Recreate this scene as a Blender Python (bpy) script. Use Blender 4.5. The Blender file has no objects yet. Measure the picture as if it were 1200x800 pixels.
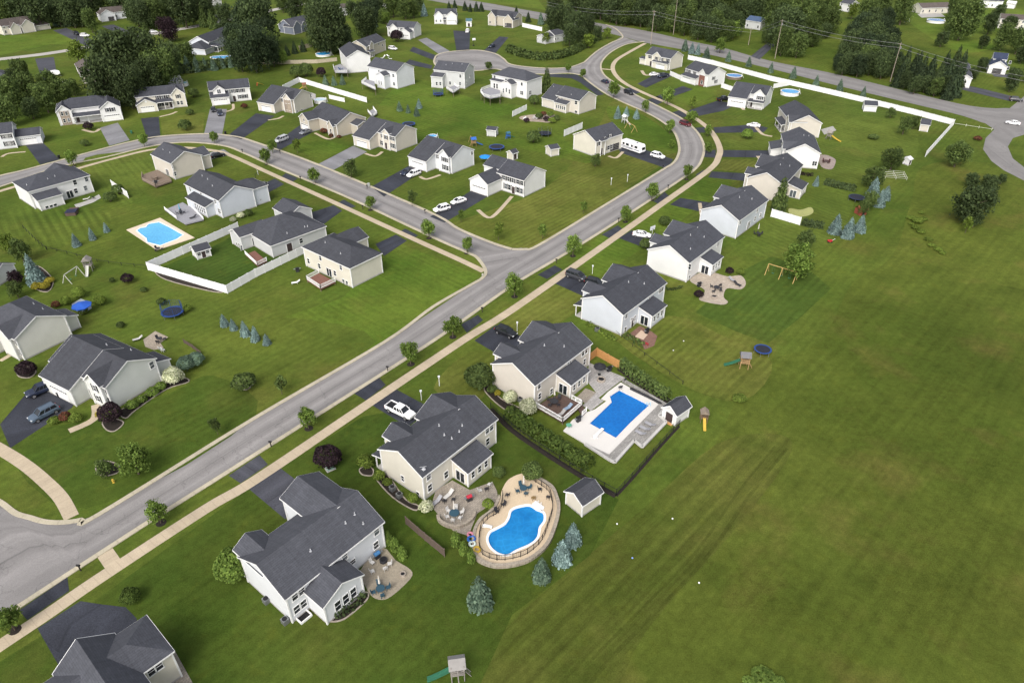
import bpy, math, random
from mathutils import Vector, Matrix
RND = random.Random(11)
F, TH, CAMH = 833.0, math.radians(34), 80.0
CT, ST = math.cos(TH), math.sin(TH)
SC = bpy.context.scene
COL = SC.collection
CAM = Vector((0, 0, CAMH))

# ---- surveying: a photo pixel (1200x800) and a height give the point on the land where it stands ----
def ray(x, y):
    u, v = (x-600)/F, (y-400)/F
    return Vector((u, CT-v*ST, -ST-v*CT))
def P(x, y, z=0.0):
    d = ray(x, y)
    p = CAM + d*((z-CAMH)/d.z)
    p.z = z
    return p
def P2(x, y, z=0.0):
    p = P(x, y, z); return Vector((p.x, p.y))
def depth(x, y, z=0.0):
    return (z-CAMH)/ray(x, y).z
def C(ox, oy, s, pts):
    return [(ox+p[0]/s, oy+p[1]/s) + tuple(p[2:]) for p in pts]

# ---------------------------------------------------------------- materials
def srgb(r, g, b):
    f = lambda c: (c/255/12.92) if c/255 <= .04045 else ((c/255+.055)/1.055)**2.4
    return (f(r), f(g), f(b))
class NT:
    def __init__(s, name):
        s.m = bpy.data.materials.new(name); s.m.use_nodes = True
        s.t = s.m.node_tree; s.b = s.t.nodes['Principled BSDF']
        s.b.inputs['Specular IOR Level'].default_value = .3
    def n(s, typ, **kw):
        nd = s.t.nodes.new(typ)
        for k, v in kw.items():
            if k in nd.inputs: nd.inputs[k].default_value = v
            else: setattr(nd, k, v)
        return nd
    def l(s, a, b): s.t.links.new(a, b)
    def coord(s, kind='Object'):
        if kind == 'World': return s.n('ShaderNodeNewGeometry').outputs['Position']
        return s.n('ShaderNodeTexCoord').outputs[kind]
    def mapping(s, src, rot=0, scale=(1, 1, 1)):
        if rot:
            mp = s.n('ShaderNodeMapping'); mp.inputs['Rotation'].default_value = (0, 0, rot); s.l(src, mp.inputs['Vector']); src = mp.outputs[0]
        mp = s.n('ShaderNodeMapping'); mp.inputs['Scale'].default_value = scale
        s.l(src, mp.inputs['Vector']); return mp.outputs[0]
    def noise(s, src, scale, detail=3, rough=.55, off=0):
        nd = s.n('ShaderNodeTexNoise'); nd.inputs['Scale'].default_value = scale; nd.inputs['Detail'].default_value = detail
        nd.inputs['Roughness'].default_value = rough
        if off:
            a = s.n('ShaderNodeVectorMath', operation='ADD'); a.inputs[1].default_value = (off, off*1.7, 0); s.l(src, a.inputs[0]); src = a.outputs[0]
        s.l(src, nd.inputs['Vector']); return nd.outputs['Fac']
    def ramp(s, fac, lo, hi, a=0.0, b=1.0):
        nd = s.n('ShaderNodeMapRange'); nd.inputs['From Min'].default_value = lo; nd.inputs['From Max'].default_value = hi
        nd.inputs['To Min'].default_value = a; nd.inputs['To Max'].default_value = b
        s.l(fac, nd.inputs['Value']); return nd.outputs[0]
    def mix(s, fac, a, b, mode='MIX'):
        nd = s.n('ShaderNodeMix', data_type='RGBA', blend_type=mode)
        for sock, val in ((nd.inputs[0], fac), (nd.inputs[6], a), (nd.inputs[7], b)):
            if isinstance(val, (int, float)): sock.default_value = val
            elif isinstance(val, tuple): sock.default_value = (*val[:3], 1)
            else: s.l(val, sock)
        return nd.outputs[2]
    def scalec(s, col, fac):
        nd = s.n('ShaderNodeVectorMath', operation='SCALE')
        if isinstance(col, tuple): nd.inputs[0].default_value = col[:3]
        else: s.l(col, nd.inputs[0])
        if isinstance(fac, (int, float)): nd.inputs['Scale'].default_value = fac
        else: s.l(fac, nd.inputs['Scale'])
        return nd.outputs[0]
    def math(s, op, a, b=0.0):
        nd = s.n('ShaderNodeMath', operation=op)
        for i, v in enumerate((a, b)):
            if isinstance(v, (int, float)): nd.inputs[i].default_value = v
            else: s.l(v, nd.inputs[i])
        return nd.outputs[0]
    def color(s, c):
        if isinstance(c, tuple): s.b.inputs['Base Color'].default_value = (*c[:3], 1)
        else: s.l(c, s.b.inputs['Base Color'])
    def rough(s, r): s.b.inputs['Roughness'].default_value = r
    def spec(s, r): s.b.inputs['Specular IOR Level'].default_value = r
    def bump(s, h, strength=.3, dist=.05):
        nd = s.n('ShaderNodeBump'); nd.inputs['Strength'].default_value = strength; nd.inputs['Distance'].default_value = dist
        s.l(h, nd.inputs['Height']); s.l(nd.outputs[0], s.b.inputs['Normal'])

_mats = {}
def M(name, col=None, rough=.7, var=.12, scale=1.5, spec=.3, metal=0.0):
    if name in _mats: return _mats[name]
    t = NT(name)
    f = t.noise(t.coord('Object'), scale, 4, .6)
    t.color(t.scalec(col, t.ramp(f, .25, .75, 1-var, 1+var)))
    t.rough(rough); t.spec(spec); t.b.inputs['Metallic'].default_value = metal
    _mats[name] = t.m
    return t.m

def mat_siding(name, col):
    if name in _mats: return _mats[name]
    t = NT(name); o = t.coord('World')
    sep = t.n('ShaderNodeSeparateXYZ'); t.l(o, sep.inputs[0])
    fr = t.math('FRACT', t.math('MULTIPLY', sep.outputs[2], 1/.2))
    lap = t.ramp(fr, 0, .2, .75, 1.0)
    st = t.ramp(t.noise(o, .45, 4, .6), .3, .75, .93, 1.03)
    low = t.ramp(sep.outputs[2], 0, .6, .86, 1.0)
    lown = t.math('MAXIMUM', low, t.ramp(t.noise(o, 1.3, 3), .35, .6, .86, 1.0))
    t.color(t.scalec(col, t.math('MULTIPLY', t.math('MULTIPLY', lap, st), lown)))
    t.bump(fr, .35, .03); t.rough(.55); t.spec(.35)
    _mats[name] = t.m; return t.m

def mat_roof(name, col):
    if name in _mats: return _mats[name]
    t = NT(name); uv = t.coord('UV')
    br = t.n('ShaderNodeTexBrick'); br.offset = .5
    br.inputs['Scale'].default_value = 1; br.inputs['Brick Width'].default_value = .9; br.inputs['Row Height'].default_value = .28
    br.inputs['Mortar Size'].default_value = .02; br.inputs['Mortar Smooth'].default_value = .3
    br.inputs['Color1'].default_value = (.9, .9, .9, 1); br.inputs['Color2'].default_value = (1.1, 1.1, 1.1, 1); br.inputs['Mortar'].default_value = (.72, .72, .72, 1)
    t.l(uv, br.inputs['Vector'])
    w = t.coord('World')
    n1 = t.ramp(t.noise(w, .35, 5, .65), .25, .75, .92, 1.08)
    n2 = t.ramp(t.noise(w, 7, 3, .6), .25, .75, .88, 1.12)
    c = t.scalec(br.outputs['Color'], t.math('MULTIPLY', n1, n2))
    # rain streaks running down the slope
    st = t.noise(t.mapping(uv, 0, (1.6, .12, 1)), 1.0, 4, .6)
    oi = t.n('ShaderNodeObjectInfo'); c = t.scalec(c, t.ramp(oi.outputs['Random'], 0, 1, .86, 1.14))
    t.color(t.mix(1.0, t.scalec(c, t.ramp(st, .3, .75, .86, 1.12)), col, 'MULTIPLY'))
    t.bump(br.outputs['Fac'], .5, -.02); t.rough(.9); t.spec(.2)
    _mats[name] = t.m; return t.m

def mat_grass(name, base, alt, ang=None, sw=1.4, amt=.12, brown=.35, streak=.15, bscale=.03, lines=0.0):
    if name in _mats: return _mats[name]
    t = NT(name); w = t.coord('World')
    c = t.mix(t.ramp(t.noise(w, bscale, 6, .62), .36, .64), base, alt)
    br = t.ramp(t.noise(w, .055, 5, .6, 137), .54, .72, 0, brown)
    c = t.mix(br, c, (.115, .098, .026))
    dk = t.ramp(t.noise(w, .13, 4, .6, 51), .52, .74, 0, .45)
    c = t.mix(dk, c, (.036, .056, .008))
    pt = t.ramp(t.noise(w, .33, 4, .65, 23), .56, .72, 0, .35)
    c = t.mix(pt, c, (.092, .105, .014))
    v = t.ramp(t.noise(w, .8, 5, .68, 9), .3, .7, .82, 1.18)
    v = t.math('MULTIPLY', v, t.ramp(t.noise(w, 5.5, 3, .7), .3, .7, .78, 1.24))
    if ang is not None:
        wv = t.n('ShaderNodeTexWave', wave_type='BANDS', bands_direction='Y'); wv.inputs['Scale'].default_value = math.pi/10/sw
        wv.inputs['Distortion'].default_value = .8; wv.inputs['Detail'].default_value = 2; wv.inputs['Detail Scale'].default_value = .6
        t.l(t.mapping(w, -ang), wv.inputs['Vector'])
        msk = t.ramp(t.noise(w, .05, 3, .5, 77), .38, .6, .25, 1)
        wave = t.math('MULTIPLY', t.math('SUBTRACT', wv.outputs['Fac'], .5), t.math('MULTIPLY', msk, 2*amt))
        v = t.math('MULTIPLY', v, t.math('ADD', wave, 1.0))
        sn = t.ramp(t.noise(t.mapping(w, -ang, (.05, 1.1, 1)), 1, 4, .65), .3, .7, 1-streak, 1+streak)
        v = t.math('MULTIPLY', v, sn)
    if lines:
        vo = t.n('ShaderNodeTexVoronoi', feature='DISTANCE_TO_EDGE'); vo.inputs['Scale'].default_value = .075
        ns = t.n('ShaderNodeTexNoise'); ns.inputs['Scale'].default_value = .12; ns.inputs['Detail'].default_value = 5; t.l(w, ns.inputs['Vector'])
        t.l(t.mix(1.0, w, t.scalec(ns.outputs['Color'], 22.0), 'ADD'), vo.inputs['Vector'])
        ln = t.ramp(vo.outputs['Distance'], .0, .035, 1-lines, 1.0)
        gt = t.ramp(t.noise(w, .028, 3, .6, 91), .48, .6, 1, 0)
        v = t.math('MULTIPLY', v, t.math('MAXIMUM', ln, gt))
    bl = t.math('MULTIPLY', t.ramp(t.noise(w, .085, 6, .7, 211), .3, .7, .82, 1.18), t.ramp(t.noise(w, .011, 3, .5, 318), .35, .65, .84, 1.14))
    t.color(t.scalec(c, t.math('MULTIPLY', v, bl))); t.rough(1); t.spec(.08)
    t.bump(t.noise(w, 6, 3, .7), .5, .08)
    _mats[name] = t.m; return t.m

def mat_paved(name, col, crack=.5, wear=.3, joints=0.0, grain=.2, rough=.85):
    """asphalt / concrete sheet; UV.x runs along in metres, UV.y across from -1 to 1"""
    if name in _mats: return _mats[name]
    t = NT(name); w = t.coord('World'); uv = t.coord('UV')
    v = t.ramp(t.noise(w, .12, 5, .65), .25, .75, 1-.6*grain, 1+.6*grain)
    v = t.math('MULTIPLY', v, t.ramp(t.noise(w, 5, 4, .7), .3, .7, 1-grain*.7, 1+grain*.7))
    if crack:
        vo = t.n('ShaderNodeTexVoronoi', feature='DISTANCE_TO_EDGE'); vo.inputs['Scale'].default_value = .11
        ns = t.n('ShaderNodeTexNoise'); ns.inputs['Scale'].default_value = .35; ns.inputs['Detail'].default_value = 4
        t.l(w, ns.inputs['Vector'])
        mx = t.mix(.25, w, t.scalec(ns.outputs['Color'], 30.0), 'ADD'); t.l(mx, vo.inputs['Vector'])
        ck = t.ramp(vo.outputs['Distance'], .0, .012, 1-crack, 1.0)
        gate = t.ramp(t.noise(w, .05, 3, .6, 31), .45, .56, 0, 1)
        v = t.math('MULTIPLY', v, t.math('MAXIMUM', ck, t.math('SUBTRACT', 1.0, gate)))
    if wear:
        sep = t.n('ShaderNodeSeparateXYZ'); t.l(uv, sep.inputs[0])
        tr = t.math('ABSOLUTE', t.math('SUBTRACT', t.math('ABSOLUTE', sep.outputs[1]), .42))
        lane = t.ramp(tr, .05, .3, 1+wear*.25, 1-wear*.25)
        seam = t.ramp(t.math('ABSOLUTE', sep.outputs[1]), .0, .035, 1-wear*.7, 1.0)
        sg = t.ramp(t.noise(w, .07, 4, .6, 12), .42, .6, 0, 1)
        seam = t.math('MAXIMUM', seam, sg)
        st = t.ramp(t.noise(t.mapping(uv, 0, (.035, 4.5, 1)), 1, 5, .65), .3, .7, 1-wear*.35, 1+wear*.35)
        v = t.math('MULTIPLY', t.math('MULTIPLY', v, lane), t.math('MULTIPLY', st, seam))
    if joints:
        sep = t.n('ShaderNodeSeparateXYZ'); t.l(uv, sep.inputs[0])
        fr = t.math('ABSOLUTE', t.math('SUBTRACT', t.math('FRACT', t.math('MULTIPLY', sep.outputs[0], 1/joints)), .5))
        v = t.math('MULTIPLY', v, t.ramp(fr, .44, .5, 1.0, .84))
        sl = t.n('ShaderNodeTexWhiteNoise', noise_dimensions='1D')
        t.l(t.math('FLOOR', t.math('ADD', t.math('MULTIPLY', sep.outputs[0], 1/joints), .5)), sl.inputs['W'])
        v = t.math('MULTIPLY', v, t.ramp(sl.outputs['Value'], 0, 1, .95, 1.05))
    t.color(t.scalec(col, v)); t.rough(rough); t.spec(.25)
    t.bump(t.noise(w, 9, 3, .7), .25, .03)
    _mats[name] = t.m; return t.m

def mat_paver(name, c1, c2, bw=.5, bh=.3, ang=0.0):
    if name in _mats: return _mats[name]
    t = NT(name); w = t.coord('World')
    br = t.n('ShaderNodeTexBrick'); br.inputs['Scale'].default_value = 1; br.inputs['Brick Width'].default_value = bw; br.inputs['Row Height'].default_value = bh
    br.inputs['Mortar Size'].default_value = .025
    br.inputs['Color1'].default_value = (*c1, 1); br.inputs['Color2'].default_value = (*c2, 1); br.inputs['Mortar'].default_value = (*[c*.6 for c in c1], 1)
    t.l(t.mapping(w, ang), br.inputs['Vector'])
    v = t.math('MULTIPLY', t.ramp(t.noise(w, .5, 5, .65), .25, .75, .78, 1.2), t.ramp(t.noise(w, 4, 4, .65), .25, .75, .8, 1.2))
    t.color(t.scalec(br.outputs['Color'], v)); t.rough(.85)
    _mats[name] = t.m; return t.m

def mat_leaf(name, dark, light, yellow=0.0):
    if name in _mats: return _mats[name]
    t = NT(name)
    g = t.n('ShaderNodeNewGeometry')
    oi = t.n('ShaderNodeObjectInfo')
    c = t.mix(t.ramp(g.outputs['Random Per Island'], 0, 1), dark, light)
    cl = t.ramp(t.noise(g.outputs['Position'], .55, 2, .5), .3, .7, .72, 1.3)
    var = t.ramp(oi.outputs['Random'], 0, 1, .78, 1.25)
    c = t.scalec(c, t.math('MULTIPLY', cl, var))
    t.color(c); t.rough(.75); t.spec(.15)
    tr = t.n('ShaderNodeBsdfTranslucent'); t.l(t.scalec(c, 1.2), tr.inputs['Color'])
    ms = t.n('ShaderNodeMixShader'); ms.inputs[0].default_value = .32
    out = t.t.nodes['Material Output']
    t.l(t.b.outputs[0], ms.inputs[1]); t.l(tr.outputs[0], ms.inputs[2]); t.l(ms.outputs[0], out.inputs['Surface'])
    _mats[name] = t.m; return t.m

def mat_water(name, c1, c2, sc=.12):
    if name in _mats: return _mats[name]
    t = NT(name); w = t.coord('World')
    f = t.ramp(t.noise(w, sc, 3, .5), .35, .65)
    c = t.mix(f, c1, c2)
    vo = t.n('ShaderNodeTexVoronoi', feature='DISTANCE_TO_EDGE'); vo.inputs['Scale'].default_value = 1.1
    ns = t.n('ShaderNodeTexNoise'); ns.inputs['Scale'].default_value = .9; t.l(w, ns.inputs['Vector'])
    t.l(t.mix(.5, w, ns.outputs['Color'], 'ADD'), vo.inputs['Vector'])
    t.color(t.scalec(c, t.ramp(vo.outputs['Distance'], 0, .16, 1.12, .97)))  # bright caustic light lines painted into the water colour
    t.bump(t.noise(w, 2.6, 5, .65), .35, .1)
    t.rough(.08); t.spec(.5)
    _mats[name] = t.m; return t.m

WHITE = M('white_vinyl', (.74, .74, .73), .45, .05)
TRIM = M('white_trim', (.72, .72, .71), .5, .05)
def _glass():
    t = NT('dark_window_glass'); oi = t.n('ShaderNodeObjectInfo')
    t.color(t.mix(t.ramp(oi.outputs['Random'], .55, 1.0), (.016, .020, .027), (.11, .125, .14))); t.rough(.07); t.spec(.6)
    return t.m
GLASS = _glass()
BLACK = M('black_paint', (.012, .012, .014), .5, .1)
SHUT = M('black_shutter', (.02, .021, .026), .6, .1)
CONC = M('grey_concrete', (.34, .33, .31), .85, .15, 1.2)
WOOD = M('weathered_wood', (.17, .13, .10), .85, .2, 3)
NEWWOOD = M('new_cedar_wood', (.42, .22, .08), .8, .2, 3)
BARK = M('tree_bark', (.085, .066, .05), .95, .25, 4)
MULCH = M('dark_mulch', (.022, .017, .014), 1, .3, 3)
STONE = M('garden_stone', (.30, .26, .22), .9, .3, 2)
GREYM = M('grey_metal', (.25, .26, .27), .45, .1, 2, .5, .6)
RUBBER = M('black_rubber', (.013, .013, .014), .8, .1)
ROOF = mat_roof('slate_grey_shingles', (.060, .063, .074))
ROOF2 = mat_roof('charcoal_shingles', (.053, .056, .067))
ROOF3 = mat_roof('brown_grey_shingles', (.095, .080, .073))
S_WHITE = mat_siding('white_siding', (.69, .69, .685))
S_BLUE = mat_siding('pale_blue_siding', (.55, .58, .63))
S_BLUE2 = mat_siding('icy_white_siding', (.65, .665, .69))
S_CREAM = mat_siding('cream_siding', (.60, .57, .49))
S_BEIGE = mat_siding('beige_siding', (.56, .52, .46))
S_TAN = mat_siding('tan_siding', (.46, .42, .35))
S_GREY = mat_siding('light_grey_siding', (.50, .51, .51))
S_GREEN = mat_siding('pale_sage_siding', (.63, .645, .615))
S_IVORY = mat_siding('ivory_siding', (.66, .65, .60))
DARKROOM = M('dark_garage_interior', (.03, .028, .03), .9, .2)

# ---------------------------------------------------------------- mesh builder
class MB:
    def __init__(s): s.v = []; s.f = []; s.m = []; s.uv = []
    def face(s, pts, mi=0, uv=None):
        k = len(s.v); s.v += [tuple(p) for p in pts]; s.f.append(tuple(range(k, k+len(pts)))); s.m.append(mi)
        s.uv.append(uv or [(p[0], p[1]) for p in pts])
    def hexa(s, p, mi=0):
        for q in ((0, 3, 2, 1), (4, 5, 6, 7), (0, 1, 5, 4), (1, 2, 6, 5), (2, 3, 7, 6), (3, 0, 4, 7)):
            s.face([p[i] for i in q], mi)
    def box(s, c, size, yaw=0.0, mi=0):
        hx, hy, hz = size[0]/2, size[1]/2, size[2]/2; cs, sn = math.cos(yaw), math.sin(yaw)
        P_ = []
        for z in (-hz, hz):
            for x, y in ((-hx, -hy), (hx, -hy), (hx, hy), (-hx, hy)):
                P_.append((c[0]+x*cs-y*sn, c[1]+x*sn+y*cs, c[2]+z))
        s.hexa(P_, mi)
    def bar(s, a, b, w, h=None, mi=0, up=(0, 0, 1)):
        h = h or w; a, b = Vector(a), Vector(b); d = (b-a)
        if d.length < 1e-5: return
        d.normalize(); u = Vector(up)
        if abs(d.dot(u)) > .98: u = Vector((1, 0, 0))
        r = d.cross(u).normalized()*w/2; t = r.cross(d).normalized()*h/2
        s.hexa([a-r-t, a+r-t, b+r-t, b-r-t, a-r+t, a+r+t, b+r+t, b-r+t], mi)
    def cyl(s, a, b, r0, r1=None, n=8, mi=0, cap=True):
        r1 = r0 if r1 is None else r1; a, b = Vector(a), Vector(b); d = (b-a).normalized()
        u = Vector((0, 0, 1)) if abs(d.z) < .95 else Vector((1, 0, 0))
        x = d.cross(u).normalized(); y = d.cross(x)
        A = [a+(x*math.cos(2*math.pi*i/n)+y*math.sin(2*math.pi*i/n))*r0 for i in range(n)]
        B = [b+(x*math.cos(2*math.pi*i/n)+y*math.sin(2*math.pi*i/n))*r1 for i in range(n)]
        for i in range(n):
            j = (i+1) % n; s.face([A[i], B[i], B[j], A[j]], mi)
        if cap:
            s.face(A, mi); s.face(B[::-1], mi)
    def prism(s, poly, z0, z1, mi=0, mside=None):
        n = len(poly); ms = mi if mside is None else mside
        ar = sum(poly[i][0]*poly[(i+1) % n][1]-poly[(i+1) % n][0]*poly[i][1] for i in range(n))
        if ar < 0: poly = poly[::-1]
        s.face([(p[0], p[1], z1) for p in poly], mi)
        for i in range(n):
            a, b = poly[i], poly[(i+1) % n]
            s.face([(a[0], a[1], z0), (b[0], b[1], z0), (b[0], b[1], z1), (a[0], a[1], z1)], ms)
    def sphere(s, c, r, sz=1.0, n=8, mi=0):
        m = max(3, n//2+1)
        def pt(i, j):
            a = math.pi*i/m; b = 2*math.pi*j/n
            return (c[0]+r*math.sin(a)*math.cos(b), c[1]+r*math.sin(a)*math.sin(b), c[2]+r*sz*math.cos(a))
        for i in range(m):
            for j in range(n):
                q = [pt(i, j), pt(i+1, j), pt(i+1, j+1), pt(i, j+1)]
                if i == 0: q = [q[0], q[1], q[2]]
                elif i == m-1: q = [q[0], q[1], q[3]]
                s.face(q, mi)
    def mesh(s, name, mats):
        me = bpy.data.meshes.new(name); me.from_pydata(s.v, [], s.f)
        for m in (mats if isinstance(mats, (list, tuple)) else [mats]): me.materials.append(m)
        me.polygons.foreach_set('material_index', s.m)
        uvl = me.uv_layers.new(name='UVMap')
        flat = [c for f in s.uv for p in f for c in p[:2]]
        uvl.data.foreach_set('uv', flat)
        me.update(); return me
    def build(s, name, mats, parent=None, loc=None):
        if not s.f: return None
        o = bpy.data.objects.new(name, s.mesh(name, mats)); COL.objects.link(o)
        if parent: o.parent = parent
        if loc is not None: o.location = loc
        return o

THINGS = []
def tag(o, label, cat, group=None):
    o['label'] = label; o['category'] = cat
    if group: o['group'] = group
    THINGS.append(o); return o
def thing(name, label, cat, loc=(0, 0, 0), rot=0.0, group=None):
    o = bpy.data.objects.new(name, None); COL.objects.link(o)
    o.empty_display_size = .5; o.location = loc; o.rotation_euler = (0, 0, rot)
    return tag(o, label, cat, group)
def struct(o):
    if o: o['kind'] = 'structure'
    return o
def dup(root, loc, rot, label, group=None, scale=None, cat=None):
    r = root.copy(); COL.objects.link(r); r.location = loc; r.rotation_euler = (0, 0, rot)
    if scale: r.scale = scale if isinstance(scale, (tuple, list)) else (scale,)*3
    for ch in root.children:
        c = ch.copy(); COL.objects.link(c); c.parent = r
        for g in ch.children:
            d = g.copy(); COL.objects.link(d); d.parent = c
    tag(r, label, cat or root['category'], group)
    return r
LAND = []      # (x, y, phrase) landmarks for describing where things stand
def near(p):
    return min(LAND, key=lambda l: (l[0]-p[0])**2+(l[1]-p[1])**2)[2]

# smooth a polyline of points (Catmull-Rom)
def smooth(pts, k=6, closed=False):
    n = len(pts); out = []
    rng = range(n if closed else n-1)
    for i in rng:
        p0, p1, p2, p3 = (pts[(i-1) % n], pts[i], pts[(i+1) % n], pts[(i+2) % n]) if closed else (pts[max(i-1, 0)], pts[i], pts[i+1], pts[min(i+2, n-1)])
        for j in range(k):
            t = j/k
            out.append(Vector([.5*((2*p1[c])+(-p0[c]+p2[c])*t+(2*p0[c]-5*p1[c]+4*p2[c]-p3[c])*t*t+(-p0[c]+3*p1[c]-3*p2[c]+p3[c])*t**3) for c in (0, 1)]))
    if not closed: out.append(Vector(pts[-1][:2]))
    return out
def gp(px): return [P2(*p[:2]) for p in px]
def resample(pts, n):
    L = [0]
    for a, b in zip(pts, pts[1:]): L.append(L[-1]+(b-a).length)
    out = []; j = 0
    for i in range(n):
        s = L[-1]*i/(n-1)
        while j < len(L)-2 and L[j+1] < s: j += 1
        t = (s-L[j])/max(L[j+1]-L[j], 1e-6); out.append(pts[j].lerp(pts[j+1], min(t, 1)))
    return out
def ribbon(name, left, right, z, mat, n=None):
    """a sheet between two ground polylines"""
    n = n or max(len(left), len(right))
    A, B = resample(left, n), resample(right, n)
    m = MB(); s = 0
    for i in range(n-1):
        ds = ((A[i+1]-A[i]).length+(B[i+1]-B[i]).length)/2
        m.face([(*A[i], z), (*B[i], z), (*B[i+1], z), (*A[i+1], z)], 0, [(s, -1), (s, 1), (s+ds, 1), (s+ds, -1)])
        s += ds
    o = m.build(name, mat)
    if o.data.polygons[0].normal.z < 0: o.data.flip_normals()
    return struct(o)
def offset(line, d):
    out = []
    for i, p in enumerate(line):
        a = line[max(i-1, 0)]; b = line[min(i+1, len(line)-1)]; t = (b-a).normalized()
        out.append(p+Vector((-t.y, t.x))*d)
    return out
def strip(name, line, w, z, mat, z0=None):
    """a path (or raised kerb) of width w along a ground polyline"""
    A, B = offset(line, w/2), offset(line, -w/2)
    m = MB(); s = 0
    for i in range(len(line)-1):
        ds = (line[i+1]-line[i]).length
        m.face([(*B[i], z), (*B[i+1], z), (*A[i+1], z), (*A[i], z)], 0, [(s, -1), (s+ds, -1), (s+ds, 1), (s, 1)])
        if z0 is not None:
            for E_ in (A, B):
                m.face([(*E_[i], z0), (*E_[i+1], z0), (*E_[i+1], z), (*E_[i], z)], 0, [(s, 0), (s+ds, 0), (s+ds, .1), (s, .1)])
        s += ds
    return m.build(name, mat)
def sheet(name, poly, z, mat, z0=None):
    m = MB()
    if z0 is None: z0 = z-.004
    m.prism([tuple(p) for p in poly], z0, z, 0)
    return m.build(name, mat)
# ================================================================ LAND, ROADS, PATHS
A_ST = math.radians(50)      # main street bearing
G_FIELD = mat_grass('field_grass', (0.0609, 0.0870, 0.0124), (0.0893, 0.1088, 0.0181), math.radians(46), 2.6, .05, .7, .10, .014, .10)
G_LAWN = mat_grass('lawn_grass', (0.0544, 0.0870, 0.0124), (0.0871, 0.1109, 0.0181), A_ST, 1.6, .05, .45, .10)
G_DEEP = mat_grass('deep_green_lawn', (0.0392, 0.0696, 0.0096), (0.0609, 0.0849, 0.0134), A_ST, 1.6, .05, .30, .10, .05)
G_DEEP2 = mat_grass('mown_swing_lawn', (0.0414, 0.0718, 0.0115), (0.0566, 0.0870, 0.0143), A_ST, 1.6, .09, .2, .12, .05)
G_DARK = mat_grass('dark_lawn_grass', (0.0349, 0.0674, 0.0105), (0.0500, 0.0816, 0.0134), A_ST, 1.5, .09, .15, .10)
G_YEL = mat_grass('yellowish_lawn_grass', (0.0784, 0.1001, 0.0163), (0.1133, 0.1218, 0.0258), math.radians(48), 1.5, .12, .45, .14, .05)
G_STRIPE = mat_grass('striped_lawn_grass', (0.0544, 0.0892, 0.0124), (0.0849, 0.1088, 0.0181), math.radians(128), 2.1, .19, .30, .14)
G_MID = mat_grass('mid_lawn_grass', (0.0588, 0.1045, 0.0124), (0.0915, 0.1262, 0.0181), math.radians(-42), 1.6, .07, .35, .12)
G_BACK = mat_grass('back_lawn_grass', (0.0653, 0.1001, 0.0153), (0.0936, 0.1218, 0.0211), math.radians(128), 1.8, .10, .35, .12)
G_FAR = mat_grass('bright_far_grass', (0.0740, 0.1251, 0.0153), (0.1034, 0.1393, 0.0211), math.radians(-20), 3, .06, .15, .12)
G_BROWN = mat_grass('brown_track_lawn', (0.0588, 0.0805, 0.0124), (0.0849, 0.0936, 0.0191), math.radians(46), 2.4, .13, .5, .20, .04)
m = MB(); s_ = 2600
m.face([(-s_, -400, 0), (s_, -400, 0), (s_, 4600, 0), (-s_, 4600, 0)])
struct(m.build('ground', G_LAWN))
_lz = [0]
def lawn(px, mat, z=.004, sm=True):
    _lz[0] += 1; z = .003+.0006*_lz[0]
    g = gp(px); g = smooth(g, 4, True) if sm else g
    return struct(sheet('lawn', g, z, mat, 0))
# the big open field on the right
lawn([(1260, 205), (1150, 190), (1082, 195), (1068, 235), (1046, 300), (1000, 330), (962, 400), (905, 420), (870, 455), (848, 500), (800, 590), (720, 700), (640, 800), (560, 900), (700, 1000), (1700, 980), (1900, 500), (1500, 260)], G_FIELD)
lawn([(868, 318), (905, 300), (950, 318), (974, 338), (938, 372), (900, 402), (862, 388), (815, 366)], G_DEEP2, .008, False)
lawn([(178, 318), (263, 337), (345, 297), (290, 262), (262, 283)], G_DARK, .008, False)
lawn([(600, 412), (560, 400), (608, 362), (650, 334), (690, 340), (676, 366)], G_YEL, .008, False)
lawn([(508, 455), (550, 412), (590, 420), (575, 440), (560, 470)], G_YEL, .008)
lawn([(716, 388), (790, 445), (868, 470), (905, 425), (850, 395), (790, 370)], G_YEL, .008)
lawn([(668, 298), (722, 268), (826, 208), (872, 206), (822, 240), (776, 276), (700, 325)], G_MID, .008, False)
lawn([(0, 250), (60, 235), (130, 250), (128, 275), (60, 292), (0, 290)], G_STRIPE, .008, False)
lawn([(400, 350), (470, 285), (560, 322), (552, 332), (452, 398), (360, 465), (300, 440), (330, 372)], G_MID, .008, False)
lawn([(505, 272), (600, 288), (640, 282), (768, 198), (792, 180), (768, 140), (720, 118), (700, 150), (640, 220)], G_YEL, .008)
lawn([(710, 128), (735, 127), (762, 140), (786, 160), (790, 180), (740, 172)], G_MID, .012)
lawn([(-60, 78), (60, 52), (120, 54), (160, 46), (130, 38), (70, 40), (-60, 44)], G_FAR, .008, False)
lawn([(500, -2), (600, 6), (640, 12), (610, -25), (500, -25)], G_FAR, .008, False)
lawn([(1070, 30), (1130, 62), (1190, 45), (1230, 30), (1200, 12), (1120, 4), (1060, 14)], G_FAR, .008)
lawn([(30, 530), (110, 590), (300, 484), (440, 400), (330, 372), (230, 400), (130, 490)], G_LAWN, .008)

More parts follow.
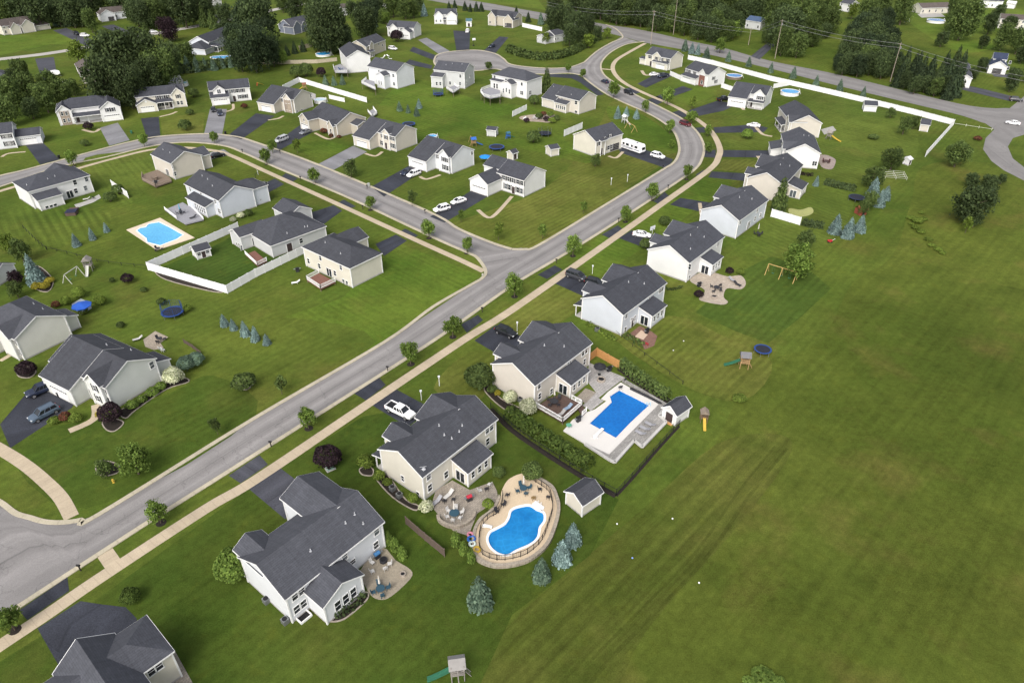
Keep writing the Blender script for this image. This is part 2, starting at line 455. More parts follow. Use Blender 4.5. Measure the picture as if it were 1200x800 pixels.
lawn([(905, 508), (928, 528), (868, 612), (760, 735), (700, 830), (560, 830), (590, 740), (690, 650), (760, 590), (840, 520)], G_BROWN)
lawn([(97, 714), (300, 566), (425, 488), (520, 470), (600, 505), (725, 585), (692, 650), (600, 720), (545, 840), (-40, 840), (-40, 800)], G_DEEP, 0, False)
lawn([(432, 150), (480, 92), (560, 118), (640, 130), (700, 190), (600, 172), (500, 165)], G_MID)
lawn([(905, 165), (965, 112), (1060, 140), (1075, 180), (1040, 215), (970, 205)], G_BACK)
lawn([(905, 235), (960, 208), (1000, 225), (985, 270), (930, 300), (880, 290)], G_BACK)
lawn([(848, 157), (900, 153), (905, 174), (848, 174)], G_BACK, 0, False); lawn([(848, 187), (900, 187), (872, 202), (838, 199)], G_YEL, 0, False)
lawn([(815, 102), (850, 108), (800, 125), (785, 121)], G_MID, 0, False); lawn([(330, 166), (352, 156), (410, 172), (375, 190)], G_MID, 0, False)
lawn([(100, 185), (172, 178), (190, 195), (150, 240), (110, 215)], G_BACK); lawn([(188, 138), (240, 132), (238, 155), (190, 158)], G_YEL, 0, False)
lawn([(5, 520), (100, 596), (300, 486), (250, 440), (200, 460), (120, 490), (60, 500)], G_DEEP)
# mown vehicle tracks across the field
TRK = mat_grass('worn_track_grass', (.036, .052, .010), (.055, .062, .015), None, 1, 0, .5)
def _fade(mat):
    t = mat.node_tree; b = t.nodes['Principled BSDF']; out = t.nodes['Material Output']
    g = t.nodes.new('ShaderNodeNewGeometry'); nz = t.nodes.new('ShaderNodeTexNoise'); nz.inputs['Scale'].default_value = .45; nz.inputs['Detail'].default_value = 5
    t.links.new(g.outputs['Position'], nz.inputs['Vector'])
    mr = t.nodes.new('ShaderNodeMapRange'); mr.inputs['From Min'].default_value = .2; mr.inputs['From Max'].default_value = .7; mr.inputs['To Max'].default_value = .24
    t.links.new(nz.outputs['Fac'], mr.inputs['Value'])
    tr = t.nodes.new('ShaderNodeBsdfTransparent'); ms = t.nodes.new('ShaderNodeMixShader')
    t.links.new(mr.outputs[0], ms.inputs[0]); t.links.new(tr.outputs[0], ms.inputs[1]); t.links.new(b.outputs[0], ms.inputs[2]); t.links.new(ms.outputs[0], out.inputs['Surface'])
_fade(TRK)
for px, w in (([(922, 525), (880, 578), (830, 650), (770, 715), (712, 775), (670, 830)], .55), ([(908, 523), (866, 575), (814, 648), (752, 713), (694, 772)], .4),
              ([(700, 555), (760, 500), (800, 462)], .4), ([(0, 218+70), (50, 288), (95, 303), (173, 315)], .5), ([(716, 392), (790, 448), (850, 468)], .4)):
    struct(strip('track', smooth(gp(px), 6), w, .014, TRK))

ASPH = mat_paved('road_asphalt', (.215, .205, .200), .3, .42, 0, .22)
ASPH2 = mat_paved('county_road_asphalt', (.195, .187, .182), .3, .25, 0, .2)
DRIVE = mat_paved('fresh_driveway_asphalt', (.032, .035, .046), .15, .4, 0, .55, .75)
DRIVE2 = mat_paved('worn_driveway_asphalt', (.060, .062, .075), .35, .5, 0, .35)
DRIVE3 = mat_paved('grey_driveway', (.19, .19, .20), .3, .3, 0, .25)
WALK = mat_paved('sidewalk_concrete', (.415, .345, .25), 0, 0, 1.6, .18)
KERB = mat_paved('kerb_concrete', (.40, .36, .27), 0, 0, 3.0, .2)

# main street: west edge and east edge, following the photo down-left to up-right and round the bend
W1 = [(117, 602), (300, 489), (452, 400), (507, 360), (550, 335), (565, 326), (569, 317), (560, 303), (550, 297)]
NE1 = [(600, 292), (615, 292), (632, 287), (700, 246), (775, 200), (788, 192), (794, 184), (796, 172), (790, 155), (775, 142), (755, 131), (730, 120), (710, 110), (690, 96), (680, 87)]
E1 = [(-90, 784), (15, 715), (175, 611), (300, 532), (507, 400), (600, 335), (660, 299), (707, 270), (755, 239), (800, 209), (815, 198), (822, 188), (825, 172), (817, 155), (800, 140), (780, 129), (750, 114), (725, 100), (709, 89), (704, 79), (707, 70), (718, 60), (735, 52), (755, 49)]
N_UP = [(685, 73), (700, 60), (717, 50), (729, 45), (728, 40), (720, 33), (710, 29)]
SIDE_L = [(-90, 548), (-20, 580), (0, 588), (18, 601), (34, 606), (52, 611), (72, 612), (95, 609), (117, 602)]
X_UP = [(-120, 240), (-60, 222), (0, 206), (30, 199), (100, 180), (150, 167), (187, 160), (240, 157), (275, 160), (300, 167), (370, 192), (500, 247), (537, 268), (575, 284), (600, 292)]
X_LO = [(-120, 254), (-60, 236), (0, 219), (65, 197), (125, 184), (180, 171), (220, 167), (262, 171), (287, 180), (325, 197), (402, 229), (475, 263), (520, 284), (550, 297)]
WL = [(-90, 660), (0, 609), (60, 622), (117, 602), (300, 489), (452, 400), (565, 326), (632, 287), (700, 246), (775, 200), (788, 192), (794, 184), (796, 172), (790, 155), (775, 142), (755, 131), (730, 120), (710, 110), (690, 96), (680, 87), (682, 76), (700, 60), (717, 50), (729, 43)]
wl = smooth(gp(WL), 6); e1 = smooth(gp(E1), 6)
# street sheets: the long street, the mouth of the side street, the cross street
def pair(edge, other):      # partner point on the other edge for each point of this one
    out = []
    for p in edge:
        out.append(min(other, key=lambda q: (q-p).length))
    return out
RZ = .016
def road_between(a, b, z, mat, name='road'):
    """stitch two polylines by nearest points (both dense)"""
    m = MB(); s = 0
    A = resample(a, 140)
    bb = resample(b, 900); idx = []; k = 0
    for p in A:
        j = min(range(k, min(k+90, 900)), key=lambda q: (bb[q]-p).length); k = max(k, j); idx.append(k)
    for i in range(len(A)-1):
        p, q, r, t = A[i], A[i+1], bb[idx[i+1]], bb[idx[i]]
        ds = (q-p).length
        m.face([(*p, z), (*t, z), (*r, z), (*q, z)], 0, [(s, -1), (s, 1), (s+ds, 1), (s+ds, -1)]); s += ds
    o = m.build(name, mat)
    import bmesh
    bm = bmesh.new(); bm.from_mesh(o.data)
    for f in bm.faces:
        if f.normal.z < 0: f.normal_flip()
    bm.to_mesh(o.data); bm.free()
    return struct(o)
road_between(wl, e1, RZ, ASPH)
def fill(name, px, z, mat, sm=0, z0=None):
    g = gp(px); g = smooth(g, sm, True) if sm else g
    m = MB()
    # UV along the first edge
    d = (g[1]-g[0]).normalized(); n = Vector((-d.y, d.x)); wid = max(abs((p-g[0]).dot(n)) for p in g) or 1
    ar = sum(g[i].x*g[(i+1) % len(g)].y-g[(i+1) % len(g)].x*g[i].y for i in range(len(g)))
    if ar < 0: g = g[::-1]
    m.face([(*p, z) for p in g], 0, [((p-g[0]).dot(d), 2*abs((p-g[0]).dot(n))/wid-1) for p in g])
    if z0 is not None:
        for i in range(len(g)):
            a, b = g[i], g[(i+1) % len(g)]
            m.face([(*a, z0), (*b, z0), (*b, z), (*a, z)], 0, [(0, 0)]*4)
    return m.build(name, mat)
xup, xlo = smooth(gp(X_UP), 6), smooth(gp(X_LO), 6)
ribbon('road', xup, xlo, RZ-.004, ASPH, 90)
struct(fill('road', [(600, 292), (632, 287), (640, 300), (585, 325), (566, 327), (569, 317), (560, 303), (548, 296)], RZ-.008, ASPH))
struct(fill('road', [(-160, 520), (-90, 548), (-20, 580), (0, 588), (18, 601), (34, 606), (52, 611), (72, 612), (95, 609), (117, 602), (130, 625), (20, 700), (-200, 760)], RZ-.004, ASPH))
# cul-de-sac and its neck
CUL_U = [(509, 70), (512, 65), (520, 62), (535, 60), (560, 59), (580, 63), (590, 69), (600, 76), (637, 80), (667, 79), (685, 73)]
CUL_L = [(509, 74), (514, 79), (530, 84), (560, 83), (580, 81), (600, 85), (637, 87), (665, 86), (680, 88)]
ribbon('road', smooth(gp(CUL_U), 5), smooth(gp(CUL_L), 5), RZ-.004, ASPH, 60)
# county road
CR_U = [(440, -22), (505, -6), (560, 2), (600, 9), (650, 18), (690, 25), (710, 29), (750, 35), (812, 49), (850, 57), (900, 71), (975, 86), (1050, 104), (1125, 122), (1162, 127), (1182, 127), (1230, 134), (1400, 165)]
CR_L = [(440, -12), (500, 0), (550, 9), (600, 17), (650, 27), (690, 34), (729, 43), (755, 50), (825, 63), (900, 80), (975, 99), (1062, 120), (1125, 135), (1155, 145), (1180, 150), (1230, 158), (1400, 188)]
cu, cl = smooth(gp(CR_U), 6), smooth(gp(CR_L), 6)
ribbon('road', cu, cl, RZ, ASPH2, 120)
struct(fill('road', [(1148, 140), (1165, 152), (1155, 162), (1152, 175), (1162, 189), (1177, 200), (1240, 232), (1260, 215), (1200, 196), (1187, 186), (1181, 172), (1187, 162), (1200, 158), (1240, 154), (1200, 140)], RZ-.004, ASPH2))
struct(fill('road', [(1182, 128), (1200, 113), (1240, 95), (1250, 105), (1212, 133)], RZ-.004, ASPH2))
# yellow and white road lines on the county road
YEL = M('yellow_road_paint', (.45, .33, .06), .7, .25, 1)
# far street at the upper left
FS = [(-80, 78), (0, 69.5), (40, 65), (75, 60), (115, 53), (155, 45), (185, 39), (230, 31), (262, 25), (320, 12), (345, 7), (420, -6)]
struct(strip('road', smooth(gp(FS), 5), 6.5, RZ, mat_paved('pale_far_street', (.36, .34, .31), .2, .2, 0, .15)))

# kerbs (a real step) along every town street
def kerb(px, w=.8):
    struct(strip('kerb', smooth(gp(px), 6), w, .11, KERB, 0))
kerb(SIDE_L+W1[1:]+X_LO[::-1][1:]); kerb(NE1); kerb(E1); kerb(N_UP); kerb(X_UP)
kerb([(680, 88), (665, 86), (637, 87), (600, 85), (580, 81), (560, 83), (530, 84), (514, 79), (509, 74), (509, 70), (512, 65), (520, 62), (535, 60), (560, 59), (580, 63), (590, 69), (600, 76), (637, 80), (667, 79), (685, 73)])

# pavements for walking
SW = .03
S1 = [(-60, 797), (0, 756), (58, 717.5), (120, 675), (242, 595.5), (300, 561.5), (421, 480), (542, 399), (600, 363), (700, 293), (770, 243), (831, 199), (842, 184), (843, 172), (834, 155), (818, 141), (791, 125), (761, 112), (736, 100), (723, 90), (718, 80), (722, 71), (736, 62), (756, 51)]
S2 = [(567, 318), (540, 305), (500, 287), (440, 259.5), (380, 232), (315, 202.5), (272, 183), (250, 176.5), (212, 173), (175, 176), (135, 185.5), (93, 197), (10, 221), (-60, 243)]
S3 = [(-60, 492), (0, 526), (30, 545), (55, 566), (72, 584), (84, 606)]
struct(strip('sidewalk', smooth(gp(S1), 6), 2.0, SW, WALK, 0))
struct(strip('sidewalk', smooth(gp(S2), 6), 1.7, SW, WALK, 0))
struct(strip('sidewalk', smooth(gp(S3), 6), 2.0, SW, WALK, 0))
struct(strip('sidewalk', gp([(123, 647), (134, 663)]), 2.1, SW-.004, WALK, 0))
struct(strip('sidewalk', gp([(705, 81), (717, 82)]), 1.4, SW-.004, WALK, 0))

# driveways
def drive(px, mat=DRIVE, z=.024):
    struct(fill('driveway', px, z, mat))
for q in ([(22, 715), (32, 726), (81, 692), (79, 676)], [(44, 736), (94, 704), (120, 708), (147, 711), (160, 724), (165, 760), (100, 800), (75, 790)],
          [(415, 461), (429, 469), (452, 451), (444, 442)], [(435, 474), (464, 456), (505, 478), (478, 500)],
          [(540, 380), (547, 390), (566, 375), (560, 369)], [(556, 399), (581, 381), (625, 400), (600, 425)],
          [(630, 322), (641, 327), (659, 316), (650, 311)], [(650, 332), (661, 322), (710, 337), (690, 350)],
          [(705, 275), (714, 279), (730, 269), (724, 264)], [(725, 279), (740, 270), (785, 278), (765, 294)],
          [(766, 236), (773, 240), (785, 231), (779, 225)], [(785, 240), (797, 232), (835, 238), (825, 249)],
          [(815, 205), (822, 209), (829, 203), (824, 199)], [(830, 208), (834, 201), (885, 204), (882, 213)],
          [(822, 184), (838, 185), (839, 176), (825, 176)], [(846, 184), (846, 176), (903, 176.5), (903, 185)],
          [(817, 156), (833, 155), (828, 149), (812, 150)], [(838, 156), (836, 149.5), (885, 146), (900, 150), (895, 155)],
          [(787, 132), (800, 138), (811, 134), (798, 129)], [(806, 130), (840, 118.5), (866, 121.5), (848, 130), (819, 136)],
          [(759, 117), (770, 123), (780, 118), (770, 113)], [(766, 114.5), (800, 101), (812, 105), (776, 118)],
          [(730, 105), (741, 112), (752, 108), (742, 102)], [(747, 98.5), (772, 85), (790, 88), (757, 103)],
          [(724, 172), (746, 172), (789, 187), (782, 198), (727, 179)],
          [(504, 254), (521, 261), (572, 230), (553, 223)],
          [(435, 219), (450, 230.5), (496, 200), (480, 194)],
          [(316, 172), (326, 177), (372, 152), (357, 143)],
          [(267, 159), (283, 163.5), (322, 136), (300, 133)],
          [(165, 139), (186, 137), (188, 160), (173, 164)],
          [(30, 170), (48, 165), (70, 187), (47, 193)],
          [(0, 497), (30, 462), (60, 444), (92, 466), (84, 478), (62, 492), (12, 525)],
          [(330, 207), (343, 213), (349, 209), (335, 203)], [(302, 218), (322, 209.5), (333, 216), (312, 227)],
          [(395, 238), (408, 245), (417, 242), (403, 234)], [(355, 256), (362, 250), (391, 240.5), (401, 247), (372, 268)],
          [(465, 273), (480, 281), (490, 276), (475, 268)], [(440, 286), (464, 275), (477, 282), (450, 300)],
          [(531, 36), (551, 37), (550, 59.5), (535, 60.5)], [(567, 59.5), (585, 43), (596, 44), (580, 63.5)],
          [(474, 75), (505, 81), (507, 77), (480, 70)],
          [(480, 60), (484, 55), (513, 66), (509, 71)], [(640, 90), (645, 87), (676, 87.5), (690, 97), (708, 111), (700, 112), (680, 97), (670, 92)]):
    drive(q)
drive([(268, 557), (282, 566), (314, 544), (304, 533)], DRIVE2)
drive([(291, 572), (328, 548), (360, 572), (352, 592), (334, 608)], DRIVE2)
for q in ([(370, 194), (387, 201.5), (430, 178), (414, 171)], [(239, 157.5), (260, 159.5), (266, 128), (246, 128)], [(117, 150), (138, 144), (152, 164.5), (128, 171)],
          [(490, 47), (500, 44.5), (527, 60), (515, 64)], [(237, 181), (240, 189), (271, 181), (262, 175)]):
    drive(q, DRIVE3)
for q in ([(62, 36), (78, 33), (117, 51.5), (104, 55.5)], [(119, 31), (133, 29), (164, 42), (152, 46)], [(41, 69), (63, 67), (66, 84), (50, 96)], [(155, 47), (166, 44), (178, 56), (165, 60)],
          [(1127, 99), (1150, 104), (1186, 113), (1184, 119), (1126, 105)], [(1160, 84), (1185, 88), (1190, 92), (1165, 90)], [(880, 66), (900, 50), (908, 53), (890, 70)], [(250, 17), (262, 18), (268, 25), (258, 26)]):
    drive(q, DRIVE2)

# front walks, patios, beds
PAVE1 = mat_paver('tan_pavers', (.30, .265, .22), (.24, .21, .175), .5, .3, -A_ST)
PAVE2 = mat_paver('grey_stone_pavers', (.36, .345, .33), (.30, .29, .28), .8, .5, -A_ST)
PAVE3 = mat_paver('red_brick_pavers', (.22, .125, .095), (.17, .095, .075), .4, .2, -A_ST)
PAVE4 = mat_paver('pink_pavers', (.33, .27, .24), (.25, .205, .185), .5, .3, 0)
DECKC = mat_paved('pool_deck_tan', (.52, .415, .29), 0, 0, 0, .14)
DECKW = mat_paved('pool_deck_white', (.58, .56, .53), 0, 0, 0, .08)
DECKB = mat_paved('pool_deck_beige', (.60, .50, .385), 0, 0, 0, .1)
def patio(px, mat, z=.05, sm=0, name='patio'):
    g = gp(px); g = smooth(g, sm, True) if sm else g
    return struct(sheet(name, g, z, mat, 0))
patio(C(300, 600, 4, [(590, 165), (655, 225), (725, 270), (725, 310), (640, 390), (590, 410), (545, 395), (515, 350), (490, 270)]), mat_paved('tan_patio_concrete', (.27, .235, .18), .2, 0, 0, .3), .06, 3)
patio(C(500, 540, 5.717, [(170, 130), (290, 195), (440, 140), (470, 200), (480, 260), (340, 350), (280, 500), (180, 470), (70, 350), (30, 300), (60, 200)]), PAVE1, .06)
patio(C(740, 200, 5, [(340, 640), (440, 590), (560, 620), (640, 615), (670, 660), (640, 695), (560, 690), (540, 740), (565, 770), (530, 785), (440, 770), (395, 750), (430, 700)]), mat_paver('round_tan_pavers', (.42, .36, .29), (.34, .29, .24), .5, .4, .3), .06, 4)
patio(C(660, 300, 6.664, [(500, 620), (600, 545), (690, 590), (735, 625), (710, 700), (635, 730), (600, 650)]), PAVE3, .06)
patio(C(660, 300, 6.664, [(560, 630), (610, 580), (660, 615), (625, 655)]), mat_paved('pale_patio_slab', (.50, .38, .29), 0, 0, 0, .1), .09)
patio(C(850, 80, 6.667, [(730, 690), (790, 680), (855, 710), (860, 740), (830, 790), (750, 770)]), PAVE4, .06, 4)
patio(C(540, 70, 8, [(545, 548), (600, 525), (760, 512), (880, 522), (900, 550), (830, 590), (740, 585), (620, 575)]), mat_paver('rockery_pavers', (.38, .32, .26), (.28, .22, .18), .8, .6, .2), .06, 3)
patio(C(10, 180, 10, [(770, 600), (900, 560), (1060, 480), (1085, 520), (1000, 570), (800, 640)]), CONC, .05)
patio(C(860, 150, 6.667, [(430, 630), (520, 640), (600, 620), (620, 660), (560, 690), (450, 690)]), mat_paved('pale_green_bed', (.30, .31, .12), 0, 0, 0, .3), .05, 4, 'flower_bed')
patio(C(0, 340, 5, [(840, 290), (910, 240), (985, 275), (940, 310), (960, 340), (900, 350), (850, 330)]), mat_paver('peach_pavers', (.40, .34, .27), (.33, .28, .22), .5, .3, 0), .06)
patio(C(0, 270, 8, [(670, 690), (760, 640), (850, 680), (860, 730), (760, 790), (700, 740)]), mat_paved('blue_grey_patio', (.30, .34, .37), 0, 0, 0, .2), .06)
patio(C(290, 90, 8, [(600, 150), (640, 165), (640, 215), (600, 210)]), CONC, .05)
patio([(170, 250), (165, 248)] and C(600, 400, 4, [(360, 100), (530, 170), (490, 200), (405, 265), (430, 280), (370, 325), (330, 300), (395, 240), (355, 190)]), PAVE2, .06)
patio(C(600, 400, 4, [(300, 265), (345, 220), (395, 240), (345, 290)]), PAVE1, .064)
patio(C(900, 150, 6, [(20, 5)]) and [(962, 152), (976, 148), (980, 153), (966, 158)], CONC, .05)
patio([(1100, 14), (1075, 17), (1080, 21), (1108, 20)], CONC, .05)
# front walks
for px, w in (([(378, 574), (366, 590), (352, 592)], 1.2), ([(81, 505), (110, 491), (112, 474)], 1.4), ([(560, 246), (572, 255), (582, 250), (600, 230)], 1.1), ([(492, 207), (500, 210), (516, 205)], 1.0), ([(428, 180), (440, 183), (448, 178)], 1.0),
              ([(369, 156), (384, 163), (392, 161)], 1.0), ([(314, 141), (326, 139), (332, 136)], 1.0), ([(265, 131), (273, 128), (273, 122)], 1.0), ([(187, 137), (200, 134), (207, 131)], 1.1), ([(97, 152), (110, 155), (117, 151)], 1.2), ([(713, 183), (722, 185), (730, 178)], 1.0), ([(752, 83), (756, 88), (764, 88)], 1.4),
              ([(30, 178), (10, 180), (2, 184)], 1.0), ([(820, 238), (822, 252)], 1.0), ([(866, 124), (872, 129)], 1.2), ([(884, 147), (893, 157), (905, 160)], 1.2), ([(888, 183), (893, 190)], 1.2), ([(0, 423), (12, 416)], 1.0)):
    struct(strip('front_walk', smooth(gp(px), 4), w, .04, WALK, 0))
def bed(px, sm=4, z=.06):
    g = smooth(gp(px), sm, True)
    struct(sheet('mulch_bed', g, z, MULCH, 0))
    struct(strip('bed_edging', g+[g[0]], .18, z+.06, STONE, 0))
bed(C(300, 600, 4, [(345, 500), (375, 512), (430, 490), (520, 410), (515, 375), (430, 420)]))
bed(C(0, 400, 4, [(450, 590), (475, 560), (550, 575), (560, 610), (500, 630), (460, 618)]))
bed(C(0, 400, 4, [(80, 135), (130, 120), (170, 140), (140, 170), (90, 165)]))
bed(C(0, 400, 4, [(480, 380), (520, 360), (580, 380), (540, 420), (500, 415)]))
bed(C(300, 400, 4, [(485, 600), (520, 585), (548, 600), (545, 628), (500, 625)]))
bed(C(0, 400, 4, [(560, 330), (640, 280), (760, 200), (850, 170), (885, 190), (780, 225), (640, 320), (590, 360)]))
bed(C(300, 400, 4, [(570, 610), (620, 630), (700, 740), (760, 770), (740, 790), (640, 730), (560, 640)]))
bed([(276, 448), (288, 440), (298, 447), (288, 457)])
bed([(572, 452), (588, 468), (612, 480), (608, 488), (586, 476), (568, 458)])
bed([(30, 318), (45, 312), (62, 328), (56, 342), (38, 336)])
bed([(182, 318), (200, 321), (250, 334), (262, 342), (245, 341), (195, 328)])

MB1 = smooth(gp([(575, 479), (600, 504), (645, 535), (690, 563), (722, 581)]), 4); struct(strip('mulch_bed', MB1, 1.0, .05, MULCH, 0))
MB2 = smooth(gp([(722, 581), (745, 556), (772, 525), (796, 499)]), 4); struct(strip('mulch_bed', MB2, .45, .05, MULCH, 0))
MB3 = smooth(gp([(727, 431), (745, 445), (765, 459), (783, 471)]), 4); struct(strip('mulch_bed', MB3, 1.8, .05, MULCH, 0))
patio([(206, 764), (226, 800), (232, 830), (190, 830), (178, 790)], PAVE1, .05)
# ================================================================ HOUSES
OV = .32
class House:
    def __init__(s, name, phrase, label, T=None, N=None, wall=S_WHITE, roof=ROOF, ze=5.0, k=.5, cat='house', e=('g', 'g'), W=None, land=True):
        """T = photo pixels of three roof corners (far-side corner a, near corner b, other end c) at eave height ze"""
        s.wall, s.roof = wall, roof
        if N: b, c = N; a = None
        else: a, b, c = T
        B, Cc = P2(*b, ze), P2(*c, ze)
        L = (Cc-B).length; d = (Cc-B)/L
        if a is not None:
            w = P2(*a, ze)-B; wn = w.normalized(); cr = Vector((wn.y, -wn.x))
            if cr.dot(d) < 0: cr = -cr
            d = (d*L+cr*w.length).normalized(); n = Vector((-d.y, d.x))
            if n.dot(w) < 0: n = -n
            Wd = W or w.dot(n)
        else:
            n = Vector((-d.y, d.x))
            if n.dot(B) < 0: n = -n
            Wd = W or 10.4
        s.O, s.d, s.n, s.L, s.W, s.k = B, d, n, L, Wd, k
        s.zr = ze+k*Wd/2; s.ze = ze
        s.blocks = []; s.faces = []
        s.org = s.w2(L/2, Wd/2)
        s.root = thing(name, label, cat, (s.org.x, s.org.y, 0)); s.phrase = phrase
        if land: LAND.append((s.org.x, s.org.y, phrase))
        s.walls, s.roofm, s.trim, s.base = MB(), MB(), MB(), MB()
        s.flip = (d.x*n.y-d.y*n.x) < 0
        if e: s.block('u', OV, L-OV, OV, Wd-OV, Wd/2, s.zr, k, *e)
    def w2(s, u, v): return s.O+s.d*u+s.n*v
    def w3(s, u, v, z):
        p = s.w2(u, v); return Vector((p.x, p.y, z))
    def loc(s, p): return Vector((p[0]-s.org.x, p[1]-s.org.y, p[2]))
    def L3(s, u, v, z): return s.loc(s.w3(u, v, z))
    def uv(s, x, y, z):
        p = P2(x, y, z)-s.O; return p.dot(s.d), p.dot(s.n)
    def block(s, ax, u0, u1, v0, v1, r, zr, k=.5, e0='g', e1='g', wall=True, posts=False, mat=0, zb=0.0, ov=OV):
        """ridge along ax ('u' or 'v') at coordinate r, height zr, slope k; ends gabled (g), hipped (h)"""
        if ax == 'u': f = lambda a, b, z: (a, b, z); a0, a1, b0, b1 = u0, u1, v0, v1
        else: f = lambda a, b, z: (b, a, z); a0, a1, b0, b1 = v0, v1, u0, u1
        zb0, zb1 = zr-k*(r-b0), zr-k*(b1-r)
        A0, A1 = a0-ov, a1+ov
        B0, B1 = (b0-ov if r-b0 > .05 else b0), (b1+ov if b1-r > .05 else b1)
        eb0, eb1 = zr-k*(r-B0), zr-k*(B1-r)
        R0 = A0+(min(r-B0, B1-r) if e0 == 'h' else 0); R1 = A1-(min(r-B0, B1-r) if e1 == 'h' else 0)
        T = .14
        g = lambda a, b, z: s.L3(*f(a, b, z))
        sl = math.sqrt(1+k*k)
        def rf(pts, uvs):
            s.roofm.face(pts, mat, uvs)
        # two slopes
        if r-B0 > .05:
            q = [(A0, B0, eb0), (A1, B0, eb0), (R1, r, zr), (R0, r, zr)]
            rf([g(a, b, z+T) for a, b, z in q], [(a, abs(b-r)*sl) for a, b, z in q])
        if B1-r > .05:
            q = [(A1, B1, eb1), (A0, B1, eb1), (R0, r, zr), (R1, r, zr)]
            rf([g(a, b, z+T) for a, b, z in q], [(a, abs(b-r)*sl) for a, b, z in q])
        for e_, A, Rr in ((e0, A0, R0), (e1, A1, R1)):
            if e_ == 'h':
                q = [(A, B0, eb0), (A, B1, eb1), (Rr, r, zr)]
                rf([g(a, b, z+T) for a, b, z in q], [(b, abs(a-A)*sl) for a, b, z in q])
        # underside (soffit) and fascia boards in white
        tr = s.trim
        if r-B0 > .05:
            tr.face([g(A0, B0, eb0-.02), g(R0, r, zr-.02), g(R1, r, zr-.02), g(A1, B0, eb0-.02)])
            tr.bar(g(A0, B0, eb0), g(A1, B0, eb0), .09, .2)
        if B1-r > .05:
            tr.face([g(A0, B1, eb1-.02), g(R0, r, zr-.02), g(R1, r, zr-.02), g(A1, B1, eb1-.02)])
            tr.bar(g(A0, B1, eb1), g(A1, B1, eb1), .09, .2)
        for e_, A in ((e0, A0), (e1, A1)):
            if e_ == 'g':
                if r-B0 > .05: tr.bar(g(A, B0, eb0+.015), g(A, r, zr+.015), .07, .2)
                if B1-r > .05: tr.bar(g(A, B1, eb1+.015), g(A, r, zr+.015), .07, .2)
            else:
                tr.bar(g(A, B0, eb0+.02), g(A, B1, eb1+.02), .09, .22)
        if wall:
            W_ = s.walls
            def wl(pts, ax_=None): W_.face([g(*p) for p in pts])
            wl([(a0, b0, zb), (a1, b0, zb), (a1, b0, zb0), (a0, b0, zb0)])
            wl([(a0, b1, zb), (a1, b1, zb), (a1, b1, zb1), (a0, b1, zb1)])
            for a, e_ in ((a0, e0), (a1, e1)):
                if e_ == 'g': wl([(a, b0, zb), (a, b1, zb), (a, b1, zb1), (a, r, zr), (a, b0, zb0)])
                else: wl([(a, b0, zb), (a, b1, zb), (a, b1, min(zb1, zb0)), (a, b0, min(zb0, zb1))])
            # corner boards and concrete base
            for a in (a0, a1):
                for b, zz in ((b0, zb0), (b1, zb1)):
                    p = g(a, b, 0); s.trim.box((p.x, p.y, zb+(zz-zb)/2), (.2, .2, zz-zb-.02), math.atan2(s.d.y, s.d.x))
            if zb < .1:
                cu_, cv_ = (a0+a1)/2, (b0+b1)/2; p = g(cu_, cv_, .1)
                sx, sy = (a1-a0+.06, b1-b0+.06) if ax == 'u' else (b1-b0+.06, a1-a0+.06)
                s.base.box((p.x, p.y, .12), (sx, sy, .3), math.atan2(s.d.y, s.d.x))
            # remember vertical faces for placing openings
            for (p0, p1, zt, nn) in (((a0, b0), (a1, b0), zb0, (0, -1)), ((a0, b1), (a1, b1), zb1, (0, 1)), ((a0, b0), (a0, b1), zr if e0 == 'g' else min(zb0, zb1), (-1, 0)), ((a1, b0), (a1, b1), zr if e1 == 'g' else min(zb0, zb1), (1, 0))):
                q0, q1 = f(*p0, 0)[:2], f(*p1, 0)[:2]
                n2 = f(*nn, 0)[:2]
                N_ = s.d*n2[0]+s.n*n2[1]
                s.faces.append((s.w2(*q0), s.w2(*q1), zb, zt, N_))
        s.blocks.append((f, A0, A1, B0, B1, r, zr, k, R0, R1, e0, e1, T))
        return s
    def hit(s, x, y):
        d = ray(x, y); best = None
        for (a, b, z0, z1, N_) in s.faces:
            dn = d.x*N_.x+d.y*N_.y
            if dn >= 0: continue
            t = ((a.x-CAM.x)*N_.x+(a.y-CAM.y)*N_.y)/dn
            p = CAM+d*t; e = (b-a); q = (Vector((p.x, p.y))-a).dot(e)/e.length
            if -.3 <= q <= e.length+.3 and z0-.4 <= p.z <= z1+.3 and (best is None or t < best[0]):
                best = (t, p, N_, e.normalized())
        return best
    def roofhit(s, x, y):
        best = None
        for i in range(400):
            z = 11-i*.025; p = P2(x, y, z)-s.O; u, v = p.dot(s.d), p.dot(s.n)
            for (f, A0, A1, B0, B1, r, zr, k, R0, R1, e0, e1, T) in s.blocks:
                a, b = (u, v) if f(1, 0, 0)[0] == 1 else (v, u)
                if A0 <= a <= A1 and B0 <= b <= B1:
                    h = zr-k*abs(b-r)
                    if e0 == 'h': h = min(h, zr-k*max(R0-a, 0))
                    if e1 == 'h': h = min(h, zr-k*max(a-R1, 0))
                    if z <= h+T: return s.w3(u, v, z)
        return None
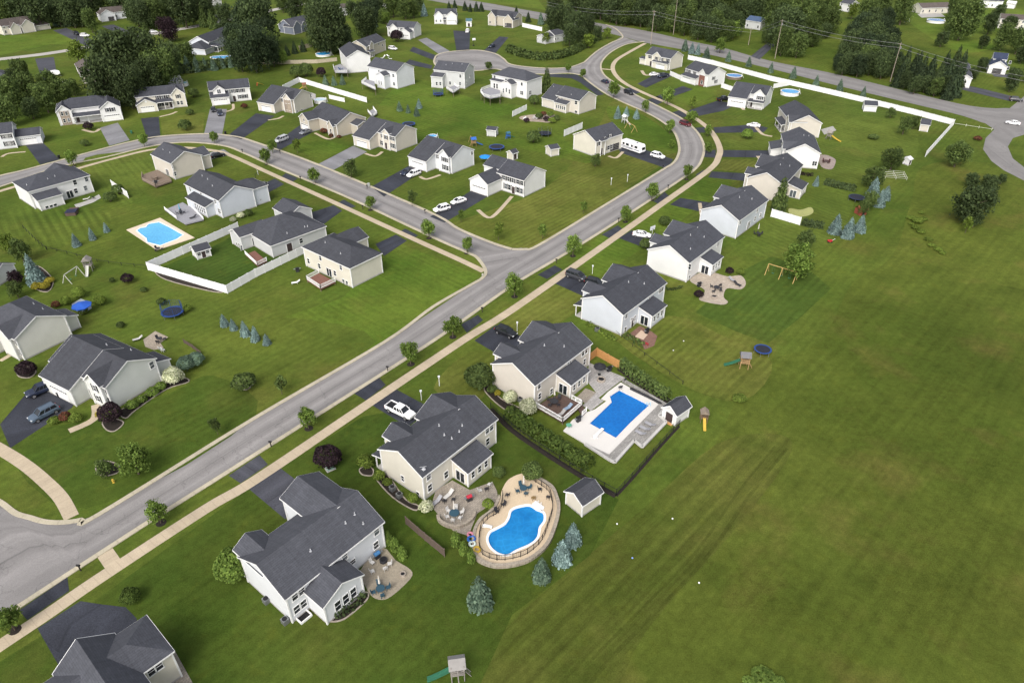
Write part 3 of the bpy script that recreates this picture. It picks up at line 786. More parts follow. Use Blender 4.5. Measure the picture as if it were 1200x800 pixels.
    def opening(s, kind, p, N_, t_, w, h, shutters=False):
        """window / door / garage door centred on wall point p"""
        n3 = Vector((N_.x, N_.y, 0)); t3 = Vector((t_.x, t_.y, 0)); up = Vector((0, 0, 1)); c = s.loc(p)
        fr, pn = MB(), MB()
        def brd(mb, du, dz, ww, hh, out, th):
            cc = c+t3*du+up*dz+n3*out
            mb.bar(cc-t3*ww/2, cc+t3*ww/2, th, hh, 0, up)
        if kind == 'window':
            b = .075; w, hh_ = w*1.08, 0; h = h*1.06
            brd(fr, 0, h/2-b/2, w, b, .03, .1); brd(fr, 0, -h/2+b/2-.02, w+.12, b+.03, .05, .14)
            for sg in (-1, 1): brd(fr, sg*(w/2-b/2), 0, b, h-2*b, .03, .1)
            brd(fr, 0, 0, w-2*b, .045, .025, .08)
            if w > 1.3: brd(fr, 0, 0, .1, h-2*b, .028, .085)
            o = fr.build('window', TRIM, s.root); brd(pn, 0, 0, w-.06, h-.06, .0, .05); pn.build('pane', GLASS, o)
            if shutters:
                for sg in (-1, 1):
                    q = MB(); brd(q, sg*(w/2+.22), 0, .36, h+.05, .03, .06); q.build('shutter', SHUT, o)
        elif kind == 'slider':
            b = .1
            brd(fr, 0, h/2-b/2, w, b, .03, .1)
            for du in (-w/2+b/2, 0, w/2-b/2): brd(fr, du, -.03, b, h-b-.03, .03, .1)
            o = fr.build('patio_door', TRIM, s.root); brd(pn, 0, 0, w-.06, h-.06, .0, .05); pn.build('pane', GLASS, o)
        elif kind == 'door':
            brd(fr, 0, 0, w, h, .02, .06)
            o = fr.build('front_door', M('dark_front_door', (.05, .035, .035), .5), s.root)
            for sg in (-1, 1): brd(pn, sg*(w/2+.09), 0, .14, h+.2, .03, .09)
            pn.build('door_frame', TRIM, o)
        elif kind in ('garage', 'open_garage'):
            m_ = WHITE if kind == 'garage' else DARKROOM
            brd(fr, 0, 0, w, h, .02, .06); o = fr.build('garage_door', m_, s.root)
            for i in range(1, 4): brd(pn, 0, -h/2+h*i/4, w, .04, .035, .05)
            pn.build('panel_groove', M('pale_grey_groove', (.5, .5, .5)), o)
            if kind == 'garage':
                g_ = MB()
                for i in range(8): brd(g_, -w/2+w*(i+.5)/8, h*.36, w/8-.16, .3, .036, .06)
                g_.build('pane', GLASS, o)
    def win(s, pts, w=.95, h=1.45, kind='window', sh=False, snap=True):
        for p in pts:
            ht = s.hit(p[0], p[1])
            if not ht: continue
            t, q, N_, t_ = ht
            hh = h
            if kind == 'window' and snap and s.ze < 6:
                if abs(q.z-1.75) < 1.0: q.z = 1.75
                elif abs(q.z-4.15) < .85: q.z = 4.15
            if kind in ('door', 'garage', 'open_garage', 'slider'): q.z = h/2+.18
            s.opening(kind, q, N_, t_, p[2] if len(p) > 2 else w, hh, sh)
        return s
    def owin(s, side, lst, w=.95, h=1.45, kind='window', sh=False):
        """openings by plan position: side 'n' (v=near wall), 'f' far wall, '0'/'1' gable ends; (along, z)"""
        for a, z in lst:
            if side == 'n': p = s.w3(a, OV, z); N_, t_ = -s.n, s.d
            elif side == 'f': p = s.w3(a, s.W-OV, z); N_, t_ = s.n, s.d
            elif side == '0': p = s.w3(OV, a, z); N_, t_ = -s.d, s.n
            else: p = s.w3(s.L-OV, a, z); N_, t_ = s.d, s.n
            s.opening(kind, p, N_, t_, w, h, sh)
        return s
    def pipes(s, pts):
        for p in pts:
            q = s.roofhit(*p)
            if q is None: continue
            m_ = MB(); l = s.loc(q); m_.cyl(l-Vector((0, 0, .2)), l+Vector((0, 0, .42)), .075, n=6); m_.box(l+Vector((0, 0, .02)), (.28, .28, .06)); m_.build('vent_pipe', M('pale_vent_pipe', (.42, .43, .45), .6), s.root)
        return s
    def sunroom(s, u0=6.6, u1=11.9, d=3.2, zt=3.95, k=.27, slider=True, wins=3):
        s.block('u', u0, u1, OV-d, OV, OV, zt, k, 'g', 'g')
        for i in range(wins):
            p = s.w3(u0+(u1-u0)*(i+.75)/(wins+.5), OV-d, 1.75); s.opening('window', p, -s.n, s.d, .8, 1.3)
        if slider: s.opening('slider', s.w3(u0, OV-d/2, 1.25), -s.d, s.n, 1.9, 2.1)
        return s
    def frontwing(s, g0=9.0, g1=None, r=13.0, ext=.8, dorm=4.5, dext=1.4, dz=6.7):
        g1 = g1 or s.L-OV-.03
        s.block('v', g0, g1, s.W/2, s.W-OV+ext, r, s.zr-.02, .5, 'g', 'g')
        s.opening('garage', s.w3(r, s.W-OV+ext, 1.3), s.n, s.d, 4.8, 2.2)
        if dorm: s.block('v', dorm-1.9, dorm+1.9, s.W/2, s.W-OV+dext, dorm, dz, .6, 'g', 'g')
        return s
    def porch(s, u0, u1, far=True, d=1.8, zt=3.2, k=.25):
        v0, v1 = (s.W-OV, s.W-OV+d) if far else (OV-d, OV)
        s.block('u', u0, u1, v0, v1, v0 if far else v1, zt, k, 'g', 'g', wall=False)
        n_ = 3 if u1-u0 > 3 else 2
        for i in range(n_):
            u = u0+.1+(u1-u0-.2)*i/(n_-1); v = v1-.1 if far else v0+.1
            a = s.L3(u, v, .15); m_ = MB(); m_.box((a.x, a.y, (.15+zt-k*d)/2), (.16, .16, zt-k*d-.1), math.atan2(s.d.y, s.d.x)); m_.build('porch_post', TRIM, s.root)
        q = [s.L3(u0, v0, 0), s.L3(u1, v0, 0), s.L3(u1, v1, 0), s.L3(u0, v1, 0)]
        m_ = MB(); m_.prism([(p.x, p.y) for p in q], 0, .17); m_.build('porch_floor', CONC, s.root)
        return s
    def salt(s, u0, u1, d=4.3, doors=((None, 4.8),)):
        """garage under a roof slope that runs on down towards the street (near side)"""
        s.block('u', u0, u1, OV-d+.3, s.W-OV-.03, s.W/2, s.zr-.015, s.k*.93, 'g', 'g')
        for u, w in doors: s.opening('garage', s.w3(u or (u0+u1)/2, OV-d+.3, 1.3), -s.n, s.d, w, 2.2)
        return s
    def gable(s, u, hw, ext=.6, zr=6.9, k=.75, far=False, depth=None):
        if far: s.block('v', u-hw, u+hw, s.W/2, s.W-OV+ext, u, zr, k)
        else: s.block('v', u-hw, u+hw, OV-ext, s.W/2, u, zr, k)
        return s
    def done(s):
        if s.flip:
            for mb in (s.roofm,):
                mb.f = [tuple(reversed(f)) for f in mb.f]; mb.uv = [list(reversed(x)) for x in mb.uv]
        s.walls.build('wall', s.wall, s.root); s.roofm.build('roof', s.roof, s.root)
        s.trim.build('trim', TRIM, s.root); s.base.build('foundation', CONC, s.root)
        return s

# --- near row on the right of the main street: backs to the camera
h = House('house', 'pale blue house with the gabled sunroom', 'pale blue two storey house with gabled rear sunroom beside the round cornered patio', T=((279, 652), (334, 704), (450, 611)), wall=S_BLUE2, roof=ROOF, k=.5)
h.block('v', 3.0, 9.0, OV-3.6, 1.0, 6.0, 5.3, .5); h.frontwing(9.6, 15.8, 12.7, 3.6, 2.4, 1.2, 6.6)
h.win(C(270, 560, 4.444, [(335, 615), (370, 585), (345, 680), (380, 648), (595, 408), (760, 275), (757, 342)]), .9, 1.35)
h.win(C(270, 560, 4.444, [(555, 642), (596, 605), (636, 575)]), .95, 1.7); h.win(C(270, 560, 4.444, [(636, 435)]), .9, .9, snap=False)
h.pipes(C(270, 560, 4.444, [(418, 380), (600, 235), (692, 238), (648, 190)])); h.done()

h = House('house', 'cream house beside the kidney pool', 'cream two storey house with dark grey roof beside the kidney shaped pool', T=((443, 526), (495, 560.6), (583, 491)), wall=S_CREAM, roof=ROOF)
h.sunroom(); h.frontwing(9.0); h.porch(.5, 2.6)
h.win(C(420, 460, 5.714, [(470, 562), (588, 565), (480, 655), (862, 250), (890, 228), (865, 335)]), .9, 1.4)
h.win(C(420, 460, 5.714, [(300, 595), (400, 680)]), .7, 1.2)
h.pipes(C(420, 460, 5.714, [(540, 222), (695, 222), (575, 285), (625, 308), (675, 262)]))
q = h.roofhit(*C(420, 460, 5.714, [(435, 525)])[0])
m_ = MB(); l = h.loc(q); m_.cyl(l, l+Vector((0, 0, .9)), .04, n=5); m_.bar(l+Vector((-.5, 0, .8)), l+Vector((.5, .2, .8)), .05); m_.bar(l+Vector((-.3, -.3, .6)), l+Vector((.3, .4, .6)), .05); m_.sphere(l+Vector((.1, -.1, .5)), .3, .4, 8); m_.build('roof_antenna', M('pale_vent_pipe', (.5, .5, .52)), h.root)
h.done(); H3 = h

h = House('house', 'beige house by the rectangular pool', 'beige two storey house with dark wooden deck beside the rectangular pool', T=((575.7, 426), (627, 453), (693.5, 402)), wall=S_BEIGE, roof=ROOF)
h.sunroom(); h.frontwing(9.0)
h.win(C(570, 370, 6.154, [(380, 520), (382, 605), (468, 545), (696, 265), (720, 245), (705, 345)]), .85, 1.35); h.win(C(570, 370, 6.154, [(597, 340)]), 1.3, .7, snap=False)
h.pipes(C(570, 370, 6.154, [(418, 215), (560, 222)])); h.done(); H4 = h

h = House('house', 'pale blue house with the brick patio', 'pale blue two storey house with red brick patio behind its sunroom', T=((681, 349.5), (730.5, 370), (781, 331.5)), wall=S_BLUE, roof=ROOF2)
h.sunroom(); h.frontwing(9.0); h.porch(.5, 3)
h.win(C(660, 300, 6.664, [(490, 485), (555, 500), (484, 575), (755, 272), (772, 255)]), .9, 1.35); h.win(C(660, 300, 6.664, [(532, 492), (672, 330)]), .7, .7, snap=False)
h.opening('door', h.w3(4.6, OV, 1.1), -h.n, h.d, .9, 2.0)
h.pipes(C(660, 300, 6.664, [(510, 205), (632, 218)])); h.done(); H5 = h

h = House('house', 'white house with the curved patio', 'bright white two storey house with curved paver patio and dark shrubs behind', T=((759.6, 291.6), (808, 309), (847, 277)), wall=S_WHITE, roof=ROOF2)
h.sunroom(6.4, 11.4, 3.0); h.frontwing(9.0, dorm=5.5)
h.win(C(740, 200, 5, [(340, 555), (338, 628), (505, 430), (512, 415)]), .9, 1.35)
h.pipes(C(740, 200, 5, [(345, 380), (425, 390), (345, 460)])); h.done()

h = House('house', 'pale blue house by the white fence panel', 'pale blue two storey house with plain flat rear wall near the long white fence panel', T=((821.6, 245), (866.4, 259.4), (898, 234)), wall=S_BLUE, roof=ROOF)
h.frontwing(9.0, dorm=None)
h.win(C(740, 200, 5, [(634, 318), (737, 232), (752, 270), (722, 290), (662, 375)]), .9, 1.35); h.opening('slider', h.w3(7.5, OV, 1.25), -h.n, h.d, 1.8, 2.1)
h.pipes(C(740, 200, 5, [(632, 158), (705, 168)])); h.done()

h = House('house', 'beige house behind the tall evergreen', 'beige two storey house with rear sunroom behind the tall round evergreen', T=((875, 208.5), (919, 218), (940.5, 193.5)), wall=S_BEIGE, roof=ROOF)
h.sunroom(5.5, 11.5, 4.0); h.frontwing(10.2, r=14.5, dorm=4.5)
h.pipes(C(860, 150, 6.667, [(362, 290), (435, 300)])); h.done()

h = House('house', 'white house with the pink patio', 'white two storey house with round pink paved patio at its back', T=((920.5, 176.7), (962.5, 180.5), (952, 159.5)), wall=S_WHITE, roof=ROOF, W=10.6)
h.gable(4, 2.2, .8, 6.9, .7, True); h.block('u', 8.0, 15.5, h.W-OV, h.W+3.2, h.W-OV, 3.6, .25)
h.win(C(860, 150, 6.667, [(625, 300)]), 1.3, 1.4); h.opening('garage', h.w3(12, h.W+3.2, 1.3), h.n, h.d, 4.8, 2.2)
h.pipes(C(860, 150, 6.667, [(545, 60), (585, 65)])); h.done()

h = House('house', 'tan house by the yellow slide', 'tan two storey house with white columned front porch beside the yellow backyard slide', T=((925.7, 143), (964, 145), (943.7, 126.5)), wall=S_BEIGE, roof=ROOF, W=10.6)
h.gable(2.5, 2, .8, 6.9, .8, True); h.porch(5, 13.5, True, 2.0)
h.win(C(850, 80, 6.667, [(490, 440), (440, 385), (425, 375)]), .9, 1.3, sh=True); h.done()

h = House('house', 'white house with the slide pool', 'white two storey house with tall front gable and a slide pool behind', N=((898, 113), (856.7, 107)), wall=S_WHITE, roof=ROOF2, W=10.4)
h.salt(6.6, h.L-OV-.05, 3.6, ((None, 4.9),)); h.gable(2.6, 1.9, .7, 7.2, .9); h.porch(.4, 6.0, False, 2.0)
h.win(C(850, 80, 6.667, [(205, 183), (222, 192), (265, 215), (292, 232)]), .85, 1.25, sh=True)
for u in (1.6, 3.2): h.opening('window', h.w3(u, OV, 1.6), -h.n, h.d, .9, 1.6)
h.opening('door', h.w3(5, OV, 1.2), -h.n, h.d, 1.0, 2.1); h.done()

h = House('house', 'white house with the round blue pool', 'white two storey house with red brick entrance and round blue pool behind', T=((853, 85), (830, 88.5), (802, 80.6)), wall=S_WHITE, roof=ROOF, W=10.6)
h.gable(3, 1.8, .7, 7.0, .9); h.block('u', 5.0, 13.6, OV-2.4, OV, OV, 3.5, .3); h.opening('garage', h.w3(10.4, OV-2.4, 1.3), -h.n, h.d, 4.6, 2.2)
m_ = MB(); p = h.L3(3, OV-.76, 0); m_.box((p.x, p.y, 2.2), (3.3, .12, 4.4), math.atan2(h.d.y, h.d.x)); m_.build('brick_front', mat_paver('red_house_brick', (.24, .11, .085), (.18, .08, .06), .3, .15), h.root)
h.win(C(740, 40, 8, [(510, 355), (540, 368), (590, 385), (770, 415), (790, 448)]), .9, 1.3, sh=True); h.opening('window', h.w3(2.6, OV-.85, 1.7), -h.n, h.d, 1.1, 1.5); h.done()

h = House('house', 'cream house nearest the county road', 'cream two storey house nearest the county road junction, with white side shed', N=((786, 69.5), (756, 63.5)), wall=S_CREAM, roof=ROOF)
h.gable(7.5, 2.4, .6, 7.0, .75); h.block('u', .6, 9.0, OV-1.6, OV, OV, 3.4, .3)
h.opening('garage', h.w3(4.5, OV-1.6, 1.25), -h.n, h.d, 4.8, 2.1)
h.win(C(740, 40, 8, [(172, 218), (235, 228), (280, 240), (342, 250)]), 1.0, 1.35, sh=True); h.opening('door', h.w3(11, OV, 1.2), -h.n, h.d, 1.0, 2.1)
h.block('u', h.L-OV, h.L+3.0, .6, 4.5, 2.5, 3.2, .3); h.done()

# --- inner block
h = House('house', 'cream house with the camper', 'cream two storey house with a long white camper on its driveway', T=((668, 157.5), (698.7, 167), (732, 157.5)), wall=S_CREAM, roof=ROOF, W=10.6)
h.win(C(640, 120, 8, [(500, 372), (550, 345), (600, 320), (630, 305)]), .9, 1.3, sh=True); h.win(C(640, 120, 8, [(585, 415), (615, 400)]), 1.0, 1.4, sh=True)
h.opening('door', h.w3(3.2, OV, 1.2), -h.n, h.d, 1.0, 2.1)
m_ = MB()
for u in (2.2, 4.2): a = h.L3(u, OV-.5, 0); m_.cyl((a.x, a.y, 0), (a.x, a.y, 5), .16, n=8)
m_.build('porch_column', TRIM, h.root); h.block('u', 1.9, 4.5, OV-.8, OV, OV, 5.3, .2, wall=False)
h.opening('open_garage', h.w3(9.6, OV, 1.3), -h.n, h.d, 4.2, 2.2); h.done()

h = House('house', 'beige house with the rockery', 'beige two storey house with a rock garden and white fence panel behind', T=((701, 112.5), (679, 119), (650.6, 112)), wall=S_BEIGE, roof=ROOF, W=10.6)
h.block('u', h.L-OV-.6, h.L+5.6, -1.4, 8.2, h.W/2, h.zr-.3, .58); h.block('u', h.L-7.2, h.L-1.4, OV-2.4, OV, OV, 4.0, .3)
for u in (h.L-6.6, h.L-5.6, h.L-4.6, h.L-3.6, h.L-2.6): h.opening('window', h.w3(u, OV-2.4, 1.75), -h.n, h.d, .75, 1.3)
h.win(C(540, 70, 8, [(1080, 410), (1080, 495)]), 1.2, 1.4); h.win(C(540, 70, 8, [(950, 370)]), 1.4, .7, snap=False); h.win(C(540, 70, 8, [(722, 430), (808, 455)]), .8, 1.4)
h.pipes(C(540, 70, 8, [(870, 255), (1068, 258), (1108, 260), (1035, 330)])); h.done()

h = House('house', 'white house with the curved deck', 'white two storey hip roofed house with a curved railed rear deck', T=((636, 90), (617.5, 96), (576, 87.5)), wall=S_WHITE, roof=ROOF, e=('h', 'h'), k=.52, ze=7.0)
h.block('v', 5.6, 10.6, OV-3.4, 2, 8.1, 6.9, .5); h.block('u', 10.7, h.L-.5, OV-1.4, OV, OV, 5.6, .3)
h.win(C(540, 70, 8, [(400, 290), (428, 285), (456, 300)]), .7, 1.7); h.win(C(540, 70, 8, [(318, 165), (424, 195), (572, 230)]), 1.0, 1.3); h.win(C(540, 70, 8, [(572, 312), (650, 310)]), 1.5, 1.5); h.win(C(540, 70, 8, [(315, 245), (340, 250)]), .9, 1.9)
h.done(); H16 = h

h = House('house', 'pale grey house by the turning circle', 'pale grey two storey house with rear sunroom by the turning circle', N=((544.5, 85.6), (507.5, 82)), wall=S_GREY, roof=ROOF, W=10.6, ze=6.6)
h.block('u', 9.3, h.L-.35, OV-3, OV, OV, 5.6, .3)
h.win(C(490, 0, 8, [(395, 715), (393, 785), (175, 785), (208, 785), (300, 780)]), .85, 1.4); h.win(C(490, 0, 8, [(484, 715), (455, 768)]), .8, 1.3); h.pipes(C(490, 0, 8, [(262, 612), (320, 600), (412, 605)])); h.done(); H17 = h

h = House('house', 'pale blue house with the white deck', 'pale blue two storey house with small gabled sunroom and white rear deck', T=((487, 78.7), (464.4, 85), (430, 78)), wall=S_BLUE2, roof=ROOF, W=11, ze=6.9)
h.block('v', 4.4, 8.8, OV-3.4, 1, 6.6, 6.6, .5)
h.win(C(380, 40, 8, [(495, 445), (515, 452), (535, 460)]), .6, 1.5); h.win(C(380, 40, 8, [(648, 390), (655, 468)]), 1.2, 1.3); h.win(C(380, 40, 8, [(512, 352), (415, 335)]), .8, 1.2); h.done(); H18 = h

h = House('house', 'white house beside the oval pool', 'white two storey house with plain white gable beside the oval garden pool', T=((433.7, 65.6), (405.6, 68), (397.5, 57.5)), wall=S_WHITE, roof=ROOF, W=11, ze=6.8)
h.win(C(380, 40, 8, [(185, 285), (165, 225), (150, 190)]), .9, 1.4); h.done(); H19 = h

h = House('house', 'tan house with the white suv', 'tan two storey house with small white front dormer and a white suv alongside', N=((429, 55.5), (452, 47)), wall=S_TAN, roof=ROOF, W=10.5)
h.gable(4.5, 1.6, .5, 7.0, .9); h.porch(.6, 4.5, False, 1.8); h.win(C(380, 40, 8, [(510, 90), (545, 105), (480, 60)]), .9, 1.2); h.done()

def small_house(phrase, label, r1, r2, hw=4.8, ze=4.6, k=.5, e=('g', 'g'), wall=S_WHITE, roof=ROOF, land=True):
    """house given by its ridge ends (photo pixels)"""
    zr = ze+k*hw
    a, b = P2(*r1, zr), P2(*r2, zr); d = (b-a).normalized(); n = Vector((-d.y, d.x))
    if n.y > 0: n = -n                # near side
    B = a+n*hw
    h = House.__new__(House); h.wall, h.roof = wall, roof
    h.O, h.d, h.n, h.L, h.W, h.k, h.zr, h.ze = B, d, -n, (b-a).length, 2*hw, k, zr, ze
    h.blocks = []; h.faces = []; h.org = h.w2(h.L/2, hw)
    h.root = thing('house', label, 'house', (h.org.x, h.org.y, 0)); h.phrase = phrase
    if land: LAND.append((h.org.x, h.org.y, phrase))
    h.walls, h.roofm, h.trim, h.base = MB(), MB(), MB(), MB()
    h.flip = (h.d.x*h.n.y-h.d.y*h.n.x) < 0
    h.block('u', OV, h.L-OV, OV, 2*hw-OV, hw, zr, k, *e)
    return h
def facade(h, n2=4, sh=True, lower=True, u0=1.5, u1=None):
    u1 = u1 or h.L-1.5
    for i in range(n2):
        u = u0+(u1-u0)*i/max(n2-1, 1)
        if h.ze > 4.2: h.opening('window', h.w3(u, OV, 4.15), -h.n, h.d, .95, 1.3, sh)
        if lower: h.opening('window', h.w3(u, OV, 1.7), -h.n, h.d, .95, 1.4, sh)

h = small_house('white house on the grey drive', 'white two storey house with wide front garage beside a purple shrub', (457, 24), (489, 26), 4.9, 5, wall=S_WHITE)
h.gable(4.5, 2.2, 1, 6.8, .8); h.gable(h.L-4, 3.3, 4.5, 5.6, .6); facade(h, 3, True, True, 2, 9); h.opening('garage', h.w3(h.L-4, OV-4.5, 1.3), -h.n, h.d, 4.8, 2.2); h.done()
h = small_house('white house with the teal roofed shed', 'white twin gabled house with black driveway and teal roofed shed alongside', (510, 10.5), (535, 10.5), 4.8, 5.0, wall=S_WHITE)
h.gable(2.4, 2.6, 1.5, 7.0, .85); h.gable(h.L-2.6, 2.9, 3.5, 7.3, .75); h.porch(5, h.L-5.6, False, 2)
h.win(C(490, 0, 8, [(350, 200), (382, 202)]), .9, 1.2); h.opening('garage', h.w3(h.L-2.6, OV-3.5, 1.3), -h.n, h.d, 4.8, 2.2); h.win(C(490, 0, 8, [(130, 195), (170, 190), (210, 190), (135, 240), (165, 240)]), .9, 1.3); h.done()
h = small_house('tan stone house with the open garage', 'tan stone house with open dark garage and steep twin gables', (577, 11.5), (608, 14.5), 4.6, 5.2, wall=S_TAN)
h.gable(3.2, 2.4, 2, 7.6, 1.0); h.gable(h.L-3, 3.0, 3.0, 7.0, .9)
h.win(C(490, 0, 8, [(675, 205), (735, 215), (660, 260), (820, 235)]), .9, 1.3); h.opening('open_garage', h.w3(h.L-3, OV-3.0, 1.3), -h.n, h.d, 4.6, 2.2); h.done(); H23 = h
h = small_house('low house inside the clipped hedge', 'small pale house with grey roof inside a clipped hedge', (644, 36), (660, 33), 4.0, 3.6, .5, ('g', 'h'), wall=S_GREY, roof=ROOF)
h.block('u', -6, 0, 1, 7, 4, 4.6, .4); h.win(C(600, 0, 4, [(205, 175), (215, 178), (120, 180)]), .9, 1.2); h.done()

h = House('house', 'pale blue house with the grey pool deck', 'pale blue two storey house with grey deck above the bright swimming pool', T=((298, 221), (256, 236), (218.4, 215)), wall=S_BLUE, roof=ROOF, W=10.8)
h.block('u', 3.6, 13.6, OV-2.6, OV, OV, 3.9, .3); h.block('v', .8, 8, h.W/2, h.W+4.4, 4.4, 6.8, .5, 'g', 'h')
for i in range(5): h.opening('window', h.w3(4.6+i*1.15, OV-2.6, 1.75), -h.n, h.d, .75, 1.7)
h.win(C(130, 160, 5.714, [(700, 440), (728, 515), (735, 522), (605, 390), (530, 350)]), .9, 1.3); h.pipes(C(130, 160, 5.714, [(612, 265), (648, 288), (680, 332)])); h.done(); H25 = h

h = House('house', 'tan house with the wooden deck', 'tan two storey house with cluttered wooden deck behind it', T=((237, 182), (200, 192.4), (176.4, 181)), wall=S_BEIGE, roof=ROOF)
h.block('u', h.L-.6, h.L+3.2, 2, 8, 5, 4.6, .45); h.opening('slider', h.w3(4.5, OV, 1.25), -h.n, h.d, 1.8, 2.1); h.win(C(130, 160, 5.714, [(415, 215), (432, 268)]), .9, 1.3)
h.pipes(C(130, 160, 5.714, [(350, 90), (395, 110)])); h.block('v', 1.5, 8, h.W/2, h.W+3, 4.7, 6, .5); h.done(); H26 = h

h = House('house', 'low grey house inside the white fence', 'low grey hip roofed house with small red brick deck inside the white fence', T=((277, 268.5), (317, 289), (385, 266.5)), wall=S_GREY, roof=ROOF, ze=3.2, k=.46, e=('h', 'h'))
h.block('u', -2.8, 4.5, h.W-5.6, h.W-.6, h.W-3.1, 4.9, .5); h.block('v', 12.4, 19.0, h.W-3, h.W+4.4, 15.7, 5.2, .5)
h.win(C(200, 180, 4.615, [(705, 470)]), 1, 1.3); h.win(C(200, 180, 4.615, [(360, 495), (372, 500), (385, 510)]), .7, 1.5)
h.opening('slider', h.w3(.9, h.W-5.6, 1.25), -h.n, h.d, 1.9, 2.1); h.opening('door', h.w3(5, OV, 1.15), -h.n, h.d, 1.4, 2.0)
h.pipes(C(200, 180, 4.615, [(630, 432), (725, 398), (740, 395)])); h.done(); H27 = h

h = House('house', 'cream house with the railed deck', 'cream two storey hip roofed house with small white railed rear deck', T=((448, 297), (410, 315.4), (353.4, 289.4)), wall=S_CREAM, roof=ROOF, e=('h', 'h'), k=.46)
h.block('v', 10.2, 16.6, h.W/2, h.W+4.2, 13.4, 6.2, .48); h.opening('slider', h.w3(8.3, OV, 1.3), -h.n, h.d, 1.9, 2.1)
h.win(C(300, 200, 4, [(400, 465), (248, 430), (300, 460), (372, 490), (303, 415), (411, 520), (427, 528)]), .9, 1.35); h.pipes(C(300, 200, 4, [(310, 310), (325, 338), (397, 390)])); h.done(); H28 = h

h = House('house', 'white house with the hot tub', 'white two storey house with a dark hot tub and low rear sunroom', T=((17, 213), (32.5, 225.5), (104.5, 205)), wall=S_WHITE, roof=ROOF2, e=('h', 'h'), k=.42)
h.block('u', .9, 7.0, OV-3, OV, OV, 4.0, .3)
h.win(C(10, 180, 10, [(455, 640), (505, 628), (552, 612)]), .85, 1.3); h.win(C(10, 180, 10, [(780, 345), (915, 310), (912, 435), (800, 470)]), .95, 1.4); h.opening('slider', h.w3(10, OV, 1.3), -h.n, h.d, 1.8, 2.1)
h.block('v', 10, 16, h.W/2, h.W+3, 13, 6.2, .5)
h.pipes(C(10, 180, 10, [(215, 370), (460, 300), (545, 268)])); h.done(); H29 = h

# --- lower left pair, fronts to the left
h = House('house', 'cream house with the blue parasol', 'cream two storey house at the left edge with blue parasol patio behind', T=((22, 399), (78, 370), (36, 345)), wall=S_IVORY, roof=ROOF, W=10.2, e=('g', 'h'))
h.block('u', 2.4, 6.4, OV-3.0, OV, OV, 4.2, .4); h.gable(3.4, 2.2, .6, 7.2, .9, True); h.block('v', 7, 14, h.W/2, h.W+3.5, 10.5, 6, .5)
h.owin('f', [(1.4, 4.15), (3.4, 4.15), (1.4, 1.75), (3.4, 1.75), (5.4, 1.75)], .95, 1.4, 'window', True)
h.pipes(C(0, 340, 5, [(198, 82), (252, 112)])); h.done(); H30 = h

h = House('house', 'pale sage house with the white hydrangea', 'pale sage two storey house with twin cars outside and a white hydrangea behind', T=((126.4, 456), (184, 420), (121, 389.5)), wall=S_GREEN, roof=ROOF, W=10.4)
h.block('u', 1.2, 5.4, OV-3.0, OV, OV, 3.9, .35); h.gable(3.0, 1.9, .5, 7.2, .9, True)
h.block('u', 7.0, h.L-1.0, 2, h.W+2.4, h.W/2, h.zr+.05, .5)
h.opening('garage', h.w3(11.2, h.W+2.4, 1.3), h.n, h.d, 5.0, 2.2); h.win(C(0, 340, 5, [(890, 440)]), .9, 1.4)
for u in (1.4, 4.7): h.opening('window', h.w3(u, h.W-OV, 4.15), h.n, h.d, .9, 1.35, True)
h.opening('window', h.w3(3.0, h.W-OV+.5, 4.15), h.n, h.d, .9, 1.35, True); h.opening('window', h.w3(1.6, h.W-OV, 1.75), h.n, h.d, .9, 1.35, True)
h.opening('window', h.w3(3.2, h.W-OV+.5, 1.75), h.n, h.d, .9, 1.35, True); h.opening('door', h.w3(6, h.W-OV, 1.2), h.n, h.d, 1, 2.1)
h.pipes(C(0, 340, 5, [(626, 322), (768, 352)])); h.done(); H31 = h

# --- bottom left corner house, hip roofs
h = House('house', 'cream house in the bottom corner', 'cream house with hipped charcoal roof beside the widest black driveway', T=((137, 743), (171.7, 720.8), (205, 762)), wall=S_CREAM, roof=ROOF, e=None, W=10)
# u runs along the right side wall (b to c), v towards the left along the street
h.block('v', .3, 6.7, .3, 12, 3.5, 6.6, .46, 'h', 'g')
h.block('u', -.1, 13, 3.9, 10.1, 7.0, 7.7, .8, 'g', 'g')
h.win(C(40, 700, 6, [(870, 470), (840, 545)]), .9, 1.3); h.opening('garage', h.w3(-.1, 7.0, 1.3), -h.d, h.n, 5, 2.2)
h.done(); H1 = h
m_ = MB()

# --- fronts along the cross street, garages under the long front slope
def street_front(phrase, label, T, wall, gu=8.0, gtop=15.7, dorm=(4.5, 1.8, .4, 7.0, .8), ups=(1.2, 2.8, 5.6, 7.2), lows=(1.3, 2.9), door=5.0, roof=ROOF, doorw=None, portico=True):
    h = House('house', phrase, label, T=T, wall=wall, roof=roof, W=10.5, e=None)
    h.block('u', OV, gu+.6, OV, h.W-OV, h.W/2, h.zr, h.k); h.salt(gu, gtop, 4.3)
    h.gable(*dorm)
    for u in ups:
        off = OV-dorm[2] if abs(u-dorm[0]) < dorm[1]-.3 else OV
        h.opening('window', h.w3(u, off, 4.15), -h.n, h.d, .85, 1.3, True)
    for u in lows:
        off = OV-dorm[2] if abs(u-dorm[0]) < dorm[1]-.3 else OV
        h.opening('window', h.w3(u, off, 1.7), -h.n, h.d, .9, 1.5, True)
    h.opening('door', h.w3(door, OV-(dorm[2] if abs(door-dorm[0]) < dorm[1] else 0), 1.2), -h.n, h.d, 1.0, 2.1)
    return h
h = street_front('beige house on the concrete drive', 'beige two storey house with central white gable and concrete driveway', ((490, 152), (463, 161), (436, 154.5)), S_BEIGE, 8.6, 16.2, (4.3, 1.5, .35, 7.0, .8), (1.2, 2.6, 4.3, 6.2), (1.4, 2.8, 6.8), 4.6)
h.pipes([]); h.done(); H38 = h
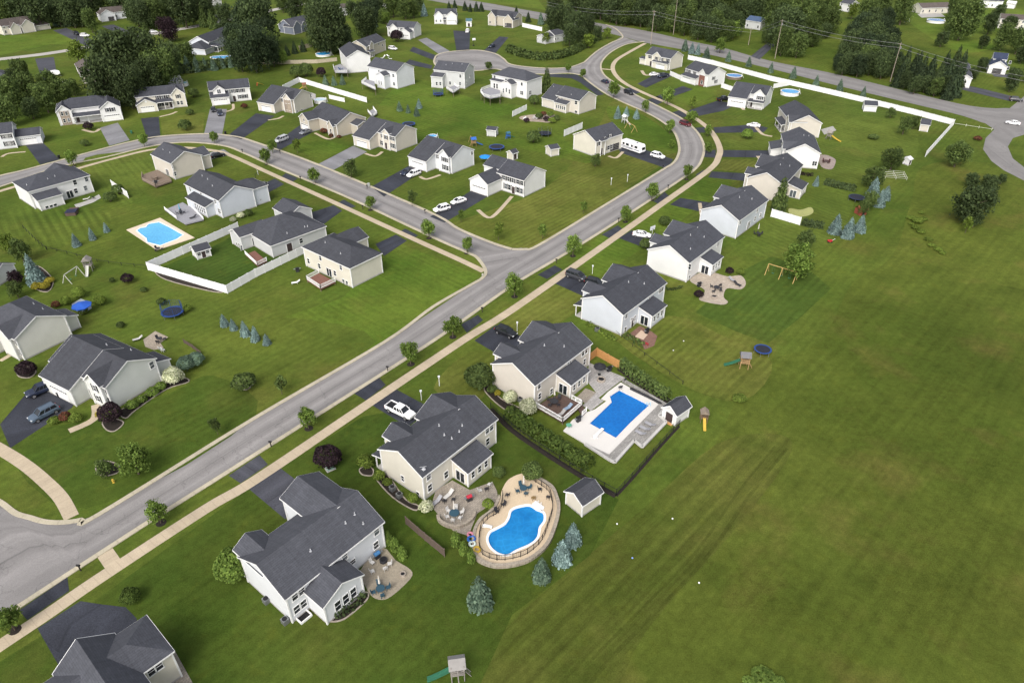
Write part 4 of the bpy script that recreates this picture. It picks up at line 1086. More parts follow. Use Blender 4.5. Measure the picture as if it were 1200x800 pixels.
h = street_front('pale blue house with the white car', 'pale blue two storey house with white car on its driveway and bright pool behind', ((556.7, 176), (529, 186), (503.5, 178.5)), S_BLUE2, 7.4, 15.2, (3.0, 2.1, .6, 7.3, .85), (1.6, 3.2, 6.0), (1.5, 3.0), 5.4)
h.win(C(400, 120, 6.667, [(1020, 405)]), .8, 1.2); h.done(); H39 = h
h = street_front('stone fronted house with the toy fort', 'beige house with stone front gable and yellow slide fort behind it', ((367.5, 110.6), (344, 117.5), (322, 115)), S_BEIGE, 7.0, 15.2, (2.9, 1.95, .8, 7.2, .9), (2.2, 3.6, 5.8), (2.2, 3.6), 5.2)
m_ = MB(); p = h.L3(2.9, OV-.86, 0); m_.box((p.x, p.y, 2.4), (3.6, .1, 4.6), math.atan2(h.d.y, h.d.x)); m_.build('stone_front', mat_paver('fieldstone', (.34, .28, .22), (.24, .2, .17), .5, .3), h.root)
h.win(C(290, 90, 8, [(595, 190), (512, 320), (468, 335)]), .8, 1.4); h.done()
h = House('house', 'tan house with the red flower bed', 'tan house with low front garage gable and red flower bed', T=((439, 134), (394, 147), (366, 133)), wall=S_TAN, roof=ROOF, ze=4.3, W=12.5, k=.5)
h.block('v', h.L-6.2, h.L-.4, OV-4.2, h.W/2, h.L-3.3, 6.2, .62); h.opening('garage', h.w3(h.L-3.3, OV-4.2, 1.3), -h.n, h.d, 4.6, 2.2); h.opening('window', h.w3(h.L-3.3, OV-4.2, 3.7), -h.n, h.d, .9, 1.1)
h.gable(2.6, 1.7, 1.2, 5.6, .9); h.opening('window', h.w3(2.6, OV-1.2, 1.8), -h.n, h.d, .9, 1.8); h.win(C(290, 90, 8, [(1000, 460)]), .7, 1.2)
h.block('u', -4.0, .6, h.W-6.5, h.W-1.5, h.W-4, 4.8, .4); h.done(); H37 = h
h = House('house', 'bright white house with two parked suvs', 'bright white two storey house with black shutters and gabled front garage', T=((640.5, 200), (614, 212.5), (582, 202.5)), wall=S_WHITE, roof=ROOF2, W=10.6)
h.block('v', 8.6, 15.2, OV-6.2, h.W/2, 11.9, 5.9, .62); h.opening('garage', h.w3(11.9, OV-6.2, 1.3), -h.n, h.d, 5.0, 2.2)
h.block('u', 9.0, 16.2, 1.5, h.W-OV-.02, h.W/2, h.zr-.02, .5)
for u in (.9, 2.4, 4.4, 6.0, 7.6): h.opening('window', h.w3(u, OV, 4.15), -h.n, h.d, .9, 1.35, True)
for u in (1.1, 2.4, 5.6, 6.9): h.opening('window', h.w3(u, OV, 1.7), -h.n, h.d, .95, 1.6, True)
h.opening('door', h.w3(4.1, OV, 1.2), -h.n, h.d, 1.1, 2.1); h.done(); H40 = h

# --- beyond the cross street, upper left
h = small_house('white house with the dark truck', 'white two storey house with lone front gable and dark truck on its driveway', (242.5, 96), (290.6, 92), 4.9, 5.0, wall=S_WHITE, roof=ROOF2)
h.block('u', .4, 7.0, OV-3.2, OV, OV, 4.4, .42); h.gable(3.8, 2.1, 1.6, 7.1, .75)
h.opening('garage', h.w3(3.7, OV-3.2, 1.3), -h.n, h.d, 5.0, 2.2); h.opening('window', h.w3(3.8, OV-1.6, 4.9), -h.n, h.d, 1.3, 1.5)
for u in (8.6, 10.6, 12.6): h.opening('window', h.w3(u, OV, 4.15), -h.n, h.d, .95, 1.35, True)
for u in (11.3, 13.3): h.opening('window', h.w3(u, OV, 1.75), -h.n, h.d, 1.0, 1.4, True)
h.opening('door', h.w3(9.0, OV, 1.2), -h.n, h.d, 1.0, 2.1); h.done(); H35 = h
h = small_house('cream house with the round gable vent', 'cream two storey house with round vent in its garage gable', (156, 104), (214, 98.5), 4.7, 5.0, wall=S_CREAM, roof=ROOF2)
h.gable(3.6, 3.5, 3.4, 4.9, .55); h.opening('garage', h.w3(3.6, OV-3.4, 1.2), -h.n, h.d, 4.8, 2.1); h.gable(h.L-2.6, 2.4, 1.0, 7.4, .95); h.porch(7, h.L-5.2, False, 2.2, 3.5)
for u in (8, 9.6, 11.2): h.opening('window', h.w3(u, OV, 4.15), -h.n, h.d, .85, 1.3, True)
h.opening('window', h.w3(h.L-2.6, OV-1.0, 4.15), -h.n, h.d, .9, 1.3, True); h.opening('window', h.w3(h.L-3.2, OV-1.0, 1.7), -h.n, h.d, .9, 1.4); h.opening('window', h.w3(h.L-1.9, OV-1.0, 1.7), -h.n, h.d, .9, 1.4)
for u in (8.2, 10): h.opening('window', h.w3(u, OV, 1.7), -h.n, h.d, .9, 1.5, True)
h.opening('door', h.w3(12, OV, 1.2), -h.n, h.d, 1, 2.1); m_ = MB(); q = h.L3(3.6, OV-3.5, 4.0); q2 = h.L3(3.6, OV-3.35, 4.0); m_.cyl(q, q2, .4, n=12); m_.build('gable_vent', TRIM, h.root); h.done(); H34 = h
h = small_house('white twin gabled house', 'white twin gabled house with stone front and grey concrete driveway', (63, 117.5), (131, 110), 5.3, 5.0, .5, ('h', 'h'), wall=S_WHITE, roof=ROOF2)
h.gable(2.4, 2.3, 1.4, 7.0, .85); h.gable(h.L-1.8, 3.3, 3.6, 7.2, .7); h.porch(5, h.L-5.3, False, 2.4, 3.4)
m_ = MB(); p = h.L3(2.4, OV-1.46, 0); m_.box((p.x, p.y, 2.5), (3.0, .1, 5.0), math.atan2(h.d.y, h.d.x)); m_.build('stone_front', mat_paver('fieldstone', (.34, .28, .22), (.24, .2, .17)), h.root)
for u in (1.7, 3.1): h.opening('window', h.w3(u, OV-1.5, 4.15), -h.n, h.d, .8, 1.3); h.opening('window', h.w3(u, OV-1.5, 1.7), -h.n, h.d, .8, 1.3)
for u in (h.L-2.6, h.L-1.0): h.opening('window', h.w3(u, OV-3.6, 4.15), -h.n, h.d, .9, 1.3, True)
h.opening('garage', h.w3(h.L-1.8, OV-3.6, 1.3), -h.n, h.d, 5.2, 2.2); h.opening('door', h.w3(6, OV, 1.2), -h.n, h.d, 1, 2.1); h.done(); H33 = h
h = small_house('pale blue house at the left edge', 'pale blue house at the left edge with separate garage wing', (-14, 146), (14, 143), 4.8, 5.0, wall=S_BLUE2, roof=ROOF2)
h.block('u', h.L-.6, h.L+7, 2.0, 9, 5.5, 4.6, .42); h.opening('garage', h.w3(h.L+3.2, 2.0, 1.3), -h.n, h.d, 4.8, 2.2)
facade(h, 5, True, True, 4, h.L-1.5); h.done()

# --- far houses among the trees
h = small_house('brown brick house on the far lawn', 'tan brick house with brown roof on the far upper left lawn', (-6, 24), (31, 19), 5.2, 4.4, .55, wall=S_CREAM, roof=ROOF3)
h.gable(h.L-4, 3.2, 3, 6.8, .8); h.gable(6, 2.4, 2.6, 6.0, 1.0); h.block('u', h.L, h.L+8, -1, 6, 2.5, 5.6, .8, 'g', 'h'); facade(h, 4, False); h.done()
h = small_house('white house among the dark pines', 'white low house with grey roof and arched garage among dark pines', (117, 9.5), (143, 7), 5, 4, .5, wall=S_BLUE2, roof=ROOF3); h.gable(1.5, 4, 4, 6.4, .55); h.opening('open_garage', h.w3(3, OV-4, 1.3), -h.n, h.d, 3.2, 2.3); facade(h, 3); h.done()
h = small_house('blue grey house with the covered pool porch', 'blue grey house with white trimmed gable above a garden pool', (231, 43), (264, 31), 5.6, 4.4, .5, wall=S_BLUE, roof=ROOF2)
h.block('u', -7, 1, -1.5, 8, 4, 5.4, .5, 'h', 'g'); h.gable(h.L-3.5, 2.5, 1.6, 6.6, .9); h.porch(.5, 5, False, 4.5, 3.2, .1); facade(h, 4, False); h.done()
h = small_house('slate blue house with arched windows', 'slate blue house with steep white trimmed gables and arched windows', (332, 23.5), (359, 17.5), 5, 4, .6, wall=mat_siding('slate_blue_siding', (.17, .19, .24)), roof=ROOF2)
h.gable(2.5, 3, 2.5, 6.8, .95); h.gable(8.5, 2.0, 1.6, 5.6, .9); facade(h, 4, False); h.done()
for phr, lab_, r1, r2, hw, ze, wl_, rf_ in (
    ('brown roofed house behind the oaks', 'small tan house with steep roof hidden behind the big oaks', (97, 69), (105, 82), 4, 3.6, S_TAN, ROOF3),
    ('grey roofed house at the left edge wood', 'grey roofed house half hidden by trees at the left edge', (-8, 80), (8, 90), 4.5, 3.6, S_GREY, ROOF),
    ('pale house behind the tall pine', 'pale house half hidden behind the tall dark pine', (398, 5), (414, 4), 4.5, 4, S_GREY, ROOF3),
    ('narrow white house past the pine', 'narrow white house between tall far pines', (437, -2), (446, 3), 4, 5, S_WHITE, ROOF3),
    ('tiny white house at the top left', 'tiny white house at the top behind dark woods', (247, -3), (256, -4), 4, 4, S_WHITE, ROOF3),
    ('blue roofed house by the county road', 'blue roofed house with dark porch across the county road', (879, 18.5), (897, 21), 4.4, 4.2, S_GREY, mat_roof('blue_shingles', (.065, .10, .17))),
    ('white house above the dark forest', 'white house end rising above the dark forest at the top', (990, -1), (1003, 1), 4.4, 4.6, S_WHITE, ROOF),
    ('brown roofed bungalow with the ring pool', 'brown roofed bungalow with a raised ring pool on its lawn', (1076, 4), (1111, 3), 5, 3.4, S_CREAM, ROOF3),
    ('white house at the far top right', 'white house at the very top right with dark roof', (1152, -4), (1176, -3), 4.5, 4.2, S_WHITE, ROOF2),
    ('cream house at the right edge', 'cream two storey house with brown roof at the right edge', (1173, 16), (1204, 18), 4.8, 5, S_CREAM, ROOF3)):
    h = small_house(phr, lab_, r1, r2, hw, ze, .45, wall=wl_, roof=rf_); facade(h, max(2, int(h.L/4)), False); h.done()
h = small_house('white house with the navy roof', 'white gabled house with navy roof across the county road', (1165, 61.5), (1182, 63), 4.2, 5, wall=S_WHITE, roof=mat_roof('navy_shingles', (.035, .045, .08)))
h.gable(2.5, 3.4, 7, 5.6, .6); h.opening('open_garage', h.w3(2.5, OV-7, 1.3), -h.n, h.d, 3.6, 2.2); facade(h, 2, False, True, 7.2, h.L-1.2); h.done()
h = small_house('white barn behind the conifers', 'white barn end standing behind the row of conifers', (1130, 71), (1133, 88), 2.6, 4, wall=S_WHITE, roof=ROOF, land=False); h.done()
h = small_house('white cottage cut off at the left edge', 'white cottage cut off at the left edge beside the blue spruce', (-6, 308), (3, 309), 3, 2.8, wall=S_WHITE, roof=ROOF); h.done()

# --- garden sheds
def shed(label, r1, r2, hw, ze=2.3, k=.55, wall=S_WHITE, roof=ROOF, door=None, ramp=False):
    h = small_house('', label, r1, r2, hw, ze, k, wall=wall, roof=roof, land=False)
    h.root.name = 'garden_shed'; h.root['category'] = 'shed'
    if door == '0': h.owin('0', [(hw, 1.1)], 1.4, 1.8, 'door')
    elif door == '1': h.owin('1', [(hw, 1.1)], 1.4, 1.8, 'door')
    elif door == 'n': h.owin('n', [(h.L/2, 1.1)], 1.2, 1.8, 'door')
    elif door == 'w': h.owin('n', [(h.L*.25, 1.4), (h.L*.75, 1.4)], .9, .9); h.owin('n', [(h.L/2, 1.0)], .9, 1.7, 'door')
    return h.done()
shed('cream garden shed with grey gable roof beside the kidney pool lawn', (672, 578), (697, 561.5), 2.0, 2.5, .6, S_CREAM)
shed('white barn roofed shed with plank ramp behind the rectangular pool', (785, 476), (803, 464), 1.7, 2.3, .8, S_WHITE, ROOF2, '0')
shed('white shed with door and windows inside the white fenced yard', (224, 289), (243, 283.5), 1.8, 2.0, .6, S_WHITE, ROOF2, 'w')
shed('cream shed with dark roof behind the cream camper house', (642, 170.5), (653, 168.5), 1.9, 2.4, .5, S_CREAM, ROOF2)
shed('small cream shed with open dark doorway behind the bright white house', (597, 176.5), (604, 174), 1.5, 2.2, .6, S_CREAM, ROOF2, 'n')
shed('white shed with dark roof against the long white fence', (1013, 118), (1029, 119), 2.2, 2.4, .55, S_WHITE, ROOF2)
shed('beige shed with dark roof at the long white fence corner', (1080, 139), (1092, 140.5), 2.4, 2.4, .6, S_BEIGE, ROOF2)
shed('pale grey shed with white ramp on the lawn behind the curved deck', (571, 148), (583, 149), 1.7, 2.2, .5, S_GREY, ROOF2)
shed('white shed with teal roof beside the twin gabled white house', (546, 22), (553, 22), 2.4, 3, .5, S_WHITE, mat_roof('teal_shingles', (.06, .12, .15)), 'n')
shed('tiny white playhouse shed beneath the round lawn tree', (1063, 184.5), (1067, 183), 1.2, 1.9, .5, S_WHITE, M('white_shed_roof', (.6, .6, .6)), 'n')
shed('white shed with pale roof at the far top right', (1181, 1), (1192, 2), 2.5, 3, .5, S_WHITE, M('white_shed_roof', (.6, .6, .6)))
# ================================================================ TREES AND SHRUBS
LEAF = {
 'maple': mat_leaf('maple_leaves', (.065, .115, .020), (.19, .27, .055)),
 'lime': mat_leaf('light_green_leaves', (.070, .115, .016), (.19, .25, .045)),
 'oak': mat_leaf('dark_oak_leaves', (.030, .048, .020), (.085, .118, .042)),
 'mid': mat_leaf('mid_green_leaves', (.040, .066, .020), (.120, .165, .045)),
 'pine': mat_leaf('dark_pine_needles', (.020, .034, .018), (.058, .084, .036)),
 'blue': mat_leaf('blue_spruce_needles', (.085, .135, .128), (.27, .37, .35)),
 'green': mat_leaf('green_spruce_needles', (.055, .095, .066), (.17, .24, .165)),
 'purple': mat_leaf('purple_plum_leaves', (.013, .009, .012), (.048, .028, .034)),
 'yellow': mat_leaf('yellow_shrub_leaves', (.16, .15, .015), (.42, .36, .05)),
 'white': mat_leaf('white_hydrangea_flowers', (.22, .26, .12), (.72, .72, .54)),
 'box': mat_leaf('boxwood_leaves', (.036, .066, .013), (.115, .165, .034)),
 'red': mat_leaf('red_flower_leaves', (.05, .045, .016), (.20, .06, .045)),
}
def leafquad(m, p, s, nrm=None, rnd=RND):
    a = Vector((rnd.gauss(0, 1), rnd.gauss(0, 1), rnd.gauss(0, 1)))
    if nrm is not None: a = a*.55+nrm
    if a.length < 1e-3: a = Vector((0, 0, 1))
    a.normalize(); u = a.orthogonal().normalized(); v = a.cross(u); th = rnd.random()*6.28
    x = (u*math.cos(th)+v*math.sin(th))*s; y = a.cross(x).normalized()*s*rnd.uniform(.55, .9)
    k = rnd.uniform(-.25, .25)
    m.face([p-x-y*.3, p+y, p+x+y*k, p-y])
def crown_round(seed, n, lobes, ls, low=.12, flat=1.0):
    """unit crown: width about 1, heights 0..1 scaled later; built of lobes of leaf clumps"""
    r = random.Random(seed); m = MB(); L = []
    for i in range(lobes):
        a = i*2.399+r.random(); h = (i+.5)/lobes
        z = low+.14+(.86-low-.16)*h
        rad = .5*math.sin(math.pi*min(max((z-low)/(1.0-low), .05), .97))**.55
        d = rad*r.uniform(.35, .72)
        L.append((Vector((math.cos(a)*d, math.sin(a)*d, z)), r.uniform(.17, .27)*(1.1-.35*h)))
    L.append((Vector((0, 0, .55)), .3)); L.append((Vector((.02, 0, .8)), .2))
    for i in range(n):
        c, rr = L[r.randrange(len(L))]
        d = Vector((r.gauss(0, 1), r.gauss(0, 1), r.gauss(0, 1))).normalized()
        q = rr*(r.random()**.4)*r.uniform(.8, 1.16)
        p = c+Vector((d.x*q, d.y*q, d.z*q*.85*flat))
        if p.z < low*.8: continue
        leafquad(m, p, ls*r.uniform(.6, 1.35), d, r)
    return m
def trunk_round(seed, w=.035, low=.2):
    r = random.Random(seed); m = MB()
    m.cyl((0, 0, 0), (0, 0, low+.12), w, w*.72, 7); m.cyl((0, 0, low+.12), (r.uniform(-.03, .03), r.uniform(-.03, .03), .82), w*.72, w*.15, 6)
    for i in range(6):
        a = i*2.4+r.random(); z = low+.05+.07*i
        m.cyl((0, 0, z), (math.cos(a)*.3, math.sin(a)*.3, z+.22), w*.4, w*.1, 5)
    return m
def crown_cone(seed, tiers, per, ls, droop=.35, w=.5, top=1.0, skirt=.04, curve=.85):
    r = random.Random(seed); m = MB()
    for t in range(tiers):
        h = t/(tiers-1); z = skirt+(top-skirt)*h**.95
        R_ = w*(1-h)**curve+.012
        k = max(4, int(per*(1-h)+3))
        for i in range(k):
            a = 2*math.pi*(i+r.random()*.8)/k; rr = R_*r.uniform(.72, 1.08)
            for f in (.98, .78, .55, .32):
                if f < .5 and r.random() < .45: continue
                p = Vector((math.cos(a)*rr*f, math.sin(a)*rr*f, z-droop*rr*f*.55+r.uniform(-.012, .012)))
                d = Vector((math.cos(a), math.sin(a), .9))
                leafquad(m, p, ls*(.55+.75*(1-h))*r.uniform(.7, 1.2), d, r)
    return m
def trunk_cone(w=.02):
    m = MB(); m.cyl((0, 0, 0), (0, 0, .93), w, .004, 6); return m
def crown_ball(seed, n, ls, flat=.8):
    r = random.Random(seed); m = MB()
    for i in range(n):
        d = Vector((r.gauss(0, 1), r.gauss(0, 1), abs(r.gauss(0, 1))*1.0-.15)).normalized()
        q = .5*(1-.22*r.random()**2)*(1+.10*math.sin(5*d.x+seed)*math.cos(4*d.y+seed*2))
        leafquad(m, Vector((d.x*q, d.y*q, .42+d.z*q*1.05)), ls*r.uniform(.6, 1.3), d, r)
    return m
def stems_ball(): 
    m = MB()
    for i in range(4): a = i*1.6; m.cyl((0, 0, 0), (math.cos(a)*.25, math.sin(a)*.25, .5), .02, .008, 5)
    return m
KIND = {  # name, category, height/width, crown-centre height share
 'maple': ('street_tree', 'tree', 1.3, .56), 'garden': ('garden_tree', 'tree', 1.15, .55), 'big': ('deciduous_tree', 'tree', 1.05, .55),
 'huge': ('oak_tree', 'tree', 1.0, .55), 'spruce': ('spruce_tree', 'tree', 1.5, .42), 'pine': ('pine_tree', 'tree', 1.9, .45), 'column': ('columnar_evergreen', 'tree', 2.2, .5), 'shrub': ('shrub', 'shrub', .8, .5), 'bigshrub': ('shrub', 'shrub', .9, .5), 'sapling': ('sapling', 'tree', 1.7, .55)}
VAR = {
 'maple': [(crown_round(20+i, 1700, 13, .040, .2), trunk_round(i, .028, .2)) for i in range(3)],
 'garden': [(crown_round(40+i, 2000, 14, .036, .13), trunk_round(i+5, .03, .14)) for i in range(2)],
 'big': [(crown_round(60+i, 3200, 18, .031, .08), trunk_round(i+9, .03, .12)) for i in range(3)],
 'huge': [(crown_round(80+i, 5200, 26, .025, .05), trunk_round(i+13, .032, .1)) for i in range(3)],
 'spruce': [(crown_cone(100+i, 22, 34, .058, .4, .5, 1, .03, .58), trunk_cone(.022)) for i in range(3)],
 'pine': [(crown_cone(120+i, 22, 22, .066, .3, .5, 1, .05, .62), trunk_cone(.024)) for i in range(3)],
 'column': [(crown_cone(140+i, 20, 20, .07, -.2, .48, 1, .03, .42), trunk_cone(.03)) for i in range(1)],
 'shrub': [(crown_ball(160+i, 700, .07), stems_ball()) for i in range(2)],
 'bigshrub': [(crown_ball(170+i, 1900, .045), stems_ball()) for i in range(2)],
 'sapling': [(crown_round(180+i, 600, 8, .05, .22), trunk_round(i+30, .02, .2)) for i in range(2)],
}
_pro = {}
def tree_proto(kind, leaf, i):
    key = (kind, leaf, i)
    if key not in _pro:
        c, t = VAR[kind][i]; nm = KIND[kind][0]
        _pro[key] = (c.mesh(nm+'_foliage', LEAF[leaf]), t.mesh(nm+'_wood', BARK))
    return _pro[key]
TREE_N = 0
def tree(kind, x, y, w, label, leaf=None, ratio=None, group=None, name=None, base=None):
    """crown centre (x, y) and crown width w in photo pixels; or base=True when (x, y) is the foot"""
    global TREE_N
    TREE_N += 1
    nm, cat, ra, cc = KIND[kind]; ra = ratio or ra; leaf = leaf or {'maple': 'maple', 'garden': 'mid', 'big': 'mid', 'huge': 'oak', 'spruce': 'blue', 'pine': 'pine', 'column': 'box', 'shrub': 'box', 'bigshrub': 'box', 'sapling': 'maple'}[kind]
    z = 0; W_ = 1
    for _ in range(4):
        W_ = w*depth(x, y, z)/F
        z = 0 if base else W_*ra*cc
    p = P(x, y, z)
    r = random.Random(TREE_N*7+3)
    i = r.randrange(len(VAR[kind])); cm, tm = tree_proto(kind, leaf, i)
    o = bpy.data.objects.new(name or nm, None); COL.objects.link(o); o.empty_display_size = .5
    o.location = (p.x, p.y, 0); o.rotation_euler = (r.uniform(-.03, .03), r.uniform(-.03, .03), r.random()*6.28)
    o.scale = (W_*r.uniform(.88, 1.12), W_*r.uniform(.88, 1.12), W_*ra*r.uniform(.92, 1.08))
    c = bpy.data.objects.new('crown' if cat == 'tree' else 'foliage', cm); t = bpy.data.objects.new('trunk' if cat == 'tree' else 'stem', tm)
    for q in (c, t): COL.objects.link(q); q.parent = o
    tag(o, label, cat, group)
    o['_p'] = (p.x, p.y)
    return o

# street trees on the verges (crown centre x, y, crown width)
for x, y, w, l in (
    (603, 332, 25, 'round street maple at the crossroads beside the black suv driveway'), (530, 381, 23, 'round street maple opposite the beige house with rectangular pool'),
    (480, 412, 25, 'round street maple above the white pickup driveway'), (359, 488, 25, 'round street maple left of the white pickup driveway'),
    (183, 598, 29, 'round street maple on the verge opposite the flower ring bed'), (8, 723, 34, 'street maple cut off at the left edge by the wide black driveway'),
    (672, 287, 20, 'street maple on the verge by the dark van driveway'), (734, 248, 18, 'street maple on the verge by the white sedan driveway'),
    (765, 223, 17, 'street maple in front of the plain backed pale blue house'), (806, 200, 15, 'street maple at the foot of the bend in the main street'),
    (830, 172, 12, 'small street tree inside the bend of the walkway'), (830, 152, 11, 'small street tree on the bend verge beside the white van drive'),
    (811, 136, 13, 'small street tree on the bend beside the dark pickup drive'), (786, 147, 13, 'street tree inside the bend opposite the maroon car'),
    (757, 124, 11, 'small street tree on the inner verge near the parked dark car'), (783, 112, 16, 'street tree before the white house with round blue pool'),
    (720, 103, 17, 'street tree beside the dark blue car on the road'), (666, 79, 8, 'small street tree at the neck of the turning circle'),
    (683, 85, 9, 'sapling at the corner of the turning circle neck'), (787, 168, 9, 'small street tree inside the bend beside the camper drive'),
    (547, 285, 18, 'street maple nearest the crossroads on the cross street'), (502, 266, 20, 'broad street maple beside the railed deck house driveway'),
    (433, 236, 15, 'street maple between two driveways of the cross street'), (368, 205, 15, 'street maple beside the low grey house driveway'),
    (311, 182, 15, 'street maple beside the parked dark hatchback by the cross street'), (250, 159, 12, 'pointed street tree opposite the white house with dark truck'),
    (167, 163, 13, 'street tree below the twin gabled white house'), (83, 184, 15, 'street tree on the far verge behind the hot tub house'), (318, 170, 14, 'leafy street tree beside the silver van drive')):
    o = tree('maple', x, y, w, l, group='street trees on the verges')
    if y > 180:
        q = o.location; n_ = 12; struct(sheet('mulch_bed', [Vector((q.x+.75*math.cos(i*6.283/n_), q.y+.75*math.sin(i*6.283/n_))) for i in range(n_)], .045, MULCH, 0))
